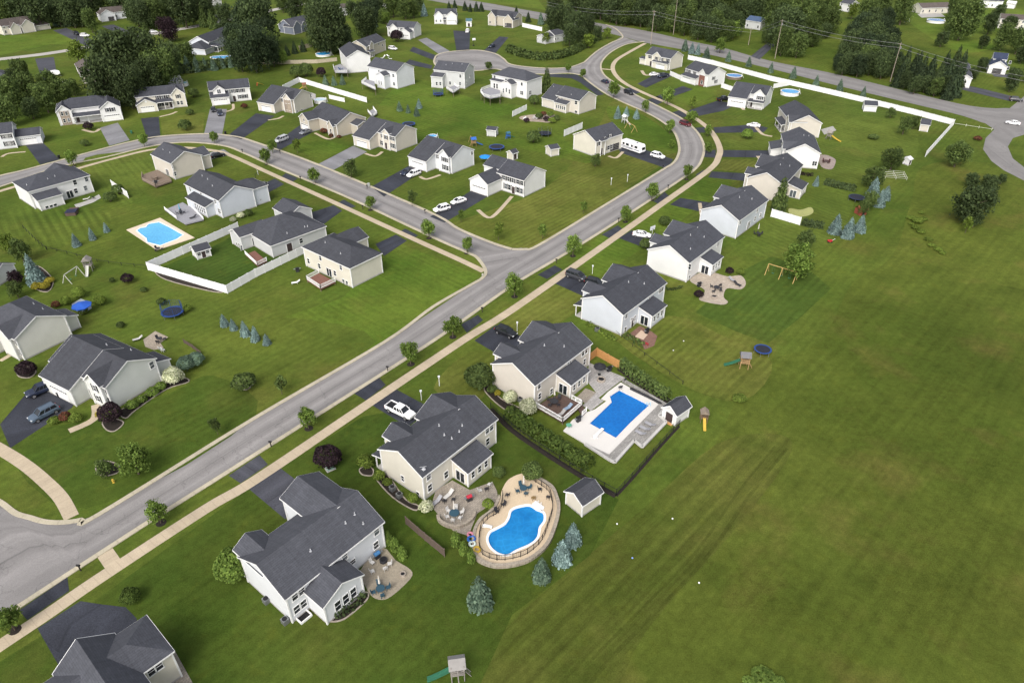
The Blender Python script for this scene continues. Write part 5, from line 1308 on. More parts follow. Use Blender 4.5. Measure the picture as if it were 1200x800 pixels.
# lawn trees
for k, x, y, w, l, lf in (
    ('garden', 155, 536, 42, 'large round maple beside the ring of shrubs and yellow hydrant', 'maple'), ('garden', 121, 547, 24, 'darker small tree standing in the round mulch ring', 'mid'),
    ('bigshrub', 152, 698, 24, 'clipped round shrub at the edge of the widest black driveway', 'box'), ('bigshrub', 271, 662, 42, 'large leafy shrub against the left end of the gabled sunroom house', 'maple'),
    ('bigshrub', 383, 534, 32, 'dark purple shrub beside the green utility box', 'purple'), ('bigshrub', 562, 440, 34, 'large dark shrub at the corner of the rectangular pool house', 'mid'),
    ('shrub', 286, 447, 26, 'dark shrub alone in a mulch ring on the wide lawn', 'mid'), ('sapling', 328, 450, 16, 'small lawn sapling right of the lone mulch ring', 'mid'), ('sapling', 252, 498, 16, 'thin sapling in a mulch disc beside the street kerb', 'mid'),
    ('sapling', 636, 269, 13, 'small dark lawn tree on the corner lawn above the crossroads', 'maple'), ('sapling', 584, 270, 14, 'small pale lawn tree below the bright white house', 'lime'), ('sapling', 684, 241, 11, 'faint lawn sapling in the middle of the corner lawn', 'maple'),
    ('sapling', 482, 230, 14, 'small lawn tree between the white car drive and cross street', 'mid'), ('garden', 410, 196, 20, 'dark lawn tree left of the beige house concrete drive', 'mid'), ('sapling', 347, 170, 11, 'small lawn tree below the red flower bed house', 'lime'), ('sapling', 540, 252, 10, 'little bush tree on the lawn near the white suvs', 'maple'),
    ('big', 1048, 184, 28, 'round dark lawn tree above the white playhouse shed', 'mid'), ('big', 1025, 205, 28, 'loose dark lawn tree behind the blue spruces', 'mid'), ('garden', 1020, 234, 20, 'brown green tree in front of the upper spruces', 'mid'), ('garden', 1013, 243, 16, 'low brown green tree beside the black trampoline', 'mid'),
    ('big', 1124, 179, 30, 'round dark tree alone in the field by the fence end', 'mid'), ('garden', 1061, 146, 19, 'round shrub tree beside the beige fence corner shed', 'mid'), ('garden', 1045, 131, 12, 'small round tree against the long white fence', 'mid'), ('garden', 1072, 143, 14, 'small tree touching the beige fence corner shed', 'mid'),
    ('big', 1140, 238, 46, 'largest dark tree of the clump in the open field', 'oak'), ('big', 1161, 214, 25, 'dark tree at the top of the field clump', 'oak'), ('big', 1140, 210, 18, 'small dark tree behind the field clump', 'oak'), ('garden', 1175, 209, 12, 'pointed dark tree at the far right of the field clump', 'oak'), ('big', 1157, 232, 28, 'dark tree at the right side of the field clump', 'oak'), ('garden', 1144, 256, 18, 'dark tree at the foot of the field clump', 'oak'), ('sapling', 1135, 262, 13, 'bright green sapling at the foot of the field clump', 'lime'),
    ('big', 938, 304, 42, 'thin crowned tree beside the wooden swing frame', 'maple'), ('garden', 945, 280, 22, 'loose shrub tree above the wooden swing frame', 'mid'), ('bigshrub', 876, 157, 13, 'round lawn tree between two driveways on the bend', 'maple'), ('sapling', 812, 119, 10, 'grey ornamental tree on the dark pickup lawn', 'lime'),
    ('column', 916, 228, 19, 'tall round evergreen at the corner of the beige house', 'mid'), ('garden', 22, 292, 26, 'bushy tree at the left edge behind the brown bed', 'mid'), ('garden', 8, 285, 22, 'yellow green tree at the left edge', 'lime'), ('garden', 18, 325, 18, 'purple brown tree left of the big blue spruce', 'purple'), ('garden', 17, 338, 20, 'green tree between the cottage and cream house', 'mid'),
    ('bigshrub', 30, 432, 22, 'purple shrub in a ring bed beside the cream edge house', 'purple'), ('bigshrub', 128, 484, 27, 'dark purple shrub at the front corner of the sage house', 'purple'), ('bigshrub', 76, 488, 13, 'brown shrub beside the grey suv', 'red'), ('shrub', 88, 489, 15, 'lime shrub by the sage house front path', 'lime'), ('shrub', 63, 492, 12, 'small lime shrub at the driveway edge', 'lime'), ('shrub', 115, 485, 8, 'tiny yellow shrub by the sage house door', 'yellow'),
    ('bigshrub', 203, 440, 24, 'white flowering hydrangea behind the sage house', 'white'), ('bigshrub', 218, 425, 22, 'blue green shrub beside the white hydrangea', 'green'), ('bigshrub', 229, 420, 20, 'second blue green shrub along the brown planter', 'green'),
    ('shrub', 178, 459, 14, 'green shrub nearest the hydrangea along the sage wall', 'maple'), ('shrub', 166, 467, 13, 'middle green shrub along the sage house wall', 'maple'), ('shrub', 154, 474, 14, 'green shrub nearest the purple one along the sage wall', 'maple'), ('shrub', 188, 452, 12, 'small green shrub under the hydrangea', 'maple'),
    ('shrub', 428, 540, 20, 'pale shrub at the front left corner of the kidney pool house', 'lime'), ('shrub', 444, 557, 15, 'green shrub on the kidney pool house gable wall', 'lime'), ('shrub', 454, 564, 11, 'lime shrub beside the air conditioner row', 'lime'), ('shrub', 484, 583, 14, 'lime shrub at the near gable corner', 'lime'), ('shrub', 499, 593, 16, 'white flowering shrub at the corner of the tan patio', 'white'),
    ('bigshrub', 598, 464, 18, 'pale leafed shrub by the beige gable wall', 'white'), ('bigshrub', 619, 477, 22, 'large pale shrub at the wooden deck corner', 'white'), ('shrub', 583, 460, 9, 'yellow shrub by the beige house corner', 'yellow'), ('shrub', 577, 456, 12, 'dark shrub by the beige house corner', 'mid'),
    ('bigshrub', 624, 551, 26, 'leafy green shrub behind the tall kidney pool wall', 'mid'), ('shrub', 572, 590, 14, 'green planting in the patio centre bed', 'lime'), ('bigshrub', 585, 552, 16, 'dark shrub against the cream sunroom', 'mid'),
    ('shrub', 819, 344, 12, 'dark purple shrub on the curved patio edge', 'purple'), ('shrub', 855, 317, 9, 'dark shrub at the curved patio sunroom corner', 'purple'), ('shrub', 868, 318, 9, 'pale round shrub on the curved patio edge', 'lime'), ('bigshrub', 757, 285, 14, 'grey bush at the white house garage corner', 'mid'), ('bigshrub', 779, 258, 14, 'dark green bush on the white sedan lawn', 'mid'),
    ('shrub', 52, 334, 12, 'yellow shrub under the big blue spruce', 'yellow'), ('shrub', 42, 335, 12, 'yellow shrub at the left under the blue spruce', 'yellow'), ('shrub', 58, 328, 10, 'small yellow shrub right of the blue spruce', 'yellow'),
    ('bigshrub', 91, 342, 16, 'round lime shrub above the blue parasol', 'lime'), ('bigshrub', 116, 351, 15, 'round lime shrub right of the blue parasol', 'lime'), ('bigshrub', 77, 352, 12, 'yellow green shrub left of the blue parasol', 'lime'), ('shrub', 97, 364, 11, 'small lime shrub below the blue parasol', 'lime'), ('shrub', 65, 356, 10, 'brown shrub behind the cream house roof', 'red'),
    ('shrub', 149, 326, 14, 'brown purple shrub on the back lawn', 'purple'), ('shrub', 131, 328, 7, 'tiny dark shrub left of the brown one', 'mid'), ('shrub', 168, 339, 8, 'tiny dark shrub below the brown one', 'mid'), ('shrub', 189, 353, 11, 'dark bush beside the blue trampoline', 'mid'), ('shrub', 219, 361, 11, 'lime bush right of the blue trampoline', 'lime'), ('shrub', 141, 380, 10, 'dark bush alone behind the sage house', 'mid'),
    ('bigshrub', 128, 230, 15, 'dark shrub beside the white screen panel', 'mid'), ('bigshrub', 138, 222, 13, 'dark hedge shrub behind the white screen panel', 'mid'),
    ('shrub', 270, 258, 0.1, 'x', 'mid'),
    ('bigshrub', 302, 232, 13, 'grey bush at the front corner of the deck pool house', 'mid'), ('shrub', 291, 249, 10, 'dark shrub along the pale blue gable', 'mid'), ('shrub', 282, 252, 9, 'white flowering shrub along the pale blue gable', 'white'), ('shrub', 273, 257, 8, 'small white shrub at the gable foot', 'white'),
    ('bigshrub', 739, 177+20, 0.1, 'x', 'mid'), ('garden', 698, 186, 15, 'dark pointed tree at the cream camper house corner', 'mid'), ('bigshrub', 626, 117, 12, 'dark shrub beside the curved deck house', 'mid'), ('column', 641, 95, 12, 'brown tall evergreen between two houses near the neck', 'mid'), ('garden', 573, 76, 10, 'pointed tree on the turning circle lawn', 'mid'), ('shrub', 625, 160, 18, 'round dark tree behind the blue trampoline', 'mid'),
    ('bigshrub', 465, 22+20, 15, 'purple shrub before the grey drive house', 'purple'), ('bigshrub', 226, 108, 13, 'round dark shrub between the two white houses', 'mid'), ('shrub', 146, 120, 10, 'dark pointed shrub right of the twin gabled house', 'mid'), ('shrub', 216, 146, 16, 'dark shrub on the round vent house lawn', 'mid'), ('shrub', 99, 167, 10, 'small shrub on the twin gabled house lawn', 'mid'), ('shrub', 103, 148, 11, 'purple shrub in the twin gabled porch', 'purple'), ('shrub', 222, 131, 9, 'dark shrub at the round vent house corner', 'mid'), ('shrub', 286, 124, 8, 'red brown shrub at the dark truck house corner', 'red'),
    ('bigshrub', 347, 84, 16, 'leafy garden bush behind the triangle fence', 'mid'), ('bigshrub', 358, 82, 17, 'larger leafy bush behind the triangle fence', 'mid'), ('bigshrub', 376, 85, 12, 'dark purple bush behind the triangle fence', 'purple'),
    ('shrub', 379, 153, 8, 'red flowering bush by the tan garage', 'red'), ('shrub', 388, 159, 6, 'red flower clump along the tan front', 'red'), ('shrub', 397, 160, 5, 'orange red clump at the tan corner', 'red')):
    if w > 1: tree(k, x, y, w, l, lf)
# spruces
for x, y, w, l, lf in (
    (635, 668, 24, 'green spruce nearest the kidney pool wall', 'green'), (659, 647, 26, 'fat blue spruce in the middle of the pool three', 'blue'), (672, 626, 24, 'blue spruce farthest right of the pool three', 'blue'), (562, 695, 32, 'dark green spruce alone on the back lawn near the brown screen', 'green'),
    (980, 264, 16, 'left blue spruce beside the red playhouse', 'blue'), (995, 269, 16, 'front blue spruce beside the red playhouse', 'blue'), (1009, 263, 15, 'right blue spruce beside the red playhouse', 'blue'), (1024, 224, 18, 'left blue spruce of the upper field edge group', 'blue'), (1032, 233, 15, 'front blue spruce of the upper field edge group', 'blue'), (1039, 227, 12, 'right blue spruce of the upper field edge group', 'blue'),
    (38, 318, 24, 'big blue spruce above the yellow shrubs', 'blue'), (88, 282, 11, 'small blue spruce left of three on the striped lawn', 'blue'), (107, 275, 10, 'small blue spruce in the middle on the striped lawn', 'blue'), (124, 267, 8, 'small blue spruce right of three on the striped lawn', 'blue'),
    (262, 376, 11, 'first blue spruce of the lawn row by the crossroads lawn', 'blue'), (273, 381, 10, 'second blue spruce of the lawn row', 'blue'), (286, 386, 13, 'third and fattest blue spruce of the lawn row', 'blue'), (298, 392, 13, 'fourth blue spruce of the lawn row', 'blue'), (312, 398, 10, 'last blue spruce of the lawn row', 'blue'),
    (468, 125, 8, 'little spruce left of the back lawn cluster', 'green'), (478, 128, 7, 'thin little spruce of the back lawn cluster', 'green'), (488, 131, 8, 'green little spruce of the back lawn cluster', 'green'), (491, 122, 8, 'purple grey little spruce of the back lawn cluster', 'blue'), (381, 95, 8, 'small conifer left behind the triangle fence', 'green'), (391, 95, 8, 'small conifer in the middle behind the triangle fence', 'green'), (401, 94, 8, 'small conifer right behind the triangle fence', 'green'),
    (803, 54, 9, 'first spruce behind the cream county road house', 'green'), (811, 57, 9, 'second blue spruce behind the cream county road house', 'blue'), (818, 59, 8, 'third spruce behind the cream county road house', 'blue'), (828, 65, 11, 'tallest spruce behind the cream county road house', 'green'),
    (854, 67, 8, 'first roadside spruce along the long white fence', 'green'), (878, 73, 8, 'second roadside spruce along the long white fence', 'green'), (904, 80, 8, 'third roadside spruce along the long white fence', 'green'), (930, 86, 9, 'fourth roadside spruce along the long white fence', 'green'), (957, 95, 8, 'fifth roadside spruce along the long white fence', 'green'), (985, 101, 9, 'sixth roadside spruce along the long white fence', 'green'), (1012, 109, 8, 'roadside spruce nearest the fence shed', 'green'),
    (355, 55, 9, 'dark small spruce beside the pale fence', 'pine'), (345, 57, 9, 'blue dark spruce beside the pale fence', 'pine'), (336, 60, 8, 'leftmost small spruce beside the pale fence', 'pine'), (366, 45, 9, 'blue green spruce under the big pine', 'green'), (957, 213, 8, 'small blue spruce at the pink patio lawn', 'blue'),
    (526, 7, 6, 'first small pine on the far road bank', 'pine'), (533, 6, 6, 'second small pine on the far road bank', 'pine'), (545, 8, 7, 'third small pine on the far road bank', 'pine'), (551, 10, 6, 'fourth small pine on the far road bank', 'pine'), (558, 9, 7, 'fifth small pine on the far road bank', 'pine'), (564, 9, 7, 'last small pine on the far road bank', 'pine'), (605, 14, 7, 'small pine right of the stone house', 'pine'), (619, 21, 8, 'pine beside the short white fence', 'pine'), (634, 23, 9, 'blue pine at the end of the short white fence', 'green'), (712, 136, 0.1, 'x', 'blue'), (724, 133, 9, 'blue spruce beside the wooden climbing frame', 'blue'), (734, 131, 8, 'dark blue spruce above the climbing frame', 'blue'), (746, 134, 8, 'blue spruce right of the climbing frame', 'blue'),
    (78, 18, 18, 'tall blue spruce at the edge of the far lawn wood', 'green'), (66, 21, 14, 'dark blue spruce in the far lawn wood', 'green'), (208, 78, 12, 'blue green conifer in the boundary screen', 'green'), (219, 76, 13, 'second blue green conifer in the boundary screen', 'green'), (230, 77, 11, 'third blue green conifer in the boundary screen', 'green'), (240, 76, 10, 'fourth conifer in the boundary screen', 'green'), (250, 76, 10, 'fifth conifer in the boundary screen', 'green'), (260, 74, 9, 'sixth conifer in the boundary screen', 'green'), (270, 73, 9, 'seventh conifer in the boundary screen', 'green'), (280, 72, 9, 'last conifer in the boundary screen', 'green'), (497, 13, 9, 'blue spruce left of the twin gabled house with teal shed', 'blue'), (438, 25, 10, 'blue spruce beside the tall far pine', 'green')):
    if w > 1: tree('spruce', x, y, w, l, lf)
# low wild shrubs in the field
for i, (x, y, w) in enumerate(((1068, 255, 9), (1076, 258, 13), (1083, 256, 9), (1073, 266, 9), (1080, 271, 10), (1088, 280, 9), (1092, 287, 8), (1100, 292, 10), (1105, 296, 8), (1068, 262, 6), (1080, 249, 7), (895, 793, 26), (914, 798, 17), (878, 798, 15))):
    tree('shrub', x, y, w, 'wild yellow green bush in the curved strip of the open field' if i < 11 else 'brown wild bush cut off at the bottom edge of the field', 'lime' if i < 11 else 'maple', .45 if i < 11 else .2, 'wild bushes in the field')
tree('shrub', 1024, 160, 12, 'low brown bush alone on the fenced back lawn', 'mid', .5); tree('shrub', 1146, 162, 9, 'low red brown bush near the road turning', 'red', .5); tree('shrub', 867, 466, 16, 'low pale weed clump on the back lawn below the play fort', 'lime', .3)
for i, (x, y, w, lf, l) in enumerate(((632, 136, 9, 'mid', 'green shrub left on the rockery edge'), (640, 139, 8, 'purple', 'purple shrub on the rockery edge'), (647, 141, 9, 'lime', 'pale shrub in the middle of the rockery'), (637, 133, 7, 'red', 'red brown shrub on the rockery top'), (645, 134, 8, 'maple', 'green shrub on the rockery top'), (652, 138, 8, 'mid', 'dark shrub at the right of the rockery'), (617, 141, 7, 'purple', 'dark shrub by the white parasol of the rockery'))): tree('shrub', x, y, w, l, lf)

# woods: every crown one can tell apart
WOODS = (
 ('huge', 'oak', 'dark oak in the wood beyond the twin gabled house', ((130, 68, 52), (158, 62, 55), (184, 76, 40), (120, 92, 44), (148, 96, 40), (172, 86, 34), (198, 66, 28))),
 ('big', 'mid', 'leafy tree in the wood at the upper left edge', ((8, 110, 34), (30, 100, 32), (50, 112, 26), (25, 84, 24), (58, 96, 24), (70, 106, 22), (14, 90, 20), (84, 100, 16), (2, 127, 28), (34, 124, 20))),
 ('big', 'oak', 'dark tree in the far wood behind the brick house', ((4, 8, 26), (22, 6, 28), (42, 10, 30), (58, 4, 26), (90, 10, 26), (74, 4, 22), (12, -4, 26), (38, -8, 30), (64, -10, 28), (104, 2, 22), (140, -6, 30))),
 ('big', 'oak', 'dark tree in the wood above the purple tree', ((165, 14, 26), (178, 4, 28), (196, 8, 26), (214, 10, 28), (232, 8, 26), (172, 20, 18), (240, 2, 20), (190, -8, 30), (216, -10, 30), (164, 0, 24), (244, 14, 14))),
 ('huge', 'pine', 'tall dark pine towering over the far pool houses', ((285, 26, 34), (302, 18, 40), (272, 44, 28), (312, 40, 28), (295, 52, 36), (318, 58, 22), (280, 62, 24), (380, 20, 44), (393, 30, 30), (368, 26, 26), (404, 42, 18), (428, 16, 26), (436, 8, 20))),
 ('big', 'mid', 'green tree on the far hillside beyond the pale house', ((345, 8, 20), (330, 2, 16), (410, 10, 14), (418, 22, 15), (460, 4, 20), (474, 8, 18), (448, 18, 12), (484, 10, 14), (468, -6, 18), (360, -4, 18), (490, 2, 14), (322, 62, 14))),
 ('huge', 'oak', 'tall dark tree inside the hedge by the low house', ((648, 22, 22), (660, 20, 24), (676, 28, 22), (690, 26, 18), (668, 38, 20), (682, 40, 16), (650, 6, 20), (700, 38, 12))),
 ('big', 'oak', 'dark tree in the roadside wood across the county road', ((705, 2, 26), (724, 6, 28), (742, 2, 28), (760, 8, 26), (778, 4, 26), (796, 8, 28), (814, 2, 28), (832, 10, 28), (850, 6, 26), (715, -10, 30), (748, -12, 32), (782, -12, 32), (818, -14, 30), (846, -10, 28), (838, 26, 22), (822, 22, 22), (864, 12, 20))),
 ('huge', 'mid', 'broad green tree behind the second utility pole', ((922, 26, 40), (940, 14, 34), (908, 12, 30), (945, 34, 26), (900, -6, 34), (930, -8, 36), (957, 12, 26), (918, 46, 24), (936, 50, 22), (955, 40, 18), (900, 38, 16), (970, 2, 26), (975, 22, 22), (968, 34, 14))),
 ('huge', 'pine', 'dark conifer of the triangular grove above the county road', ((1000, 40, 20), (1012, 30, 22), (1024, 26, 22), (1036, 34, 20), (1046, 44, 18), (988, 64, 18), (1002, 60, 20), (1016, 54, 22), (1030, 54, 22), (1044, 60, 20), (994, 72, 16), (1008, 74, 18), (1022, 72, 18), (1036, 76, 18), (1050, 72, 18), (982, 72, 12), (1006, 48, 18), (1040, 22, 16))),
 ('pine', 'pine', 'dark conifer of the roadside row beyond the fourth utility pole', ((1060, 84, 16), (1070, 82, 16), (1080, 86, 16), (1090, 88, 16), (1100, 92, 16), (1110, 92, 18), (1120, 96, 18), (1126, 84, 18), (1064, 68, 10), (1078, 72, 10), (1092, 78, 10), (1108, 78, 14), (1120, 74, 16), (1055, 88, 14), (1075, 94, 12), (1095, 98, 13), (1113, 104, 13))),
 ('huge', 'mid', 'round green tree beside the ring pool bungalow', ((1018, 10, 26), (1034, 4, 22), (1060, 8, 26), (1132, 18, 36), (1122, 6, 22), (1118, 22, 18))),
 ('big', 'oak', 'dark tree at the far right beyond the cream house', ((1105, 44, 14), (1154, 47, 13), (1162, 26, 18), (1178, 42, 22), (1196, 46, 22), (1188, 92, 20), (1184, 26, 16), (1200, 62, 16), (1152, 74, 12), (1140, 86, 12), (1172, 12, 14), (1210, 84, 18))),
 ('huge', 'oak', 'large dark tree filling the wood in the top left corner', ((12, 2, 26), (32, 0, 28), (50, 4, 26), (66, 12, 24), (82, 13, 24), (95, 14, 20), (158, 12, 24), (180, 12, 26), (226, 8, 20), (262, 14, 22), (262, 32, 16), (130, -8, 24), (112, -10, 26), (82, -8, 30))),
 ('huge', 'oak', 'tall dark tree of the forest edge across the county road', ((716, 10, 20), (734, 12, 22), (752, 14, 22), (770, 19, 22), (788, 20, 22), (804, 24, 22), (820, 29, 22), (836, 32, 22), (852, 34, 18), (864, 26, 20), (872, 10, 22), (886, 4, 24), (700, 6, 20), (690, 0, 22), (676, -2, 22), (846, 20, 22), (808, 12, 24), (776, 8, 24), (744, 2, 24))),
 ('huge', 'oak', 'dark rounded tree of the triangular grove above the county road', ((998, 50, 26), (1012, 46, 26), (1026, 44, 26), (1040, 56, 24), (1018, 64, 24), (1004, 70, 22), (990, 74, 18), (1034, 70, 22), (1048, 76, 18), (1020, 34, 24), (1008, 32, 20))),
 ('big', 'oak', 'dark rounded tree of the roadside conifer row', ((1062, 92, 16), (1074, 98, 16), (1086, 96, 16), (1098, 100, 17), (1112, 98, 18), (1122, 100, 16), (1118, 86, 16), (1104, 88, 15))),
 ('huge', 'oak', 'massive dark tree behind the far garden pools', ((296, 24, 46), (284, 50, 30), (310, 52, 28), (384, 30, 42), (396, 44, 24), (372, 44, 22), (428, 24, 26), (444, 8, 18))),
 ('garden', 'lime', 'bright leafy tree of the far gardens', ((88, 58, 22), (1012, 22, 12), (452, 20, 12), (300, 44, 0), (1060, 30, 0), (845, 52, 14), (860, 34, 16), (690, 46, 14), (712, 38, 10), (640, 44, 10), (1000, 12, 14), (978, 12, 12), (330, 66, 14))),
)
for kind, lf, lab_, pts in WOODS:
    for x, y, w in pts:
        if w: tree(kind, x, y, w*1.12, lab_, lf if RND.random() < .8 else {'oak': 'mid', 'mid': 'oak', 'pine': 'oak', 'lime': 'maple'}[lf], (1.45 if lf == 'pine' else 1.25) if kind in ('huge', 'big') else None, group='woodland trees: '+lab_)
tree('huge', 196, 33, 28, 'big round purple beech beside the far street', 'purple'); tree('column', 171, 38, 10, 'clipped dark cypress beside the far street car', 'mid', 1.9); tree('column', 237, 20, 12, 'left twin cypress beside the far street', 'mid', 1.9); tree('column', 248, 22, 12, 'right twin cypress beside the far street', 'mid', 1.9); tree('big', 104, 22, 19, 'round green tree before the arched garage house', 'mid', 1.5); tree('big', 218, 62, 24, 'green tree left of the garden pool', 'mid'); tree('big', 288, 58, 16, 'light tree right of the garden pool', 'maple')

def hedge(label, line, w, h, leaf='box', z0=0.0, dens=34, clump=.9, ls=1.0):
    """a hedge is one continuous plant mass clipped or planted in a line"""
    L = smooth(gp(line), 5); m = MB(); r = random.Random(len(line)*31+int(h*10)); st = MB()
    tot = sum((b-a).length for a, b in zip(L, L[1:])); n = int(tot*h*dens)
    big = resample(L, max(60, int(tot*3)))
    for i in range(n):
        s = r.randrange(len(big)-1); p = big[s].lerp(big[s+1], r.random()); d = (big[s+1]-big[s]).normalized(); q = Vector((-d.y, d.x))
        sl = s/len(big)*tot
        ph = .78+.22*abs(math.sin(math.pi*sl/(clump*1.6)))
        a = r.uniform(0, math.pi); o_ = math.cos(a)*w/2*ph*r.uniform(.8, 1.1); zz = h*ph*(math.sin(a)**.6)*r.uniform(.75, 1.05)
        if r.random() < .3: zz *= r.random()
        leafquad(m, Vector((p.x+q.x*o_, p.y+q.y*o_, max(zz, .05))), ls*r.uniform(.12, .3), Vector((q.x*math.cos(a), q.y*math.cos(a), math.sin(a)+.2)), r)
    for s in range(0, len(big), 4): st.cyl((*big[s], 0), (*big[s], h*.6), .04, .02, 5)
    p = big[len(big)//2]
    m.v = [(v[0]-p.x, v[1]-p.y, v[2]) for v in m.v]; st.v = [(v[0]-p.x, v[1]-p.y, v[2]) for v in st.v]
    o = thing('hedge', label, 'hedge', (p.x, p.y, 0)); m.build('foliage', LEAF[leaf], o); st.build('stem', BARK, o)
    return o
hedge('row of round green shrubs inside the dark fence below the wooden deck', [(595, 487), (625, 508), (655, 528), (692, 550)], 2.7, 2.8, 'box', dens=56, clump=1.3)
hedge('dark evergreen screen along the upper side of the rectangular pool', [(727, 430), (745, 444), (765, 458), (783, 470)], 1.8, 2.8, 'mid', dens=40, clump=1)
for x, y, w, l in ((455, 629, 12, 'arborvitae nearest the sunroom house wall by the patio'), (463, 637, 12, 'middle arborvitae along the round cornered patio'), (471, 646, 12, 'arborvitae farthest down the round cornered patio'), (534, 630, 13, 'arborvitae at the kidney pool gate'), (543, 640, 13, 'middle arborvitae outside the kidney pool wall'), (552, 650, 13, 'arborvitae lowest along the kidney pool wall')):
    tree('column', x, y, w, l, 'maple', 1.8)
hedge('dark clipped hedge strip on the lawn left of the black trampoline', [(966, 216), (982, 220), (1002, 224)], 2.4, 2.1, 'oak', dens=60)
hedge('dark hedge strip running right from the white fence panel', [(940, 263), (952, 266), (964, 267)], 2.2, 2.0, 'oak', dens=60)
hedge('low ornamental planting along the pale blue gable wall', [(688, 379), (705, 390), (724, 400)], 1.5, .8, 'lime', clump=.7)
hedge('long clipped hedge curving round the low hedged house', [(596, 60), (615, 67), (640, 70), (665, 65), (690, 52), (700, 46)], 5, 3.6, 'mid', dens=14, clump=2.6, ls=2.6)
hedge('front garden planting along the white curved patio house', [(768, 300+33), (785, 340), (800, 336)], .9, .6, 'mid', clump=.7)
hedge('dark boundary hedge beneath the oaks along the back lawns', [(205, 86), (232, 84), (262, 79), (288, 75)], 4.5, 4.2, 'oak', dens=10, clump=2.8, ls=2.8)
hedge('green foundation planting under the gabled sunroom windows', [(391, 722), (405, 716), (422, 704), (428, 697)], 1.4, 1.1, 'oak', clump=1.2)
hedge('low dark shrubs at the brick patio edge', [(732, 393), (745, 401), (755, 406)], 1.6, 1.0, 'mid', clump=.9)
hedge('brown leaved shrub border behind the beige evergreen house', [(938, 204), (944, 206), (952, 206)], 1.2, 1.0, 'purple', clump=.9)
# ================================================================ VEHICLES
CARGLASS = M('car_glass', (.015, .018, .022), .06, .1, 1, .6)
TYRE = M('tyre_rubber', (.014, .014, .015), .85, .1); RIM = M('alloy_rim', (.4, .4, .42), .35, .05, 1, .5, .7)
LAMP = M('clear_headlight', (.7, .72, .74), .15, .05); TAIL = M('red_tail_light', (.35, .015, .015), .25, .05)
def paint(name, c): return M('paint_'+name, c, .28, .03, 1, .55)
PAINT = {'white': paint('white', (.78, .78, .79)), 'black': paint('black', (.012, .013, .016)), 'navy': paint('navy', (.016, .022, .045)), 'grey': paint('grey', (.16, .17, .19)), 'silver': paint('silver', (.42, .43, .45)), 'blue': paint('steel_blue', (.075, .105, .145)), 'maroon': paint('maroon', (.10, .012, .018)), 'dark': paint('charcoal', (.04, .042, .05))}
def loft(m, secs, mi=0):
    rings = []
    for x, hw, zb, zt in secs:
        h = zt-zb
        rings.append([(x, -hw*.86, zb), (x, -hw, zb+h*.28), (x, -hw*.985, zt-h*.2), (x, -hw*.9, zt), (x, hw*.9, zt), (x, hw*.985, zt-h*.2), (x, hw, zb+h*.28), (x, hw*.86, zb)])
    for a, b in zip(rings, rings[1:]):
        for i in range(8):
            j = (i+1) % 8; m.face([a[i], b[i], b[j], a[j]], mi)
    m.face(rings[0], mi); m.face(rings[-1][::-1], mi)
CARS = {  # length, sections (x, half width, bottom, top), cabin bottom x0 x1 y z, cabin top x0 x1 y z
 'sedan': (((-2.38, .68, .42, .82), (-2.25, .82, .3, .98), (-1.3, .9, .24, 1.04), (.7, .91, .24, 1.0), (1.7, .87, .26, .88), (2.25, .76, .3, .74), (2.4, .6, .36, .62)), (-1.75, 1.15, .8, .99), (-1.05, .3, .62, 1.46)),
 'suv': (((-2.38, .78, .46, .98), (-2.28, .88, .36, 1.12), (-1.2, .95, .3, 1.16), (.8, .95, .3, 1.12), (1.75, .92, .32, 1.05), (2.3, .82, .36, .92), (2.42, .66, .42, .76)), (-2.2, 1.25, .85, 1.1), (-1.85, .45, .68, 1.76)),
 'van': (((-2.5, .82, .4, 1.0), (-2.4, .93, .3, 1.14), (-1.2, .98, .25, 1.15), (1.2, .97, .25, 1.08), (2.1, .88, .28, .95), (2.5, .7, .36, .74)), (-2.4, 1.75, .88, 1.08), (-2.2, .75, .72, 1.78)),
 'pickup': (((-2.85, .88, .5, .82), (-2.8, .95, .45, 1.0), (-.9, .97, .42, 1.04), (-.88, .97, .42, 1.16), (1.1, .97, .42, 1.16), (2.3, .95, .44, 1.12), (2.8, .86, .5, .98), (2.9, .7, .55, .85)), (-.85, 1.5, .87, 1.14), (-.65, .8, .72, 1.84)),
}
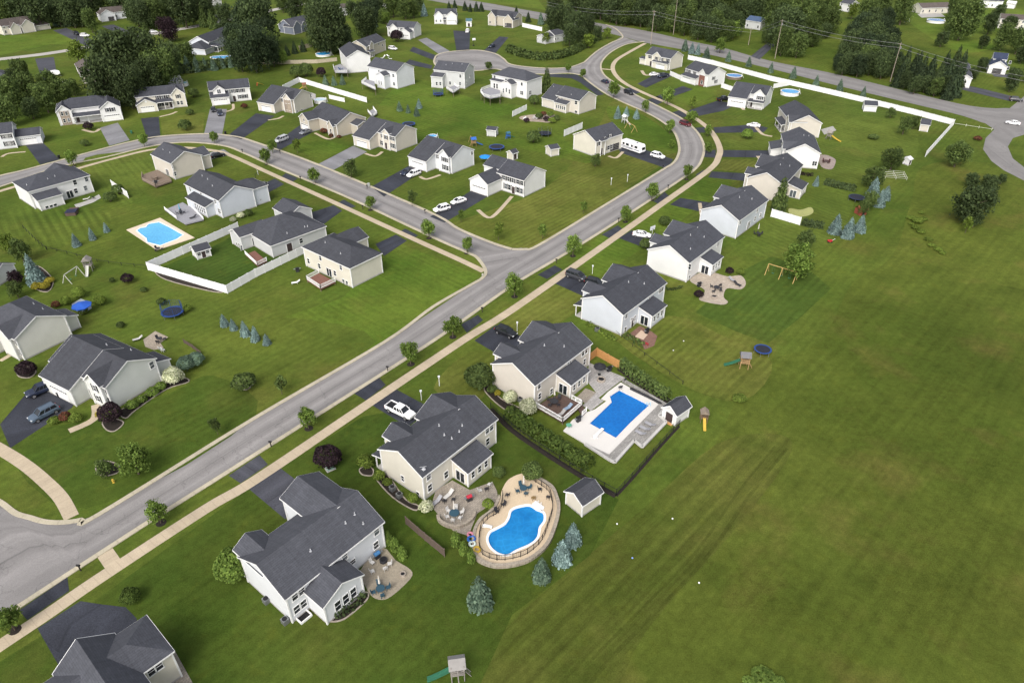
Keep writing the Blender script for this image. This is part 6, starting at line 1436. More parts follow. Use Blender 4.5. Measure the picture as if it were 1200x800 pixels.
def car_proto(kind, color):
    secs, cb, ct = CARS[kind]
    root = thing('parked_car' if kind != 'pickup' else 'pickup_truck', 'x', 'car' if kind != 'pickup' else 'pickup'); THINGS.pop()
    b = MB(); loft(b, secs)
    B = [(cb[0], -cb[2], cb[3]), (cb[1], -cb[2], cb[3]), (cb[1], cb[2], cb[3]), (cb[0], cb[2], cb[3])]
    T = [(ct[0], -ct[2], ct[3]), (ct[1], -ct[2], ct[3]), (ct[1], ct[2], ct[3]), (ct[0], ct[2], ct[3])]
    for i in range(4): b.bar(B[i], T[i], .09, .09)
    for sy in (0, 3): # middle pillars
        s_ = -1 if sy == 0 else 1
        for t in (.36, .68):
            b.bar((cb[0]+(cb[1]-cb[0])*t, s_*cb[2], cb[3]), (ct[0]+(ct[1]-ct[0])*t, s_*ct[2], ct[3]), .07, .07)
    rt = [(x*1.0, y*1.05, z) for x, y, z in T]
    b.hexa([(p[0], p[1], p[2]-.03) for p in rt]+[(p[0]*.97+.0, p[1]*.86, p[2]+.05) for p in rt])
    if kind in ('suv', 'van'):
        for s_ in (-1, 1): b.bar((ct[0]+.15, s_*ct[2]*.86, ct[3]+.1), (ct[1]-.1, s_*ct[2]*.86, ct[3]+.1), .05, .05)
    if kind == 'pickup':
        for s_ in (-1, 1): b.bar((-2.8, s_*.9, 1.15), (-.88, s_*.9, 1.15), .12, .24)
        b.bar((-2.8, -.9, 1.14), (-2.8, .9, 1.14), .1, .26)
    for s_ in (-1, 1): b.box((cb[1]-.35, s_*(cb[2]+.16), cb[3]+.06), (.16, .2, .14))
    b.build('body', PAINT[color], root)
    if kind == 'pickup':
        q = MB(); q.box((-1.85, 0, 1.06), (1.8, 1.6, .04)); q.build('cargo_bed', BLACK, root)
    g = MB(); sh = .985
    g.hexa([(p[0]*sh, p[1]*.97, p[2]-.04) for p in B]+[(p[0]*sh, p[1]*.97, p[2]-.02) for p in T]); g.build('window', CARGLASS, root)
    xs = (secs[0][0]+.85, secs[-1][0]-.9) if kind != 'pickup' else (-1.9, 1.85)
    r_ = .34 if kind == 'sedan' else (.38 if kind != 'pickup' else .42); hw = max(s[1] for s in secs)
    for x in xs:
        for s_ in (-1, 1):
            w = MB(); w.cyl((x, s_*(hw-.17), r_), (x, s_*(hw+.03), r_), r_, n=14); o = w.build('wheel', TYRE, root)
            q = MB(); q.cyl((x, s_*(hw+.031), r_), (x, s_*(hw+.045), r_), r_*.62, n=12); q.build('rim', RIM, o)
    f_, k_ = secs[-2], secs[1]
    for s_ in (-1, 1):
        q = MB(); q.box((f_[0]+.02, s_*f_[1]*.8, f_[3]-.1), (.2, .32, .13)); q.build('headlight', LAMP, root)
        q = MB(); q.box((k_[0]-.06, s_*k_[1]*.84, k_[3]-.16), (.14, .26, .2)); q.build('tail_light', TAIL, root)
    return root
_cars = {}
def car(kind, color, p0, p1, label, z=.03, group=None):
    """p0 tail, p1 nose in the photo, at bumper height"""
    a, b = P(*p0, .8), P(*p1, .8); yaw = math.atan2(b.y-a.y, b.x-a.x); c = (a+b)/2
    loc = (c.x, c.y, z)
    if (kind, color) not in _cars:
        o = car_proto(kind, color); _cars[(kind, color)] = o; o.location = loc; o.rotation_euler = (0, 0, yaw); tag(o, label, 'pickup' if kind == 'pickup' else 'car', group)
        return o
    return dup(_cars[(kind, color)], loc, yaw, label, group)
car('pickup', 'white', (452, 472.5), (486.5, 489), 'white crew cab pickup parked on the black driveway, nose to the house')
car('suv', 'black', (580, 383), (606, 393.5), 'black suv parked on the driveway of the rectangular pool house')
car('van', 'dark', (663.5, 318.5), (687, 326.5), 'dark minivan crossing the sidewalk end of a driveway')
car('suv', 'black', (689, 329), (706, 333), 'black car half hidden by the pale blue garage roof')
car('sedan', 'white', (740.5, 272.5), (764, 275.5), 'white sedan on a driveway below the lone street maple')
car('pickup', 'navy', (66, 449), (35, 461), 'dark blue pickup nearest the cream edge house')
car('suv', 'blue', (68, 475), (34, 492), 'steel blue suv on the driveway of the sage house')
car('suv', 'white', (527.5, 241.5), (508, 246.5), 'white suv nearer the street on the double driveway')
car('sedan', 'white', (546.5, 232), (528, 237.5), 'white car behind the first on the double driveway')
car('suv', 'white', (494, 200), (475.5, 207), 'white suv before the pale blue garage on the cross street')
car('sedan', 'navy', (482, 197.5), (471, 204), 'dark blue car squeezed beside the white suv')
car('van', 'silver', (338, 160), (321.5, 166), 'silver van nearest the street on the long dark driveway')
car('sedan', 'grey', (365, 151.5), (351, 156.5), 'grey car before the low tan garage')
car('suv', 'navy', (257, 129), (258.5, 135.5), 'dark suv in the middle of the concrete driveway')
car('sedan', 'black', (249.5, 126), (250, 130), 'black car tucked against the white garage door')
car('sedan', 'black', (247, 183), (263, 179.5), 'black hatchback parked across the pale driveway end')
car('suv', 'black', (296, 219), (312, 213.5), 'black suv beside the basketball hoop')
car('suv', 'maroon', (796.5, 142.5), (810, 147), 'maroon car driving round the bend of the street')
car('sedan', 'navy', (712.5, 96.5), (705.5, 93.5), 'dark blue car driving up toward the turning circle')
car('suv', 'black', (731.5, 106), (742, 110), 'black car parked across the kerb apron')
car('suv', 'white', (762.5, 180), (779, 184.5), 'white suv parked behind the long camper')
car('sedan', 'white', (761, 87.5), (772.5, 86), 'white car on the cream county road house drive')
car('pickup', 'navy', (784, 87), (770, 90), 'dark blue pickup beside the white car')
car('pickup', 'black', (840, 117), (855.5, 114.5), 'black pickup backed on the wide driveway')
car('sedan', 'white', (890.5, 147), (876, 145.5), 'white car before the tan columned porch')
car('sedan', 'navy', (580, 52.5), (573, 55), 'dark blue car before the open stone garage')
car('suv', 'white', (454.5, 56), (466, 57.5), 'white suv beside the tan dormer house')
car('sedan', 'white', (1197, 145), (1178, 142), 'white car on the county road junction')
car('suv', 'white', (94.5, 41.5), (104, 41.5), 'white suv on the far brick house drive')
car('van', 'black', (86, 38), (93, 40.5), 'dark van beside the far white suv')
car('sedan', 'silver', (118, 50), (126, 48.5), 'silver car on the far street by the oaks')
car('sedan', 'white', (174, 37.5), (184, 36.5), 'white car half hidden by the purple beech')
car('sedan', 'white', (74, 95), (82, 98), 'small white car under the trees at upper left')
car('van', 'white', (547, 37.5), (549, 35), 'white van before the teal roofed shed')
car('suv', 'black', (1194, 70), (1204, 71), 'black car at the right edge beyond the navy roof')
car('suv', 'dark', (1186, 116), (1196, 117), 'dark car at the county road drive end')

# the long white camper
a, b = P(727.5, 168, 1.2), P(757, 178, 1.2); yaw = math.atan2(b.y-a.y, b.x-a.x); c = (a+b)/2
rv = thing('travel_trailer', 'long white camper with striped side parked beside the cream house', 'camper', (c.x, c.y, .03), yaw)
m = MB(); L_ = 4.3
m.hexa([(-L_, -1.2, .5), (L_-.3, -1.2, .5), (L_-.3, 1.2, .5), (-L_, 1.2, .5), (-L_, -1.2, 2.95), (L_-.5, -1.2, 2.95), (L_-.5, 1.2, 2.95), (-L_, 1.2, 2.95)])
m.hexa([(L_-.31, -1.2, .75), (L_+.2, -1.05, 1.0), (L_+.2, 1.05, 1.0), (L_-.31, 1.2, .75), (L_-.49, -1.2, 2.95), (L_-.05, -1.05, 2.5), (L_-.05, 1.05, 2.5), (L_-.49, 1.2, 2.95)])
m.build('body', PAINT['white'], rv)
m = MB(); m.hexa([(-L_-.03, -1.23, 2.95), (L_-.5, -1.23, 2.95), (L_-.5, 1.23, 2.95), (-L_-.03, 1.23, 2.95), (-L_+.1, -1.1, 3.06), (L_-.6, -1.1, 3.06), (L_-.6, 1.1, 3.06), (-L_+.1, 1.1, 3.06)]); m.build('roof', WHITE, rv)
m = MB(); m.box((-1, .2, 3.2), (.9, .8, .28)); m.build('air_conditioner', WHITE, rv); m = MB(); m.box((1.6, 0, 3.12), (.5, .5, .14)); m.build('roof_hatch', BLACK, rv)
for x, w in ((-3.3, .9), (-1.6, 1.3), (.4, .7), (2.2, 1.2)):
    m = MB(); m.box((x, -1.21, 2.05), (w, .05, .75)); m.box((x, 1.21, 2.05), (w, .05, .75)); m.build('window', CARGLASS, rv)
m = MB(); m.box((L_+.1, 0, 1.9), (.1, 1.4, .9)); m.build('window', CARGLASS, rv)
m = MB()
for s_ in (-1, 1): m.bar((-L_, s_*1.215, 1.35), (L_-.6, s_*1.215, 1.1), .03, .22); m.bar((-L_, s_*1.215, .85), (1, s_*1.215, .95), .03, .16)
m.build('side_stripe', M('grey_stripe_paint', (.09, .10, .14), .4), rv)
m = MB(); m.box((1.1, -1.215, 1.5), (.75, .04, 1.9)); m.build('door', M('camper_door', (.6, .6, .62), .4), rv)
for x in (-.9, .1):
    for s_ in (-1, 1): m = MB(); m.cyl((x, s_*.95, .38), (x, s_*1.18, .38), .38, n=12); m.build('wheel', TYRE, rv)
# boat-like trailer under trees upper left
a, b = P(60, 84, 1), P(72, 88, 1); c = (a+b)/2
t_ = thing('covered_trailer', 'white covered boat trailer half hidden at upper left', 'trailer', (c.x, c.y, 0), math.atan2(b.y-a.y, b.x-a.x))
m = MB(); loft(m, ((-3.4, .7, .8, 1.6), (-3, 1.1, .6, 1.9), (1, 1.15, .6, 2.1), (2.6, .7, .8, 1.9), (3.6, .15, 1.2, 1.7))); m.build('hull', PAINT['white'], t_)
m = MB(); m.bar((-3, 0, .5), (4.6, 0, .5), .12); m.box((-.6, 0, .45), (1.6, 1.9, .12)); m.build('chassis', GREYM, t_)
for s_ in (-1, 1): m = MB(); m.cyl((-.6, s_*.9, .35), (-.6, s_*1.1, .35), .35, n=12); m.build('wheel', TYRE, t_)

# ================================================================ FENCES
def fence(label, px, h=1.8, post=2.4, mat=WHITE, cat='fence', name='vinyl_fence', th=.06, cap=True, world=None, rails=False):
    g = world or gp(px); o = thing(name, label, cat, (g[0].x, g[0].y, 0)); o0 = g[0]
    for a, b in zip(g, g[1:]):
        m = MB(); a3, b3 = Vector((a.x-o0.x, a.y-o0.y, 0)), Vector((b.x-o0.x, b.y-o0.y, 0))
        if rails:
            for z in rails: m.bar(a3+Vector((0, 0, z)), b3+Vector((0, 0, z)), .05, .1)
            m.build('rail', mat, o)
        else:
            zc = Vector((0, 0, .08+(h-.08)/2)); m.bar(a3+zc, b3+zc, th, h-.08)
            if cap: m.bar(a3+Vector((0, 0, h+.03)), b3+Vector((0, 0, h+.03)), .13, .08)
            m.build('panel', mat, o)
    proto = None; L = [0]
    for a, b in zip(g, g[1:]): L.append(L[-1]+(b-a).length)
    n = max(2, min(95, int(L[-1]/post)+1)); pts = resample(g, n)+[q for q in g[1:-1]]
    for q in pts:
        if proto is None:
            m = MB(); m.box((0, 0, (h+.1)/2), (.13, .13, h+.1))
            if cap: m.box((0, 0, h+.14), (.17, .17, .07))
            proto = m.build('post', mat, o); pp = proto
        else:
            pp = proto.copy(); COL.objects.link(pp); pp.parent = o
        pp.location = (q.x-o0.x, q.y-o0.y, 0)
    return o
VIN = M('bright_vinyl', (.74, .74, .74), .4, .03)
fence('tall white vinyl fence wrapped round the dark green yard and small shed', [(280, 269), (174, 316.5), (267, 344), (300, 325), (357, 297)], 2.0, mat=VIN)
fence('very long white vinyl fence along the county road, bent at its right end', [(806, 70), (834, 76), (868, 85.5), (903, 95), (958, 107.5), (1013, 120.5), (1068, 134), (1117, 147), (1084, 184)], 2.0, mat=VIN)
fence('short white fence between the slide pool house and the long fence', [(906, 104), (926, 100)], 1.9, mat=VIN)
fence('short white fence joining the cream and brick fronted houses', [(785, 88.5), (799, 95)], 1.9, mat=VIN)
fence('short white fence between the brick fronted and slide pool houses', [(845, 103), (860, 108)], 1.9, mat=VIN)
fence('white triangle fence behind the stone fronted house', [(332, 106), (351, 96.5), (390, 108.5), (430, 120.5)], 2.0, mat=VIN)
fence('short white fence near the pale pool cover behind the tan house', [(386, 116), (404, 120)], 1.6, mat=VIN)
fence('white fence panel beside the rockery shrubs', [(600.5, 137), (617, 129)], 2.0, mat=VIN)
fence('white fence panel behind the cream camper house', [(661, 160), (682, 151)], 2.2, mat=VIN)
fence('long white fence panel behind the plain backed pale blue house', [(903, 254), (937, 264)], 2.2, mat=VIN)
fence('white angled screen panel with dark shrub on the striped lawn', [(132, 219), (151, 232.5)], 2.0, mat=VIN)
fence('white fence between the stone house and the hedged house', [(612, 32), (635, 37)], 2.2, mat=VIN)
fence('thin white fence running right to the county road turning', [(1117, 146), (1162, 153)], .7, 4, mat=M('pale_rail', (.5, .5, .42)), rails=(.5,))
PALEW = M('pale_fence_wood', (.40, .35, .26), .85, .2, 2)
fence('long pale wooden fence below the oval garden pool', [(296, 76), (330, 75.5), (372, 74.5), (395, 72)], 1.7, mat=PALEW, name='wooden_fence')
fence('pale wooden fence above the oval garden pool', [(351, 59), (378, 52)], 2, mat=PALEW, name='wooden_fence')
fence('grey wooden fence end beside the dark pines', [(296, 74), (318, 65)], 1.6, mat=PALEW, name='wooden_fence')
fence('brown privacy screen on the lawn below the tan patio', [(476, 614), (498, 633), (521, 652)], 1.5, mat=M('dark_brown_boards', (.10, .075, .06), .85, .2, 2), name='privacy_fence')
fence('new orange cedar screen at the rectangular pool corner', [(690, 424), (699, 417), (725, 432)], 1.8, mat=NEWWOOD, name='privacy_fence')
fence('dark brown planter wall behind the sage house', [(216, 402), (226, 408), (236, 416)], .8, mat=M('dark_brown_boards', (.10, .075, .06), .85, .2, 2), name='planter_wall', cat='planter')
BM = M('black_fence_metal', (.016, .016, .018), .5, .1)
def mesh_fence(label, px, h=1.25, post=2.0, closed=False):
    g = gp(px); g = smooth(g, 4); o0 = g[0]; o = thing('metal_fence', label, 'fence', (o0.x, o0.y, 0))
    rl, pk = MB(), MB()
    for a, b in zip(g, g[1:]):
        a3, b3 = Vector((a.x-o0.x, a.y-o0.y, 0)), Vector((b.x-o0.x, b.y-o0.y, 0))
        for z in (.15, h-.05)[h <= 1.1:]: rl.bar(a3+Vector((0, 0, z)), b3+Vector((0, 0, z)), .05)
        n = max(2, int((b-a).length/.16))
        for i in range(n if h > 1.1 else 0):
            p = a3.lerp(b3, i/n); pk.bar(p+Vector((0, 0, .1)), p+Vector((0, 0, h)), .02)
    rl.build('rail', BM, o); pk.build('picket', BM, o)
    L = sum((b-a).length for a, b in zip(g, g[1:])); proto = None
    for q in resample(g, max(3, min(90, int(L/post)))):
        if proto is None:
            m = MB(); m.box((0, 0, h/2+.05), (.08, .08, h+.1)); pp = proto = m.build('post', BM, o)
        else: pp = proto.copy(); COL.objects.link(pp); pp.parent = o
        pp.location = (q.x-o0.x, q.y-o0.y, 0)
    return o
mesh_fence('dark metal fence with hedge between the two pool gardens', [(575, 478), (600, 503), (645, 534), (690, 562), (722, 580)], 1.3)
mesh_fence('dark metal fence along the back of the rectangular pool garden', [(722, 580), (745, 555), (772, 524), (796, 498)], 1.2)
mesh_fence('dark rail fence between the striped lawn and the brown bed', [(28, 268), (45, 285), (55, 293)], 1.0)
mesh_fence('low dark fence line crossing behind the wooden play tower', [(55, 292), (85, 299), (120, 308), (173, 314)], .7, 3)
mesh_fence('dark metal fence above the brick patio house lawn', [(716, 386), (738, 404), (760, 420), (800, 450)], .7, 3)

# ================================================================ POOLS
def ring_fill(mb, outer, inner, z):
    import bmesh
    bm = bmesh.new(); ed = []
    for loop in (outer, inner):
        vs = [bm.verts.new((p.x, p.y, z)) for p in loop]
        for i in range(len(vs)): ed.append(bm.edges.new((vs[i], vs[(i+1) % len(vs)])))
    bmesh.ops.triangle_fill(bm, edges=ed, use_beauty=True)
    for f in bm.faces: mb.face([v.co.copy() for v in f.verts])
    bm.free()
def pool(label, water, deck, wm, dm, zdeck=.22, sm_w=4, sm_d=4, cop=None):
    w = gp(water); d = gp(deck)
    w = smooth(w, sm_w, True) if sm_w else w; d = smooth(d, sm_d, True) if sm_d else d
    c = sum(w, Vector((0, 0)))/len(w)
    o = thing('swimming_pool', label, 'pool', (c.x, c.y, 0))
    w = [p-c for p in w]; d = [p-c for p in d]
    ar = sum(w[i].x*w[(i+1) % len(w)].y-w[(i+1) % len(w)].x*w[i].y for i in range(len(w)))
    if ar < 0: w = w[::-1]
    n = len(w); out = [w[i]+((w[i]-w[i-1]).normalized()+(w[(i+1) % n]-w[i]).normalized()).normalized().yx*Vector((1, -1))*.35 for i in range(n)]
    m = MB(); ring_fill(m, d, out, zdeck)
    for i in range(len(d)):
        a, b = d[i], d[(i+1) % len(d)]; m.face([(*a, 0), (*b, 0), (*b, zdeck), (*a, zdeck)])
    m.build('pool_deck', dm, o)
    m = MB()
    for i in range(n):
        j = (i+1) % n
        m.face([(*w[i], zdeck+.03), (*w[j], zdeck+.03), (*out[j], zdeck+.03), (*out[i], zdeck+.03)])
        m.face([(*w[i], .02), (*w[j], .02), (*w[j], zdeck+.03), (*w[i], zdeck+.03)]); m.face([(*out[i], zdeck-.02), (*out[j], zdeck-.02), (*out[j], zdeck+.03), (*out[i], zdeck+.03)])
    m.build('coping', cop or WHITE, o)
    m = MB(); m.face([(*p, .1) for p in w]); m.build('water', wm, o)
    return o
WAT1 = mat_water('deep_blue_pool_water', (.002, .125, .36), (.016, .235, .53), .16)
WAT2 = mat_water('royal_blue_pool_water', (.002, .105, .37), (.004, .145, .46), .1)
WAT3 = mat_water('light_blue_pool_water', (.07, .33, .58), (.10, .40, .66), .1)
WAT4 = mat_water('cyan_pool_water', (.02, .24, .52), (.05, .32, .6), .3)
KD = C(500, 540, 5.717, [(660, 88), (740, 130), (830, 190), (862, 260), (872, 330), (850, 430), (795, 560), (695, 650), (590, 688), (480, 700), (395, 680), (345, 645), (325, 570), (335, 470), (380, 395), (450, 345), (490, 270), (505, 200), (555, 125)])
pl = pool('kidney shaped blue pool with tan deck and white steps', C(500, 540, 5.717, [(640, 312), (690, 308), (735, 335), (778, 355), (782, 405), (752, 450), (738, 515), (690, 560), (600, 600), (540, 632), (480, 620), (432, 580), (414, 530), (432, 484), (480, 458), (530, 428), (556, 388), (568, 345), (595, 325)]), KD, WAT1, DECKC, .25)
c = pl.location
m = MB()
q0 = [P(*p[:2]) for p in C(500, 540, 5.717, [(693, 306), (730, 276), (788, 318), (775, 352)])]
for i in range(3):
    f_ = i*.22; m.prism([(p.x-c.x, p.y-c.y) for p in (q0[0].lerp(q0[1], f_), q0[1], q0[2], q0[3].lerp(q0[2], f_))], .09, .18+.1*i)
m.build('entry_steps', WHITE, pl)
m = MB()
for t in (.35, .65):
    a = q0[0].lerp(q0[3], t)-c; b = q0[1].lerp(q0[2], t)-c
    m.bar(Vector((a.x, a.y, .2)), Vector((a.x, a.y, 1.0)), .06); m.bar(Vector((a.x, a.y, 1.0)), Vector((b.x, b.y, .9)), .06); m.bar(Vector((b.x, b.y, .9)), Vector((b.x, b.y, .3)), .06)
m.build('step_rail', WHITE, pl)
m = MB(); a = P(*C(500, 540, 5.717, [(385, 445)])[0])-c; b = P(*C(500, 540, 5.717, [(438, 458)])[0])-c; m.bar(Vector((a.x, a.y, .5)), Vector((b.x, b.y, .5)), .5, .07); m.box((a.x, a.y, .36), (.45, .45, .24)); m.build('diving_board', WHITE, pl)
# stone wall and railing round the kidney pool
g = smooth(gp(KD), 4, True); c0 = g[0]
wall_ = thing('retaining_wall', 'curved pale stone wall carrying the black rail round the kidney pool', 'wall', (c0.x, c0.y, 0))
m = MB(); gg = g[:-10]
cent = sum(g, Vector((0, 0)))/len(g)
for a, b in zip(gg, gg[1:]):
    na, nb = (a-cent).normalized()*.55, (b-cent).normalized()*.55
    q = [(*(a-c0), 0), (*(b-c0), 0), (*(b+nb-c0), 0), (*(a+na-c0), 0)]
    m.hexa([Vector(p) for p in q]+[Vector((p[0], p[1], .52)) for p in q])
m.build('wall', mat_paver('pale_wall_stone', (.34, .30, .24), (.26, .22, .18), .6, .3), wall_)
gf = [a+(cent-a).normalized()*.7 for a in g[:-8]]; rl = MB(); pk = MB()
o = thing('metal_fence', 'black metal railing standing round the kidney pool deck', 'fence', (c0.x, c0.y, 0))
for a, b in zip(gf, gf[1:]):
    a3, b3 = Vector((*(a-c0), 0)), Vector((*(b-c0), 0))
    for z in (.45, 1.35): rl.bar(a3+Vector((0, 0, z)), b3+Vector((0, 0, z)), .055)
    n = max(1, int((b-a).length/.2))
    for i in range(n): p = a3.lerp(b3, i/n); pk.bar(p+Vector((0, 0, .4)), p+Vector((0, 0, 1.35)), .022)
rl.build('rail', BM, o); pk.build('picket', BM, o); proto = None
for a in resample(gf, 34):
    if proto is None: m = MB(); m.box((0, 0, .85), (.09, .09, 1.2)); pp = proto = m.build('post', BM, o)
    else: pp = proto.copy(); COL.objects.link(pp); pp.parent = o
    pp.location = (a.x-c0.x, a.y-c0.y, 0)
# rectangular pool
R5 = lambda pts: C(660, 410, 5.717, pts)
pl2 = pool('deep blue rectangular pool with an L shaped corner and white deck', R5([(375, 274), (575, 375), (450, 492), (352, 594), (176, 497), (324, 355), (312, 315)]), R5([(385, 222), (640, 368), (305, 706), (145, 632), (0, 545), (65, 470), (150, 425), (212, 402), (292, 345), (255, 330), (300, 285)]), WAT2, DECKW, .2, 0, 0, DECKW)
c = pl2.location
m = MB(); a = P(*R5([(215, 580)])[0], .4)-c; b = P(*R5([(265, 532)])[0], .4)-c; m.bar(Vector((a.x, a.y, .62)), Vector((b.x, b.y, .66)), .5, .07); m.box((a.x, a.y, .4), (.5, .6, .4), .7); m.build('diving_board', WHITE, pl2)
m = MB(); a = P(*R5([(575, 352)])[0], 1)-c
for dx in (-.3, .3): m.bar(Vector((a.x+dx, a.y, .2)), Vector((a.x+dx, a.y, 1.1)), .06); m.bar(Vector((a.x+dx, a.y, 1.1)), Vector((a.x+dx-.5, a.y-.4, .9)), .06)
m.build('pool_ladder', M('light_blue_plastic', (.25, .5, .7), .4), pl2)
STW = mat_paver('grey_ledge_stone', (.30, .29, .27), (.23, .22, .21), .6, .3, -A_ST)
lg = thing('stone_ledge', 'stepped grey stone terrace along the outer side of the rectangular pool', 'terrace', (c.x, c.y, 0))
m = MB()
pts = R5([(642, 370), (690, 378), (640, 450), (688, 492), (528, 660), (475, 616), (345, 762), (315, 750), (145, 642), (147, 634), (307, 708), (560, 455)])
m.prism([tuple(p-c.xy) for p in gp(pts)], 0, .34); m.build('ledge', STW, lg)
m = MB()
edge = [p-c.xy for p in gp(R5([(690, 380), (640, 450), (688, 492), (528, 660), (475, 616), (345, 762), (315, 750), (145, 640)]))]
for a, b in zip(edge, edge[1:]): m.bar(Vector((*a, .35)), Vector((*b, .35)), .45, .3)
m.build('cap_stone', mat_paved('pale_cap_stone', (.44, .43, .41), 0, 0, 1.0, .15), lg)
m = MB(); 
pts = R5([(400, 205), (690, 375), (640, 372), (390, 224)])
w2_ = thing('stone_ledge', 'long grey seat wall along the upper side of the rectangular pool', 'wall', (c.x, c.y, 0)); m.prism([tuple(p-c.xy) for p in gp(R5([(400, 205), (692, 374), (686, 384), (392, 214)]))], 0, .6); m.build('seat', STW, w2_)
m = MB(); m.prism([tuple(p-c.xy) for p in gp(R5([(450, 262), (660, 366), (655, 372), (446, 270)]))], .2, .55); s_ = m.build('rolled_pool_cover', M('black_pool_cover', (.03, .03, .035), .7), lg)
pl3 = pool('pale blue pool with notched corners and peach deck', C(130, 160, 5.714, [(322, 576), (400, 615), (482, 662), (440, 690), (330, 732), (246, 710), (240, 685), (195, 650), (176, 632), (200, 615), (235, 610), (255, 588)]), C(130, 160, 5.714, [(330, 547), (560, 680), (310, 762), (105, 627)]), WAT3, DECKB, .15, 0, 0)
def ring_pool(label, x, y, wpx, h=1.25, wm=WAT1, side=None, el=1.0):
    p = P(x, y, h); R_ = wpx*depth(x, y, h)/F/2
    o = thing('above_ground_pool', label, 'pool', (p.x, p.y, 0)); n = 24
    m = MB(); ring = [(R_*math.cos(2*math.pi*i/n), R_*el*math.sin(2*math.pi*i/n)) for i in range(n)]
    for i in range(n): a, b = ring[i], ring[(i+1) % n]; m.face([(*a, 0), (*b, 0), (*b, h), (*a, h)])
    m.build('pool_wall', side or WHITE, o)
    m = MB()
    for i in range(n):
        a, b = Vector(ring[i]), Vector(ring[(i+1) % n]); q = [a*.95, b*.95, b*1.04, a*1.04]
        m.hexa([Vector((*p_, h-.05)) for p_ in q]+[Vector((*p_, h+.06)) for p_ in q])
    m.build('rim', WHITE, o)
    m = MB(); m.face([(a[0]*.96, a[1]*.96, h-.12) for a in ring]); m.build('water', wm, o)
    m = MB()
    for dx in (-.25, .25): m.bar((R_*.9+dx*0, dx, h-.3), (R_*1.0, dx, h+.9), .05); m.bar((R_*1.0, dx, h+.9), (R_*1.25, dx, 0), .05)
    m.build('pool_ladder', WHITE, o)
    return o
ring_pool('round bright blue raised pool behind the brick fronted house', 860.5, 88.5, 18, 1.2, WAT1, WOOD)
sp = ring_pool('round raised pool half hidden by the white slide pool house', 926, 107, 21, 1.3, WAT4)
ring_pool('oval garden pool with white rim between pale fences', 379, 63, 18, .9, WAT4)
ring_pool('raised ring pool on the far bungalow lawn', 1097, 23.5, 19, 1.4, WAT1)
ring_pool('cyan pool strip behind the far blue grey house', 260, 67, 27, .5, WAT4, DECKB, .6)
ring_pool('pale covered pool behind the stone fronted house', 375, 116.5, 14, 1.2, mat_water('pale_pool_cover', (.35, .5, .58), (.5, .6, .66)))
ring_pool('small bright cyan pool behind the pale blue house roof', 507, 159, 11, 1.1, WAT4)
m = MB(); m.bar((0, 0, 0), (0, 0, 0), .1)

# ================================================================ DECKS
def deck(label, px, z, floor, rail=None, rh=.95, open_=(), name='deck', h_=None):
    g = [P2(*p[:2], z) for p in px]; c = sum(g, Vector((0, 0)))/len(g); o = thing(name, label, 'deck', (c.x, c.y, 0))
    g = [p-c for p in g]; n = len(g)
    m = MB(); m.prism([tuple(p) for p in g], max(z-.3, 0), z); m.build('floor', floor, o)
    if z > .45:
        for p in g:
            m = MB(); q = p*.95; m.box((q.x, q.y, (z-.3)/2), (.15, .15, z-.3)); m.build('support_post', WOOD, o)
    if rail:
        rl, bl = MB(), MB()
        for i in range(n):
            if i in open_: continue
            a, b = Vector((*g[i], z)), Vector((*g[(i+1) % n], z))
            for zz in (.12, rh): rl.bar(a+Vector((0, 0, zz)), b+Vector((0, 0, zz)), .09, .08)
            k = max(2, int((b-a).length/.2))
            for j in range(k): p = a.lerp(b, (j+.5)/k); bl.bar(p+Vector((0, 0, .1)), p+Vector((0, 0, rh)), .05)
            for p in (a, b): rl.box((p.x, p.y, z+rh/2+.05), (.14, .14, rh+.1))
        rl.build('railing', rail, o); bl.build('baluster', rail, o)
    return o
DKW = M('dark_deck_boards', (.085, .055, .045), .8, .25, 2); DKG = M('grey_deck_boards', (.25, .25, .27), .8, .15, 2); DKR = M('red_deck_boards', (.17, .08, .06), .8, .2, 2)
deck('dark wooden deck with white railing behind the rectangular pool house', C(570, 370, 6.154, [(358, 655), (455, 590), (545, 565), (615, 600), (690, 640), (550, 765)]), .75, DKW, WHITE, .95, (0, 1, 2))
deck('grey deck with white rail ends above the pale blue pool', C(130, 160, 5.714, [(362, 490), (480, 440), (545, 480), (620, 555), (500, 585), (440, 550)]), .6, DKG, WHITE, .8, (0, 1, 3, 4))
deck('cluttered brown deck behind the tan house', C(130, 160, 5.714, [(212, 255), (310, 222), (395, 275), (405, 300), (300, 335), (210, 290)]), .6, WOOD, M('weathered_rail', (.30, .24, .19), .8), .8, (0, 1, 2))
deck('small square deck with white rail behind the railed deck house', C(300, 200, 4, [(238, 510), (295, 480), (372, 520), (303, 553)]), .8, DKR, WHITE, .95, (1,))
deck('small red brick deck behind the low grey house', C(200, 180, 4.615, [(405, 545), (455, 525), (520, 580), (470, 605)]), .5, DKR, WHITE, .9, (0, 1))
deck('curved white deck behind the hip roofed white house', C(540, 70, 8, [(185, 305), (200, 285), (275, 258), (370, 290), (372, 345), (275, 360), (215, 340)]), 3.0, DKG, WHITE, .95, (2, 3))
deck('white railed deck beside the small gabled sunroom', C(380, 40, 8, [(350, 460), (395, 425), (470, 445), (480, 520)]), 2.6, DKG, WHITE, .95, (1, 2))
deck('white railed deck left of the oval pool house', C(380, 40, 8, [(85, 305), (150, 280), (215, 325), (220, 360), (100, 360)]), 2.4, DKG, WHITE, .9, (0, 1))
deck('white stepped deck behind the pale grey turning circle house', C(490, 0, 8, [(265, 830), (340, 800), (390, 830), (330, 870)]), 2.0, DKG, WHITE, .9, (0,))
deck('grey covered deck right of the low tan house', C(290, 90, 8, [(1130, 330), (1180, 300), (1215, 345), (1170, 375)]), .8, DKG, WHITE, .9, (0,))

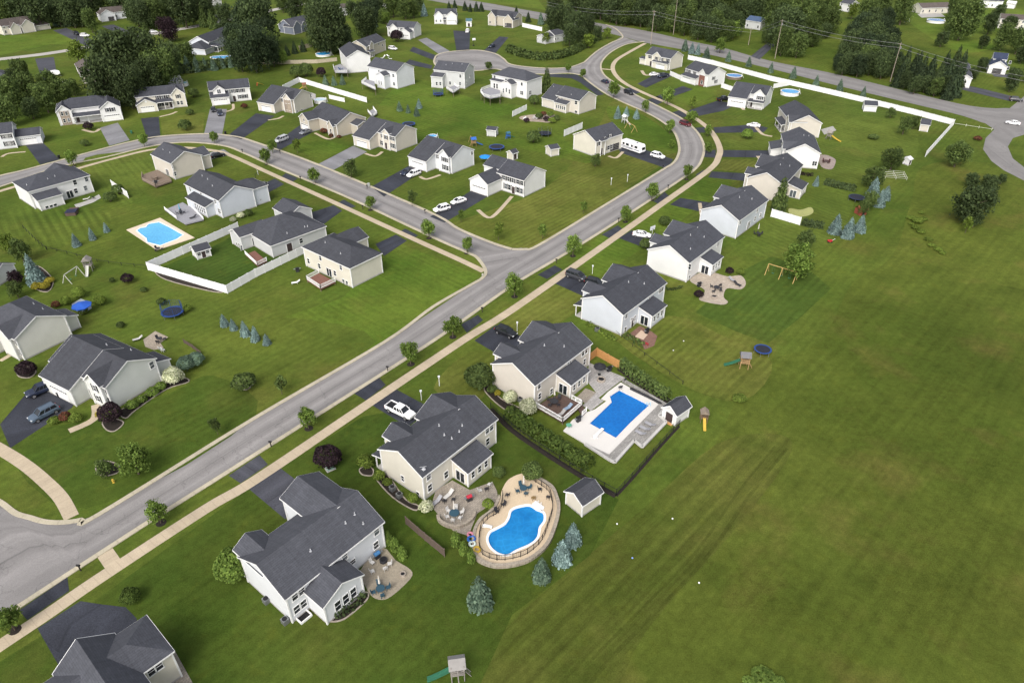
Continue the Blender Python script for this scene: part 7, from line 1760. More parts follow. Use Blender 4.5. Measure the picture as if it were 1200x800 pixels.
deck('white railed pool deck behind the round gable vent house', [(190, 101), (187, 96), (211, 91), (215, 97)], 2.4, DKG, WHITE, 1.0, ())
ring_pool('teal covered raised pool behind the round gable vent house', 215, 97, 9, 1.3, M('teal_pool_cover', (.10, .30, .32), .6))
# ================================================================ PLAY EQUIPMENT
def tramp(label, x, y, wpx, net=False, blue=False):
    p = P(x, y, .9); R_ = wpx*depth(x, y, .9)/F/2; n = 20
    o = thing('trampoline', label, 'trampoline', (p.x, p.y, 0))
    m = MB(); m.cyl((0, 0, .88), (0, 0, .9), R_*.86, n=n); m.build('mat', M('black_trampoline_mat', (.018, .02, .03), .7), o)
    m = MB(); pad = M('blue_trampoline_pad', (.02, .055, .20), .6) if blue else M('navy_trampoline_pad', (.02, .03, .06), .6)
    for i in range(n):
        a, b = 2*math.pi*i/n, 2*math.pi*(i+1)/n; q = [Vector((math.cos(t)*R_*f, math.sin(t)*R_*f, 0)) for t, f in ((a, .84), (b, .84), (b, 1.02), (a, 1.02))]
        m.hexa([v+Vector((0, 0, .88)) for v in q]+[v+Vector((0, 0, .96)) for v in q])
    m.build('pad', pad, o)
    for i in range(6):
        a = 2*math.pi*i/6; q = Vector((math.cos(a)*R_*.97, math.sin(a)*R_*.97, 0)); m = MB(); m.cyl(q, q+Vector((0, 0, .9)), .05, n=6); m.build('leg', GREYM, o)
        if net: m = MB(); m.cyl(q+Vector((0, 0, .9)), q+Vector((0, 0, 2.7)), .05, n=6); m.build('net_pole', pad if blue else GREYM, o)
    if net:
        m = MB()
        for i in range(36):
            a = 2*math.pi*i/36; q = Vector((math.cos(a)*R_*.94, math.sin(a)*R_*.94, 0)); m.bar(q+Vector((0, 0, .95)), q+Vector((0, 0, 2.6)), .02)
        for z in (1.4, 1.9, 2.6):
            for i in range(36):
                a, b = 2*math.pi*i/36, 2*math.pi*(i+1)/36; m.bar((math.cos(a)*R_*.94, math.sin(a)*R_*.94, z), (math.cos(b)*R_*.94, math.sin(b)*R_*.94, z), .02)
        m.build('safety_net', pad if blue else BLACK, o)
    return o
tramp('round blue rimmed trampoline beside the green slide fort', 894, 409, 20, False, True)
tramp('blue netted trampoline alone on the back lawn', 202, 365, 25, True, True)
tramp('black trampoline with pale rim beside the upper spruces', 1004, 231, 18)
tramp('dark blue trampoline behind the bright white house', 582, 172, 18, False, True)
tramp('netted black trampoline below the rockery', 638.5, 156, 15, True)
tramp('dark blue netted trampoline beneath the turning circle house', 513.5, 110, 12, True, True)
tramp('small dark trampoline on the lawn behind the concrete drive house', 479, 145, 15, False, True)
GRNP = M('green_plastic', (.03, .13, .075), .5); YELP = M('yellow_plastic', (.48, .33, .05), .45); BLUP = M('blue_plastic', (.03, .12, .42), .45); PLAYW = M('play_timber', (.32, .21, .10), .85, .2, 3)
def fort(label, x, y, yaw, wood=PLAYW, slide=YELP, roof=None, swing=True, s=1.0, slen=2.8):
    p = P(x, y, 1); o = thing('play_tower', label, 'playset', (p.x, p.y, 0), yaw); o.scale = (s, s, s)
    for sx in (-.75, .75):
        for sy in (-.75, .75): m = MB(); m.box((sx, sy, 1.5), (.12, .12, 3.0)); m.build('post', wood, o)
    m = MB(); m.box((0, 0, 1.4), (1.7, 1.7, .1))
    m.build('platform', wood, o)
    m = MB()
    for a in ((-.8, -.8, .8, -.8), (-.8, .8, .8, .8), (-.8, -.8, -.8, .8)):
        for z in (1.75, 2.1): m.bar((a[0], a[1], z), (a[2], a[3], z), .05, .16)
    m.build('guard_rail', wood, o)
    m = MB(); m.face([(-1, -1, 2.7), (1, -1, 2.7), (1, 0, 3.5), (-1, 0, 3.5)]); m.face([(-1, 1, 2.7), (1, 1, 2.7), (1, 0, 3.52), (-1, 0, 3.52)]); m.face([(-1, -1, 2.7), (-1, 1, 2.7), (-1, 0, 3.5)]); m.face([(1, -1, 2.7), (1, 1, 2.7), (1, 0, 3.5)]); m.build('roof', roof or wood, o)
    m = MB()
    for i in range(6):
        t0, t1 = i/6, (i+1)/6; f = lambda t: (.8+slen*t, 1.45*(1-t)**1.25+.12)
        a, b = f(t0), f(t1); m.bar((a[0], 0, a[1]), (b[0], 0, b[1]), .55, .05); m.bar((a[0], .3, a[1]+.1), (b[0], .3, b[1]+.1), .06, .2); m.bar((a[0], -.3, a[1]+.1), (b[0], -.3, b[1]+.1), .06, .2)
    m.build('slide', slide, o)
    m = MB()
    for sy in (-.3, .3): m.bar((-.8, sy, 1.4), (-1.6, sy, 0), .06)
    for i in range(4): m.bar((-.9-.18*i, -.3, 1.2-.3*i), (-.9-.18*i, .3, 1.2-.3*i), .05)
    m.build('ladder', wood, o)
    if swing:
        m = MB(); m.bar((0, .8, 2.5), (0, 4.6, 2.5), .12); m.bar((-.9, 4.7, 0), (0, 4.6, 2.5), .1); m.bar((.9, 4.7, 0), (0, 4.6, 2.5), .1); m.build('swing_beam', wood, o)
        for yy in (1.9, 3.4):
            m = MB()
            for dy in (-.2, .2): m.bar((0, yy+dy, 2.5), (0, yy+dy, .55), .025)
            m.box((0, yy, .52), (.2, .46, .05)); m.build('swing', slide, o)
    return o
fort('wooden play fort with grey roof and green slide below the blue trampoline', 872, 425, 3.0, PLAYW, GRNP, M('grey_canvas', (.14, .14, .15), .8), False)
fort('wooden play tower with yellow slide beside the white pool shed', 825, 488, -1.7, M('dark_play_timber', (.16, .11, .07), .85), YELP, M('brown_canvas', (.22, .18, .14), .8), False, .75)
fort('play fort with green tube slide cut by the bottom edge', 536, 786, 3.3, M('grey_play_timber', (.24, .22, .20), .85), GRNP, M('pale_grey_canvas', (.24, .23, .22), .8), True)
fort('brown play tower with twin slides and long swing beam on the back lawn', 104, 312, -1.3, M('grey_play_timber', (.24, .22, .20), .85), M('pale_slide', (.5, .5, .45), .5), None, False)
fort('yellow slide tower beside the tan house lawn', 972, 160, -.8, M('grey_play_timber', (.24, .22, .20), .85), YELP, None, False, .9, 4)
fort('blue roofed playset with swing beside the bright pool', 555, 168, .3, PLAYW, BLUP, BLUP, True, .9)
fort('wooden fort with yellow slide inside the triangle fence', 357, 103, 3.4, PLAYW, YELP, M('red_brown_canvas', (.2, .08, .05), .8), False, .9)
fort('white climbing tower beside the blue spruces', 732, 141, -1.0, M('pale_play_frame', (.5, .5, .5), .6), M('pale_slide', (.5, .5, .45), .5), M('white_canvas', (.6, .62, .65), .7), False, .9)
fort('small blue green playhouse on the shed lawn', 595.5, 159, .5, BLUP, GRNP, M('blue_green_roof', (.04, .12, .16), .6), False, .7)
def swingset(label, a_px, b_px, mat, h=2.4, seats=2):
    a, b = P(*a_px, h), P(*b_px, h); a.z = b.z = 0; c = (a+b)/2; o = thing('swing_set', label, 'swing set', (c.x, c.y, 0))
    a -= c; b -= c; d = (b-a).normalized(); n = Vector((-d.y, d.x, 0)); up = Vector((0, 0, h))
    m = MB(); m.bar(a+up, b+up, .14); m.build('top_beam', mat, o)
    for q in ((a, b) if seats < 3 else (a, (a+b)/2, b)):
        for s_ in (-1, 1): m = MB(); m.bar(q+up, q+n*s_*1.2, .12); m.build('leg', mat, o)
    for i in range(seats):
        q = a.lerp(b, (i+.7)/(seats+.4)); m = MB()
        for t in (-.22, .22): m.bar(q+d*t+up, q+d*t+Vector((0, 0, .5)), .025)
        m.bar(q-d*.25+Vector((0, 0, .48)), q+d*.25+Vector((0, 0, .48)), .25, .06); m.build('swing', GRNP, o)
    return o
swingset('long timber swing frame with green swing on the lawn', (901, 309), (934, 319), M('yellow_timber', (.42, .29, .11), .85, .15, 3), 2.5, 3)
swingset('thin metal swing frame left of the brown play tower', (75, 322), (90, 312), M('pale_metal_frame', (.45, .45, .40), .5), 2.3)
swingset('pale timber climbing frame beside the white tower', (736, 143), (744, 148), M('yellow_timber', (.42, .29, .11), .85), 2.2, 1)
swingset('small white swing frame on the far lawn by the ring pool', (1060, 22), (1066, 22), M('pale_metal_frame', (.45, .45, .40), .5), 2.2)
# yellow toy slide on the lawn
p = P(305, 100); o = thing('toy_slide', 'small yellow toy slide alone on the upper lawn', 'slide', (p.x, p.y, 0), .9); m = MB()
for i in range(5): m.bar((-1.2+.6*i, 0, 1.35-.3*i), (-.6+.6*i, 0, 1.05-.3*i), .7, .1)
m.build('chute', YELP, o); m = MB(); m.bar((-1.2, -.3, 1.4), (-1.7, -.3, 0), .08); m.bar((-1.2, .3, 1.4), (-1.7, .3, 0), .08); m.bar((-1.45, -.3, .7), (-1.45, .3, .7), .08); m.build('ladder', M('red_plastic', (.4, .03, .03), .5), o)
p = P(1007, 254); o = thing('playhouse', 'small red playhouse between the blue spruces', 'playhouse', (p.x+1, p.y+2, 0), .3); p = None
m = MB(); m.box((0, 0, .8), (2.2, 2.2, 1.6)); m.build('wall', M('red_brown_timber', (.24, .06, .04), .8), o); m = MB(); m.face([(-1.4, -1.3, 1.55), (1.4, -1.3, 1.55), (1.4, 0, 2.5), (-1.4, 0, 2.5)]); m.face([(-1.4, 1.3, 1.55), (1.4, 1.3, 1.55), (1.4, 0, 2.5), (-1.4, 0, 2.5)]); m.build('roof', M('red_tin_roof', (.30, .06, .045), .6), o); m = MB(); m.box((0, -1.11, .6), (.7, .06, 1.2)); m.build('door', BLACK, o)
p = P(972, 284); o = thing('toy_cart', 'red and white toy cart left at the spruce row end', 'toy', (p.x, p.y, 0)); m = MB(); m.box((0, 0, .45), (1.1, .6, .4)); m.build('body', M('red_plastic', (.4, .03, .03), .5), o)
for x in (-.4, .4):
    for y in (-.32, .32): m = MB(); m.cyl((x, y-.04, .2), (x, y+.04, .2), .2, n=10); m.build('wheel', TYRE, o)
m = MB(); m.bar((.5, 0, .5), (1.2, 0, 1.0), .06); m.build('handle', WHITE, o)
p = P(1048, 207); o = thing('trellis_rack', 'white slatted garden rack beneath the round lawn tree', 'garden frame', (p.x, p.y, 0), -.25)
for i in range(4):
    m = MB(); y = -2.4+1.6*i
    for z in (.5, 1.0): m.bar((-3, y, z), (3, y, z), .05, .06)
    for x in (-3, 0, 3): m.bar((x, y, 0), (x, y, 1.1), .09)
    m.build('slatted_panel', M('pale_metal_frame', (.45, .45, .40), .5), o)
# ================================================================ STREET FURNITURE
def mailbox(label, x, y):
    p = P(x, y, .6); o = thing('mailbox', label, 'mailbox', (p.x, p.y, 0), 2.5+.6)
    m = MB(); m.box((0, 0, .5), (.14, .14, 1.0)); m.build('post', M('dark_post', (.035, .028, .024), .8), o)
    m = MB(); m.box((0, 0, 1.08), (.5, .22, .18)); m.cyl((-.25, 0, 1.17), (.25, 0, 1.17), .11, n=8); m.build('box', BLACK, o)
for x, y, l in ((93, 665, 'black mailbox by the concrete stub walk'), (317, 520, 'black mailbox by the worn driveway apron'), (454, 432, 'black mailbox by the white pickup driveway'), (565, 363, 'black mailbox by the black suv driveway'), (652, 306, 'black mailbox by the dark minivan driveway'), (725, 258, 'black mailbox by the white sedan driveway'), (783, 219, 'black mailbox on the verge of the plain backed house'),
                (498, 248, 'black mailbox across from the double driveway'), (425, 243, 'black mailbox on the railed deck house verge'), (352, 209, 'black mailbox on the low grey house verge'), (284, 177, 'black mailbox by the pale driveway end'), (777, 196, 'black mailbox at the camper driveway'), (566, 247, 'dark post by the double driveway') if False else (328, 178, 'black mailbox at the silver van driveway'), (430, 219, 'mailbox by the white suv driveway')):
    mailbox(l, x, y)
def bin_(label, x, y, mat):
    p = P(x, y, .5); o = thing('wheelie_bin', label, 'bin', (p.x, p.y, 0), RND.random()); m = MB()
    m.hexa([(-.22, -.26, .08), (.22, -.26, .08), (.22, .26, .08), (-.22, .26, .08), (-.3, -.33, 1.0), (.3, -.33, 1.0), (.3, .33, 1.0), (-.3, .33, 1.0)]); m.build('body', mat, o)
    m = MB(); m.box((0, 0, 1.04), (.66, .72, .08)); m.build('lid', mat, o)
    for s_ in (-1, 1): m = MB(); m.cyl((s_*.24, .28, .12), (s_*.32, .28, .12), .12, n=8); m.build('wheel', RUBBER, o)
bin_('dark wheelie bin at the kerb by the long dark driveway', 264, 156, BLACK); bin_('pale topped bin beside the kerb near the pale van drive', 432, 217, M('pale_bin', (.4, .42, .4))); bin_('black bin at the left edge house drive end', 69, 184, BLACK)
bin_('dark bin against the steel blue suv garage', 69, 462, BLACK); bin_('green bin near the twin gabled house shrub', 154, 155, GRNP)
# utility cabinet, hydrants
p = P(387, 549); o = thing('utility_cabinet', 'pale green utility cabinet beside the purple shrub', 'utility box', (p.x, p.y, 0), .6); m = MB(); m.box((0, 0, .45), (1.1, .9, .9)); m.build('body', M('pale_utility_green', (.23, .36, .30), .6), o); m = MB(); m.hexa([(-.6, -.5, .9), (.6, -.5, .9), (.6, .5, .9), (-.6, .5, .9), (-.6, -.35, 1.05), (.6, -.35, 1.05), (.6, .4, 1.12), (-.6, .4, 1.12)]); m.build('lid', M('pale_utility_green', (.23, .36, .30)), o); m = MB(); m.box((0, 0, .06), (1.5, 1.3, .12)); m.build('base_pad', CONC, o)
def hydrant(label, x, y, mat):
    p = P(x, y, .4); o = thing('fire_hydrant', label, 'hydrant', (p.x, p.y, 0)); m = MB(); m.cyl((0, 0, 0), (0, 0, .65), .13, n=10); m.cyl((0, 0, 0), (0, 0, .06), .2, n=10); m.build('body', mat, o)
    m = MB(); m.sphere((0, 0, .66), .15, .8, 10); m.build('cap', mat, o); m = MB(); m.cyl((-.22, 0, .45), (.22, 0, .45), .06, n=8); m.cyl((0, -.22, .42), (0, 0, .42), .08, n=8); m.build('outlet', mat, o)
hydrant('yellow hydrant below the round mulch ring', 132.5, 563, YELP); hydrant('pale hydrant at the crossroads corner', 565.5, 322, M('pale_hydrant', (.5, .48, .44)))
for (x, y, lab_) in ((788, 608, 'white ball low on the open field'), (819, 683, 'white marker stone in the open field'), (723, 614, 'tiny pale stone behind the cream shed'), (789, 411, 'white toy lying on the back lawn'), (741, 654, 'blue ball on the brown back lawn'), (801, 400, 'pale stone on the back lawn near the brick patio')):
    p = P(x, y); o = thing('lawn_ball', lab_, 'ball', (p.x, p.y, 0)); m = MB(); m.sphere((0, 0, .12), .13, 1, 10); m.build('ball', M('blue_ball', (.2, .3, .6)) if 'blue' in lab_ else WHITE, o)
def hoop(label, x, y, yaw):
    p = P(x, y, 0); o = thing('basketball_hoop', label, 'basketball hoop', (p.x, p.y, 0), yaw); m = MB(); m.bar((0, 0, 0), (0, 0, 2.9), .12); m.bar((0, 0, 2.9), (.8, 0, 3.2), .08); m.build('pole', BLACK, o)
    m = MB(); m.box((.85, 0, 3.4), (.06, 1.7, 1.1)); m.build('backboard', M('white_backboard', (.7, .72, .75), .3), o); m = MB()
    for i in range(10): a, b = 2*math.pi*i/10, 2*math.pi*(i+1)/10; m.bar((1.15+.23*math.cos(a), .23*math.sin(a), 3.1), (1.15+.23*math.cos(b), .23*math.sin(b), 3.1), .03)
    m.build('rim', M('orange_rim', (.5, .12, .03)), o); m = MB(); m.box((-.3, 0, .15), (1.0, .8, .3)); m.build('base', BLACK, o)
hoop('basketball hoop with white board beside the black suv', 301, 215, .4); hoop('basketball hoop on the white sedan driveway', 766, 283, 2.2); hoop('basketball hoop on the turning circle lawn', 555, 54, -1.2)
# flower tubs and lawn posts
def lamp(label, x, y):
    p = P(x, y, 0); o = thing('lamp_post', label, 'lamp post', (p.x, p.y, 0)); m = MB(); m.cyl((0, 0, 0), (0, 0, 1.9), .06, n=6); m.build('pole', WHITE, o); m = MB(); m.hexa([(-.12, -.12, 1.9), (.12, -.12, 1.9), (.12, .12, 1.9), (-.12, .12, 1.9), (-.18, -.18, 2.25), (.18, -.18, 2.25), (.18, .18, 2.25), (-.18, .18, 2.25)]); m.build('lantern', LAMP, o)
for x, y, l in ((515, 452, 'white lamp post on the lawn right of the white pickup'), (494, 469, 'white lamp post in the flower clump by the white pickup'), (606, 388, 'white lamp post beside the black suv'), (764, 275, 'white lamp post by the white sedan nose'), (694, 321, 'white lamp post by the dark minivan'), (716, 217, 'white post on the middle of the corner lawn'), (735, 213, 'second white post on the corner lawn')):
    lamp(l, x, y)
# utility poles and wires
POLEM = M('weathered_pole_wood', (.26, .22, .18), .9, .15, 2)
tops = []
def upole(label, x, y, xt, yt, arm=True, tr=True):
    b = P(x, y); best = min((abs((lambda q: q)(CAM.z)) for _ in (0,)), default=0)
    # height so that the top projects at yt
    lo, hi = 3, 22
    for _ in range(30):
        z = (lo+hi)/2; d = b+Vector((0, 0, z))-CAM; zc = d.y*CT-d.z*ST; upc = d.y*ST+d.z*CT
        if 400-F*upc/zc > yt: lo = z
        else: hi = z
    o = thing('utility_pole', label, 'utility pole', (b.x, b.y, 0)); m = MB(); m.cyl((0, 0, 0), (0, 0, z), .19, .12, 8); m.build('pole', POLEM, o)
    q = z
    if arm: m = MB(); m.bar((-.9, .5, z-.7), (.9, -.5, z-.7), .12, .14); m.build('crossarm', POLEM, o)
    if tr: m = MB(); m.cyl((.3, -.2, z-2.6), (.3, -.2, z-1.6), .3, n=10); m.build('transformer', GREYM, o)
    tops.append(b+Vector((0, 0, z-.5)))
upole('leftmost tall utility pole at the street junction', 762.5, 53, 766, 12); upole('second tall pale utility pole left of the forest', 789, 41, 794, -6, True, False); upole('utility pole before the blue roofed house', 877, 53, 880, 33, True, False); upole('utility pole before the broad green tree', 908, 69, 919, 23); upole('utility pole before the row of conifers', 1043, 96, 1055, 50)
wt = [P(640, 26)+Vector((0, 0, 11)), tops[0], tops[2], tops[3], tops[4], P(1210, 128)+Vector((0, 0, 11))]
for j, (a, b) in enumerate(zip(wt, wt[1:])):
    o = thing('overhead_wire', 'overhead wire span number x', 'wire', a)
    m = MB(); L_ = (b-a).length
    for off in (0, 1.6):
        prev = None
        for i in range(13):
            t = i/12; p = (b-a)*t; p.z -= (4*t*(1-t))*L_*.022+off
            if prev is not None: m.bar(prev, p, .075)
            prev = p
    m.build('wire', M('grey_wire', (.22, .22, .22), .5), o)
    o['label'] = ('overhead wires from the far road to the leftmost utility pole', 'overhead wires between the leftmost pole and the blue roofed house pole', 'overhead wires between the blue roofed house pole and the broad tree pole', 'overhead wires between the broad tree pole and the conifer row pole', 'overhead wires running right from the conifer row pole')[j]

# ================================================================ PATIO THINGS
def obj_table(label, x, y, r=.6, h=.72, mat=GREYM, z0=.06, name='patio_table', top=None):
    p = P(x, y, z0+h); o = thing(name, label, 'table', (p.x, p.y, z0)); m = MB(); m.cyl((0, 0, h-.04), (0, 0, h), r, n=14); m.build('tabletop', top or mat, o)
    for i in range(4): a = math.pi/4+i*math.pi/2; m = MB(); m.bar((math.cos(a)*r*.7, math.sin(a)*r*.7, 0), (math.cos(a)*r*.6, math.sin(a)*r*.6, h-.04), .05); m.build('leg', mat, o)
    return o
_ch = {}
def chair(label, x, y, yaw, mat=GREYM, z0=.06, world=None, group=None):
    p = world or P(x, y, z0+.4)
    if mat.name not in _ch:
        o = thing('patio_chair', label, 'chair', (p.x, p.y, z0), yaw, group)
        m = MB(); m.box((0, 0, .43), (.52, .52, .06)); m.build('seat', mat, o); m = MB(); m.hexa([(-.3, -.26, .46), (-.24, -.26, .46), (-.24, .26, .46), (-.3, .26, .46), (-.42, -.26, .98), (-.36, -.26, .98), (-.36, .26, .98), (-.42, .26, .98)]); m.build('backrest', mat, o)
        for sx in (-.22, .22):
            for sy in (-.22, .22): m = MB(); m.box((sx, sy, .21), (.05, .05, .42)); m.build('leg', mat, o)
        _ch[mat.name] = o; return o
    return dup(_ch[mat.name], (p.x, p.y, z0), yaw, label, group)
def parasol(label, x, y, mat, open_=True, z0=.06, r=1.4, ztop=2.5):
    p = P(x, y, z0+(ztop if open_ else 1.2)); o = thing('parasol', label, 'parasol', (p.x, p.y, z0)); m = MB(); m.cyl((0, 0, 0), (0, 0, ztop), .035, n=6); m.build('pole', GREYM, o)
    m = MB(); n = 8
    if open_:
        for i in range(n): a, b = 2*math.pi*i/n, 2*math.pi*(i+1)/n; m.face([(math.cos(a)*r, math.sin(a)*r, ztop-.55), (math.cos(b)*r, math.sin(b)*r, ztop-.55), (0, 0, ztop+.05)]); m.face([(math.cos(a)*r, math.sin(a)*r, ztop-.55), (math.cos(b)*r, math.sin(b)*r, ztop-.55), (math.cos(b)*r, math.sin(b)*r, ztop-.72), (math.cos(a)*r, math.sin(a)*r, ztop-.72)])
    else: m.cyl((0, 0, .95), (0, 0, ztop), .17, .05, n)
    m.build('canopy', mat, o); m = MB(); m.cyl((0, 0, 0), (0, 0, .1), .3, n=10); m.build('base', BLACK, o)
    return o
def dining(where, x, y, n, mat, z0=.06, r=.65, par=None, top=None):
    t = obj_table('round table '+where, x, y, r, .72, mat, z0, top=top); c = t.location
    for i in range(n):
        a = 2*math.pi*i/n+.4; chair('patio chair at the table '+where, 0, 0, a+math.pi, mat, z0, Vector((c.x+math.cos(a)*(r+.35), c.y+math.sin(a)*(r+.35), 0)), 'chairs round the table '+where)
    if par: parasol('closed pale parasol in the table '+where, *par[:2], par[2], False, z0)
TEAL = M('teal_metal', (.03, .07, .10), .5); DKM = M('dark_patio_metal', (.03, .03, .035), .5); PALEC = M('pale_cushion', (.50, .49, .47), .8); REDC = M('red_cushion', (.36, .04, .05), .8); BLUC = M('blue_cushion', (.05, .09, .18), .8)
CLOSED = M('pale_parasol_cloth', (.55, .52, .47), .8)
z4 = lambda ox, oy, s, x, y: C(ox, oy, s, [(x, y)])[0]
dining('on the round cornered patio', *z4(300, 600, 4, 583, 355), 4, TEAL, .06, .6, (*z4(300, 600, 4, 577, 325), CLOSED))
for i, (x, y, a) in enumerate(((545, 235, -.6), (545, 275, .6), (605, 262, 2.2), (625, 240, 3.4))):
    chair(('pale chair by the fire pit nearest the house wall', 'pale chair left of the fire pit', 'pale chair below the fire pit', 'pale chair right of the fire pit')[i], *z4(300, 600, 4, x, y), a, PALEC)
def firepit(label, x, y, r=.6, mat=STONE, z0=.06, cover=False):
    p = P(x, y, z0+.3); o = thing('fire_pit', label, 'fire pit', (p.x, p.y, z0)); m = MB(); n = 14
    for i in range(n):
        a, b = 2*math.pi*i/n, 2*math.pi*(i+1)/n; q = [Vector((math.cos(t)*r*f, math.sin(t)*r*f, 0)) for t, f in ((a, .7), (b, .7), (b, 1), (a, 1))]; m.hexa(q+[v+Vector((0, 0, .4)) for v in q])
    m.build('ring', mat, o); m = MB(); m.cyl((0, 0, .05), (0, 0, .3 if not cover else .45), r*.7, n=n); m.build('ash_bed', BLACK, o)
firepit('dark round fire pit on the tan patio', *z4(300, 600, 4, 597, 222), .55, DKM, .06, True); firepit('small round pit at the patio corner', *z4(300, 600, 4, 688, 288), .42)
def grill(label, x, y, yaw, lid=BLACK, z0=.06):
    p = P(x, y, z0+.8); o = thing('barbecue_grill', label, 'grill', (p.x, p.y, z0), yaw); m = MB(); m.box((0, 0, .4), (.8, .5, .7)); m.build('cabinet', DKM, o); m = MB(); m.cyl((-.4, 0, .9), (.4, 0, .9), .3, n=10); m.build('lid', lid, o)
    for s_ in (-1, 1): m = MB(); m.box((s_*.65, 0, .85), (.4, .45, .05)); m.build('side_shelf', GREYM, o)
grill('blue covered grill by the round cornered patio wall', *z4(300, 600, 4, 567, 195), .8, M('blue_cover', (.05, .16, .34)))
S4 = lambda x, y: z4(500, 540, 5.717, x, y)
dining('inside the round stone fire ring', *S4(185, 345), 6, PALEC, .06, .75, (*S4(182, 310), CLOSED), top=TEAL)
g_ = smooth(gp(C(500, 540, 5.717, [(75, 375), (90, 410), (140, 440), (200, 448), (260, 430), (310, 390), (325, 350)])), 4); o = thing('stone_seat_wall', 'curved stone seat wall around the fire ring table', 'wall', (g_[0].x, g_[0].y, 0)); m = MB()
for a, b in zip(g_, g_[1:]): a3, b3 = a-g_[0], b-g_[0]; m.bar((a3.x, a3.y, .3), (b3.x, b3.y, .3), .45, .6)
m.build('wall', mat_paver('pale_wall_stone', (.34, .30, .24), (.26, .22, .18)), o)
grill('small red grill on the tan paver patio', *S4(285, 240), .5, M('red_lid', (.40, .03, .05), .4))
chair('white cushioned chair near the patio red grill', *S4(420, 155), 2.5, PALEC); chair('pale chair beside the sunroom corner shrubs', *S4(357, 195), .5, PALEC); chair('dark chair by the tan patio sunroom window', *S4(400, 185), 2, DKM)
def lounger(label, x, y, yaw, mat=GREYM, z0=.06, cush=PALEC):
    p = P(x, y, z0+.35); o = thing('sun_lounger', label, 'lounger', (p.x, p.y, z0), yaw); m = MB(); m.box((-.1, 0, .33), (1.3, .62, .08)); m.build('seat', cush, o); m = MB(); m.hexa([(.5, -.31, .33), (1.2, -.31, .75), (1.2, .31, .75), (.5, .31, .33), (.5, -.31, .41), (1.17, -.31, .83), (1.17, .31, .83), (.5, .31, .41)]); m.build('backrest', cush, o)
    for sx in (-.65, .5):
        for sy in (-.27, .27): m = MB(); m.box((sx, sy, .15), (.05, .05, .3)); m.build('leg', mat, o)
lounger('white cushioned bench on the tan paver patio', *S4(140, 230), .9, DKM, .06, PALEC); lounger('grey cushioned bench against the kidney pool house corner', *S4(62, 272), .9, DKM, .06, M('grey_cushion', (.3, .3, .32), .8)); chair('dark chair between the patio benches', *S4(118, 265), 1, DKM); chair('dark chair right of the white cushioned bench', *S4(178, 255), 3, DKM)
dining('on the kidney pool deck', *S4(648, 178), 4, TEAL, .25, .6, (*S4(650, 140), CLOSED))
for i, (x, y, l) in enumerate(((760, 188, 'dark chair at the top right of the kidney pool deck'), (815, 240, 'black chair by the right railing of the kidney deck'), (540, 225, 'dark chair by the left railing of the kidney deck'), (515, 290, 'dark chair at the kidney pool bend'), (468, 335, 'dark chair at the gate of the kidney deck'))): chair(l, *S4(x, y), i*1.3, DKM, .25)
chair('brown wicker chair above the white pool steps', *S4(715, 245), 2, M('brown_wicker', (.2, .13, .05), .8), .25)
def inflatable(label, x, y, mats, r=.5):
    p = P(x, y, .5); o = thing('pool_inflatable', label, 'inflatable', (p.x, p.y, .25)); m = MB(); n = 12; 
    for i in range(n):
        a, b = 2*math.pi*i/n, 2*math.pi*(i+1)/n; m.cyl((math.cos(a)*r, math.sin(a)*r, .18), (math.cos(b)*r, math.sin(b)*r, .18), .17, n=6)
    m.build('ring', mats, o)
inflatable('blue pool ring at the kidney deck gate', *S4(300, 518), BLUP); inflatable('pink pool ring on the blue one', *S4(292, 488), M('pink_plastic', (.5, .2, .25), .4), .35); inflatable('white green pool ring below the blue one', *S4(305, 552), M('white_plastic', (.6, .7, .65), .4), .4); inflatable('yellow pool ring nearest the tan wall', *S4(338, 588), YELP, .45)
# rectangular pool terrace
for i, (x, y) in enumerate(((510, 550), (540, 520), (575, 492))): lounger(('nearest grey lounger on the stone terrace', 'middle grey lounger on the stone terrace', 'farthest grey lounger on the stone terrace')[i], *R5([(x, y)])[0], -.72, DKM, .34, M('grey_cushion', (.3, .3, .32), .8))
firepit('round stone fire pit on the grey patio', *R5([(255, 195)])[0], .8, STONE, .06); parasol('black cantilever parasol over the grey patio', *R5([(248, 92)])[0], M('black_parasol_cloth', (.02, .02, .024), .8), True, .06, 1.2)
chair('dark chair at the head of the rectangular pool', *R5([(382, 248)])[0], 2, DKM, .2); grill('black grill beside the cedar screen', *R5([(310, 118)])[0], .6); chair('black chair at the corner of the upper seat wall', *R5([(410, 200)])[0], 2, DKM, .06)
T4 = lambda x, y: z4(570, 370, 6.154, x, y)
parasol('closed pale parasol on the dark deck', *T4(492, 560), CLOSED, False, .75); obj_table('black round table on the dark deck', *T4(488, 612), .8, .72, DKM, .75)
for i, (x, y) in enumerate(((450, 600), (520, 640), (455, 640), (525, 590))): chair('dark deck chair round the black table', *T4(x, y), i*1.5, DKM, .75, None, 'dark chairs round the black deck table')
lounger('blue cushioned lounger on the dark deck', *T4(580, 665), .7, DKM, .75, M('pale_blue_cushion', (.2, .27, .36), .8)); lounger('patterned lounger at the deck front corner', *T4(530, 710), .7, DKM, .75, M('tan_blue_cushion', (.28, .27, .26), .8))
obj_table('small green glass table below the deck steps', *T4(595, 785), .5, .6, WHITE, .2, top=M('green_glass', (.1, .3, .2), .2)); grill('black grill beside the deck stairs', *T4(665, 735), .7, BLACK, .2)
o = deck('white railed stair beside the dark deck', C(570, 370, 6.154, [(640, 625), (690, 640), (720, 690), (690, 720)]), .4, DKW, WHITE, .9, (1, 3), 'deck_stairs')
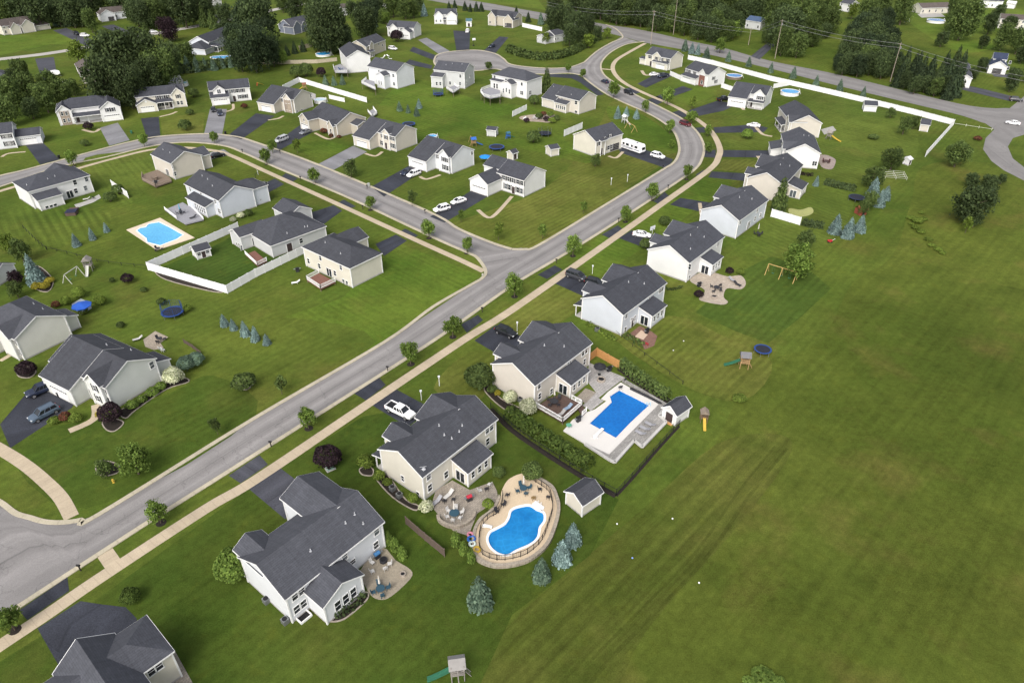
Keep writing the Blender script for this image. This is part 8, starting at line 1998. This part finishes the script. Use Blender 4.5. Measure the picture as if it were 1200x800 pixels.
# kidney pool neighbours
W7 = lambda x, y: z4(740, 200, 5, x, y)
obj_table('dark table on the curved paver patio', *W7(500, 680), .7, .7, DKM)
for i, (x, y) in enumerate(((470, 675), (520, 670), (480, 705), (525, 700))): chair('dark chair round the curved patio table', *W7(x, y), i*1.6, DKM, .06, None, 'dark chairs on the curved patio')
firepit('round stone pit on the curved paver patio', *W7(485, 735), .7); lounger('dark sofa at the right of the curved patio', *W7(595, 640), 2.2, DKM, .06, M('grey_cushion', (.3, .3, .32), .8)); lounger('dark sofa at the curved patio edge', *W7(625, 665), 2.2, DKM, .06, DKM); grill('black grill below the white sunroom', *W7(398, 660), .5)
dining('behind the plain backed pale blue house', *W7(745, 365), 3, DKM, .06, .5, (*W7(745, 335), CLOSED))
chair('red patio chair beside the pale slab', *z4(660, 300, 6.664, 655, 685), 1, REDC); grill('black grill against the pale blue sunroom door', *z4(660, 300, 6.664, 655, 575), .8)
BP = M('blue_parasol_cloth', (.02, .09, .42), .7)
parasol('open royal blue parasol behind the cream edge house', *z4(0, 270, 8, 755, 680), BP, True, .06, 2.0)
parasol('open bright blue parasol above the small pool table', *z4(540, 160, 10, 285, 215), M('sky_blue_parasol_cloth', (.02, .22, .62), .7), True, .06, 1.9)
parasol('folded turquoise parasol on the grey deck', *z4(130, 160, 5.714, 458, 480), M('turquoise_cloth', (.06, .3, .42), .7), False, .6); dining('on the grey pool deck', *z4(130, 160, 5.714, 465, 500), 4, DKM, .6, .5)
lounger('dark lounger on the grey pool deck', *z4(130, 160, 5.714, 545, 540), .8, DKM, .6, DKM); dining('on the peach pool deck corner', *z4(130, 160, 5.714, 315, 745), 3, DKM, .15, .5)
dining('on the cluttered brown deck', *z4(130, 160, 5.714, 300, 270), 4, WOOD, .6, .55); grill('black grill on the cluttered brown deck', *z4(130, 160, 5.714, 300, 300), .3, BLACK, .6)
dining('on the peach paver patio behind the sage house', *z4(0, 340, 5, 935, 280), 3, DKM, .06, .5); chair('white chair by the peach paver patio', *z4(0, 340, 5, 940, 340), 1, WHITE); chair('second white chair by the peach patio', *z4(0, 340, 5, 955, 350), 1.4, WHITE); lounger('grey sofa behind the sage house roof', *z4(0, 340, 5, 800, 285), .6, DKM, .06)
o = thing('hot_tub', 'dark navy hot tub with brown step behind the white house', 'hot tub', (*P2(84, 249, .5), 0), .2); m = MB(); m.box((0, 0, .45), (2.6, 2.4, .9)); m.build('cabinet', M('brown_cabinet', (.09, .06, .05), .7), o); m = MB(); m.box((0, 0, .97), (2.7, 2.5, .14)); m.build('lid', M('navy_cover', (.02, .022, .05), .6), o); m = MB(); m.box((-.3, 2.4, .3), (2.2, 2.0, .6)); m.build('step', M('brown_cabinet', (.09, .06, .05)), o)
lounger('pale lounger behind the white hot tub house', *z4(10, 180, 10, 905, 530), .4, DKM, .05); chair('dark chair behind the white hot tub house', *z4(10, 180, 10, 1000, 515), 1, DKM, .05)
grill('round black grill on the lawn left of the railed deck', *z4(300, 200, 4, 193, 460), .4, BLACK, 0); lounger('pale toy bench on the lawn beside the railed deck', *z4(300, 200, 4, 182, 523), .3, WHITE, 0, WHITE)
dining('on the rockery patio', *z4(540, 70, 8, 700, 540), 4, PALEC, .06, .6); parasol('white parasol at the rockery patio end', *z4(540, 70, 8, 608, 535), WHITE, True, .06, .9, 1.9)
dining('on the pink paved patio', *z4(850, 80, 6.667, 790, 720), 4, M('dark_red_metal', (.07, .03, .03), .6), .06, .7)
chair('blue covered box under the turning circle house deck', *z4(380, 40, 8, 1070, 555), .2, BLUC, 0)
for i, (x, y) in enumerate(((540, 225), (560, 210), (600, 205), (620, 230))): lounger('white lounger on the front lawn by the pale blue roof', *z4(380, 40, 8, x, y), .3+i, WHITE, 0, WHITE)
dining('on the white oval pool deck', *z4(380, 40, 8, 150, 320), 3, BLUC, 2.4, .5)
# air conditioning units along walls
def acu(label, x, y, yaw=.87):
    p = P(x, y, .4); o = thing('air_conditioner', label, 'air conditioner', (p.x, p.y, 0), yaw); m = MB(); m.box((0, 0, .42), (.8, .8, .8)); m.build('case', GREYM, o); m = MB(); m.cyl((0, 0, .82), (0, 0, .86), .34, n=12); m.build('fan_grille', BLACK, o)
for x, y, l in ((460, 572, 'grey air conditioner on the kidney pool house gable'), (468, 580, 'second grey unit on the kidney pool house gable'), (610, 468, 'grey air conditioner on the beige pool house gable'), (312, 703, 'grey air conditioner at the gabled sunroom house end'), (334, 727, 'second unit at the gabled sunroom house corner'), (770, 334, 'air conditioner on the white curved patio house gable'), (700, 386, 'air conditioner on the pale blue brick patio house gable')): acu(l, x, y)
o = thing('window_well', 'white basement window well by the gabled sunroom', 'window well', (*P2(356, 722, .2), 0), A_ST); m = MB()
for q in ((-.8, 0, .12, 1.2), (.8, 0, .12, 1.2), (0, -.6, 1.7, .12)): m.box((q[0], q[1], .2), (q[2], q[3], .4))
m.build('rim', WHITE, o); m = MB(); m.box((0, 0, .06), (1.5, 1.1, .08)); m.build('gravel', BLACK, o)
p = P(806, 505); o = thing('plank_ramp', 'pale plank ramp at the white barn shed door', 'ramp', (*P2(784, 494, 0), 0), -.8); m = MB(); m.hexa([(-.9, -.7, 0), (.9, -.7, 0), (.9, .7, .02), (-.9, .7, .02), (-.9, -.7, .05), (.9, -.7, .05), (.9, .7, .25), (-.9, .7, .25)]); m.build('plank', NEWWOOD, o)
# stone edging and boulders of the fenced yard, wooden rails
for x, y, l in ((30, 545+90, None),): pass
# ================================================================ LABELS: make every one single out its thing
from collections import defaultdict
by = defaultdict(list)
for o in THINGS: by[o['label']].append(o)
def px_of(o):
    l = o.matrix_world.translation if False else o.location
    d = Vector((l.x, l.y, 0))-CAM; zc = d.y*CT-d.z*ST
    return 600+F*d.x/zc, 400-F*(d.y*ST+d.z*CT)/zc
ORD = ('leftmost', 'second from left', 'third from left', 'fourth from left', 'fifth from left', 'sixth from left', 'seventh from left', 'eighth from left', 'ninth from left')
for lab_, lst in by.items():
    if len(lst) < 2: continue
    if lab_.startswith('patio chair at the table') or lab_.startswith('dark chair round') or lab_.startswith('dark deck chair') :
        for o in lst: o['group'] = o.get('group') or 'chairs of one set: '+lab_
        continue
    if len(lst) > 9:
        for o in lst: o['group'] = o.get('group') or lab_
        # describe the row and the size so that each can be found
    lst.sort(key=lambda o: px_of(o)[0])
    for i, o in enumerate(lst):
        n = len(lst)
        if n <= 9: pre = ORD[i] if i < n-1 else 'rightmost'
        else: pre = {0: 'leftmost', n-1: 'rightmost'}.get(i, '%d%s from left' % (i+1, {1: 'st', 2: 'nd', 3: 'rd'}.get((i+1) % 10 if (i+1) not in (11, 12, 13) else 0, 'th')))
        o['label'] = pre+' '+o['label']
for o in THINGS:
    w = o['label'].split()
    if len(w) > 16: print('LONG', len(w), o['label'])
    if len(w) < 4: print('SHORT', o['label'])
bpy.data.orphans_purge(do_recursive=True) if False else None

# ================================================================ LIGHT, SKY, CAMERA
w = bpy.data.worlds.new('World'); SC.world = w; w.use_nodes = True
nt = w.node_tree; bg = nt.nodes['Background']; sky = nt.nodes.new('ShaderNodeTexSky')
SUN_EL, SUN_AZ = math.radians(44), math.radians(200)     # compass azimuth, clockwise from +Y
sky.sky_type = 'NISHITA'; sky.sun_disc = False; sky.sun_elevation = SUN_EL; sky.sun_rotation = SUN_AZ
sky.air_density = .75; sky.dust_density = 5; sky.ozone_density = .6
hs = nt.nodes.new('ShaderNodeHueSaturation'); hs.inputs['Saturation'].default_value = .38; nt.links.new(sky.outputs[0], hs.inputs['Color']); nt.links.new(hs.outputs[0], bg.inputs['Color']); bg.inputs['Strength'].default_value = .15
sl = bpy.data.lights.new('sun', 'SUN'); sl.energy = .7; sl.angle = math.radians(32); sl.color = (1, .95, .87)
so = bpy.data.objects.new('sun', sl); COL.objects.link(so)
sd = Vector((math.sin(SUN_AZ)*math.cos(SUN_EL), math.cos(SUN_AZ)*math.cos(SUN_EL), math.sin(SUN_EL)))
so.rotation_euler = (-sd).to_track_quat('-Z', 'Y').to_euler(); so.location = (0, 0, 150)
cam = bpy.data.cameras.new('camera'); cam.sensor_width = 36; cam.lens = F/1200*36; cam.clip_start = 1; cam.clip_end = 8000
co = bpy.data.objects.new('camera', cam); COL.objects.link(co); co.location = CAM; co.rotation_euler = (math.pi/2-TH, 0, 0)
SC.camera = co
vs = SC.view_settings; vs.view_transform = 'Standard'; vs.look = 'None'; vs.gamma = 1; vs.use_curve_mapping = False; vs.exposure = .77
SC.render.engine = 'CYCLES'
SC.cycles.max_bounces = 5; SC.cycles.diffuse_bounces = 2; SC.cycles.glossy_bounces = 2; SC.cycles.transparent_max_bounces = 6
SC.cycles.use_denoising = True
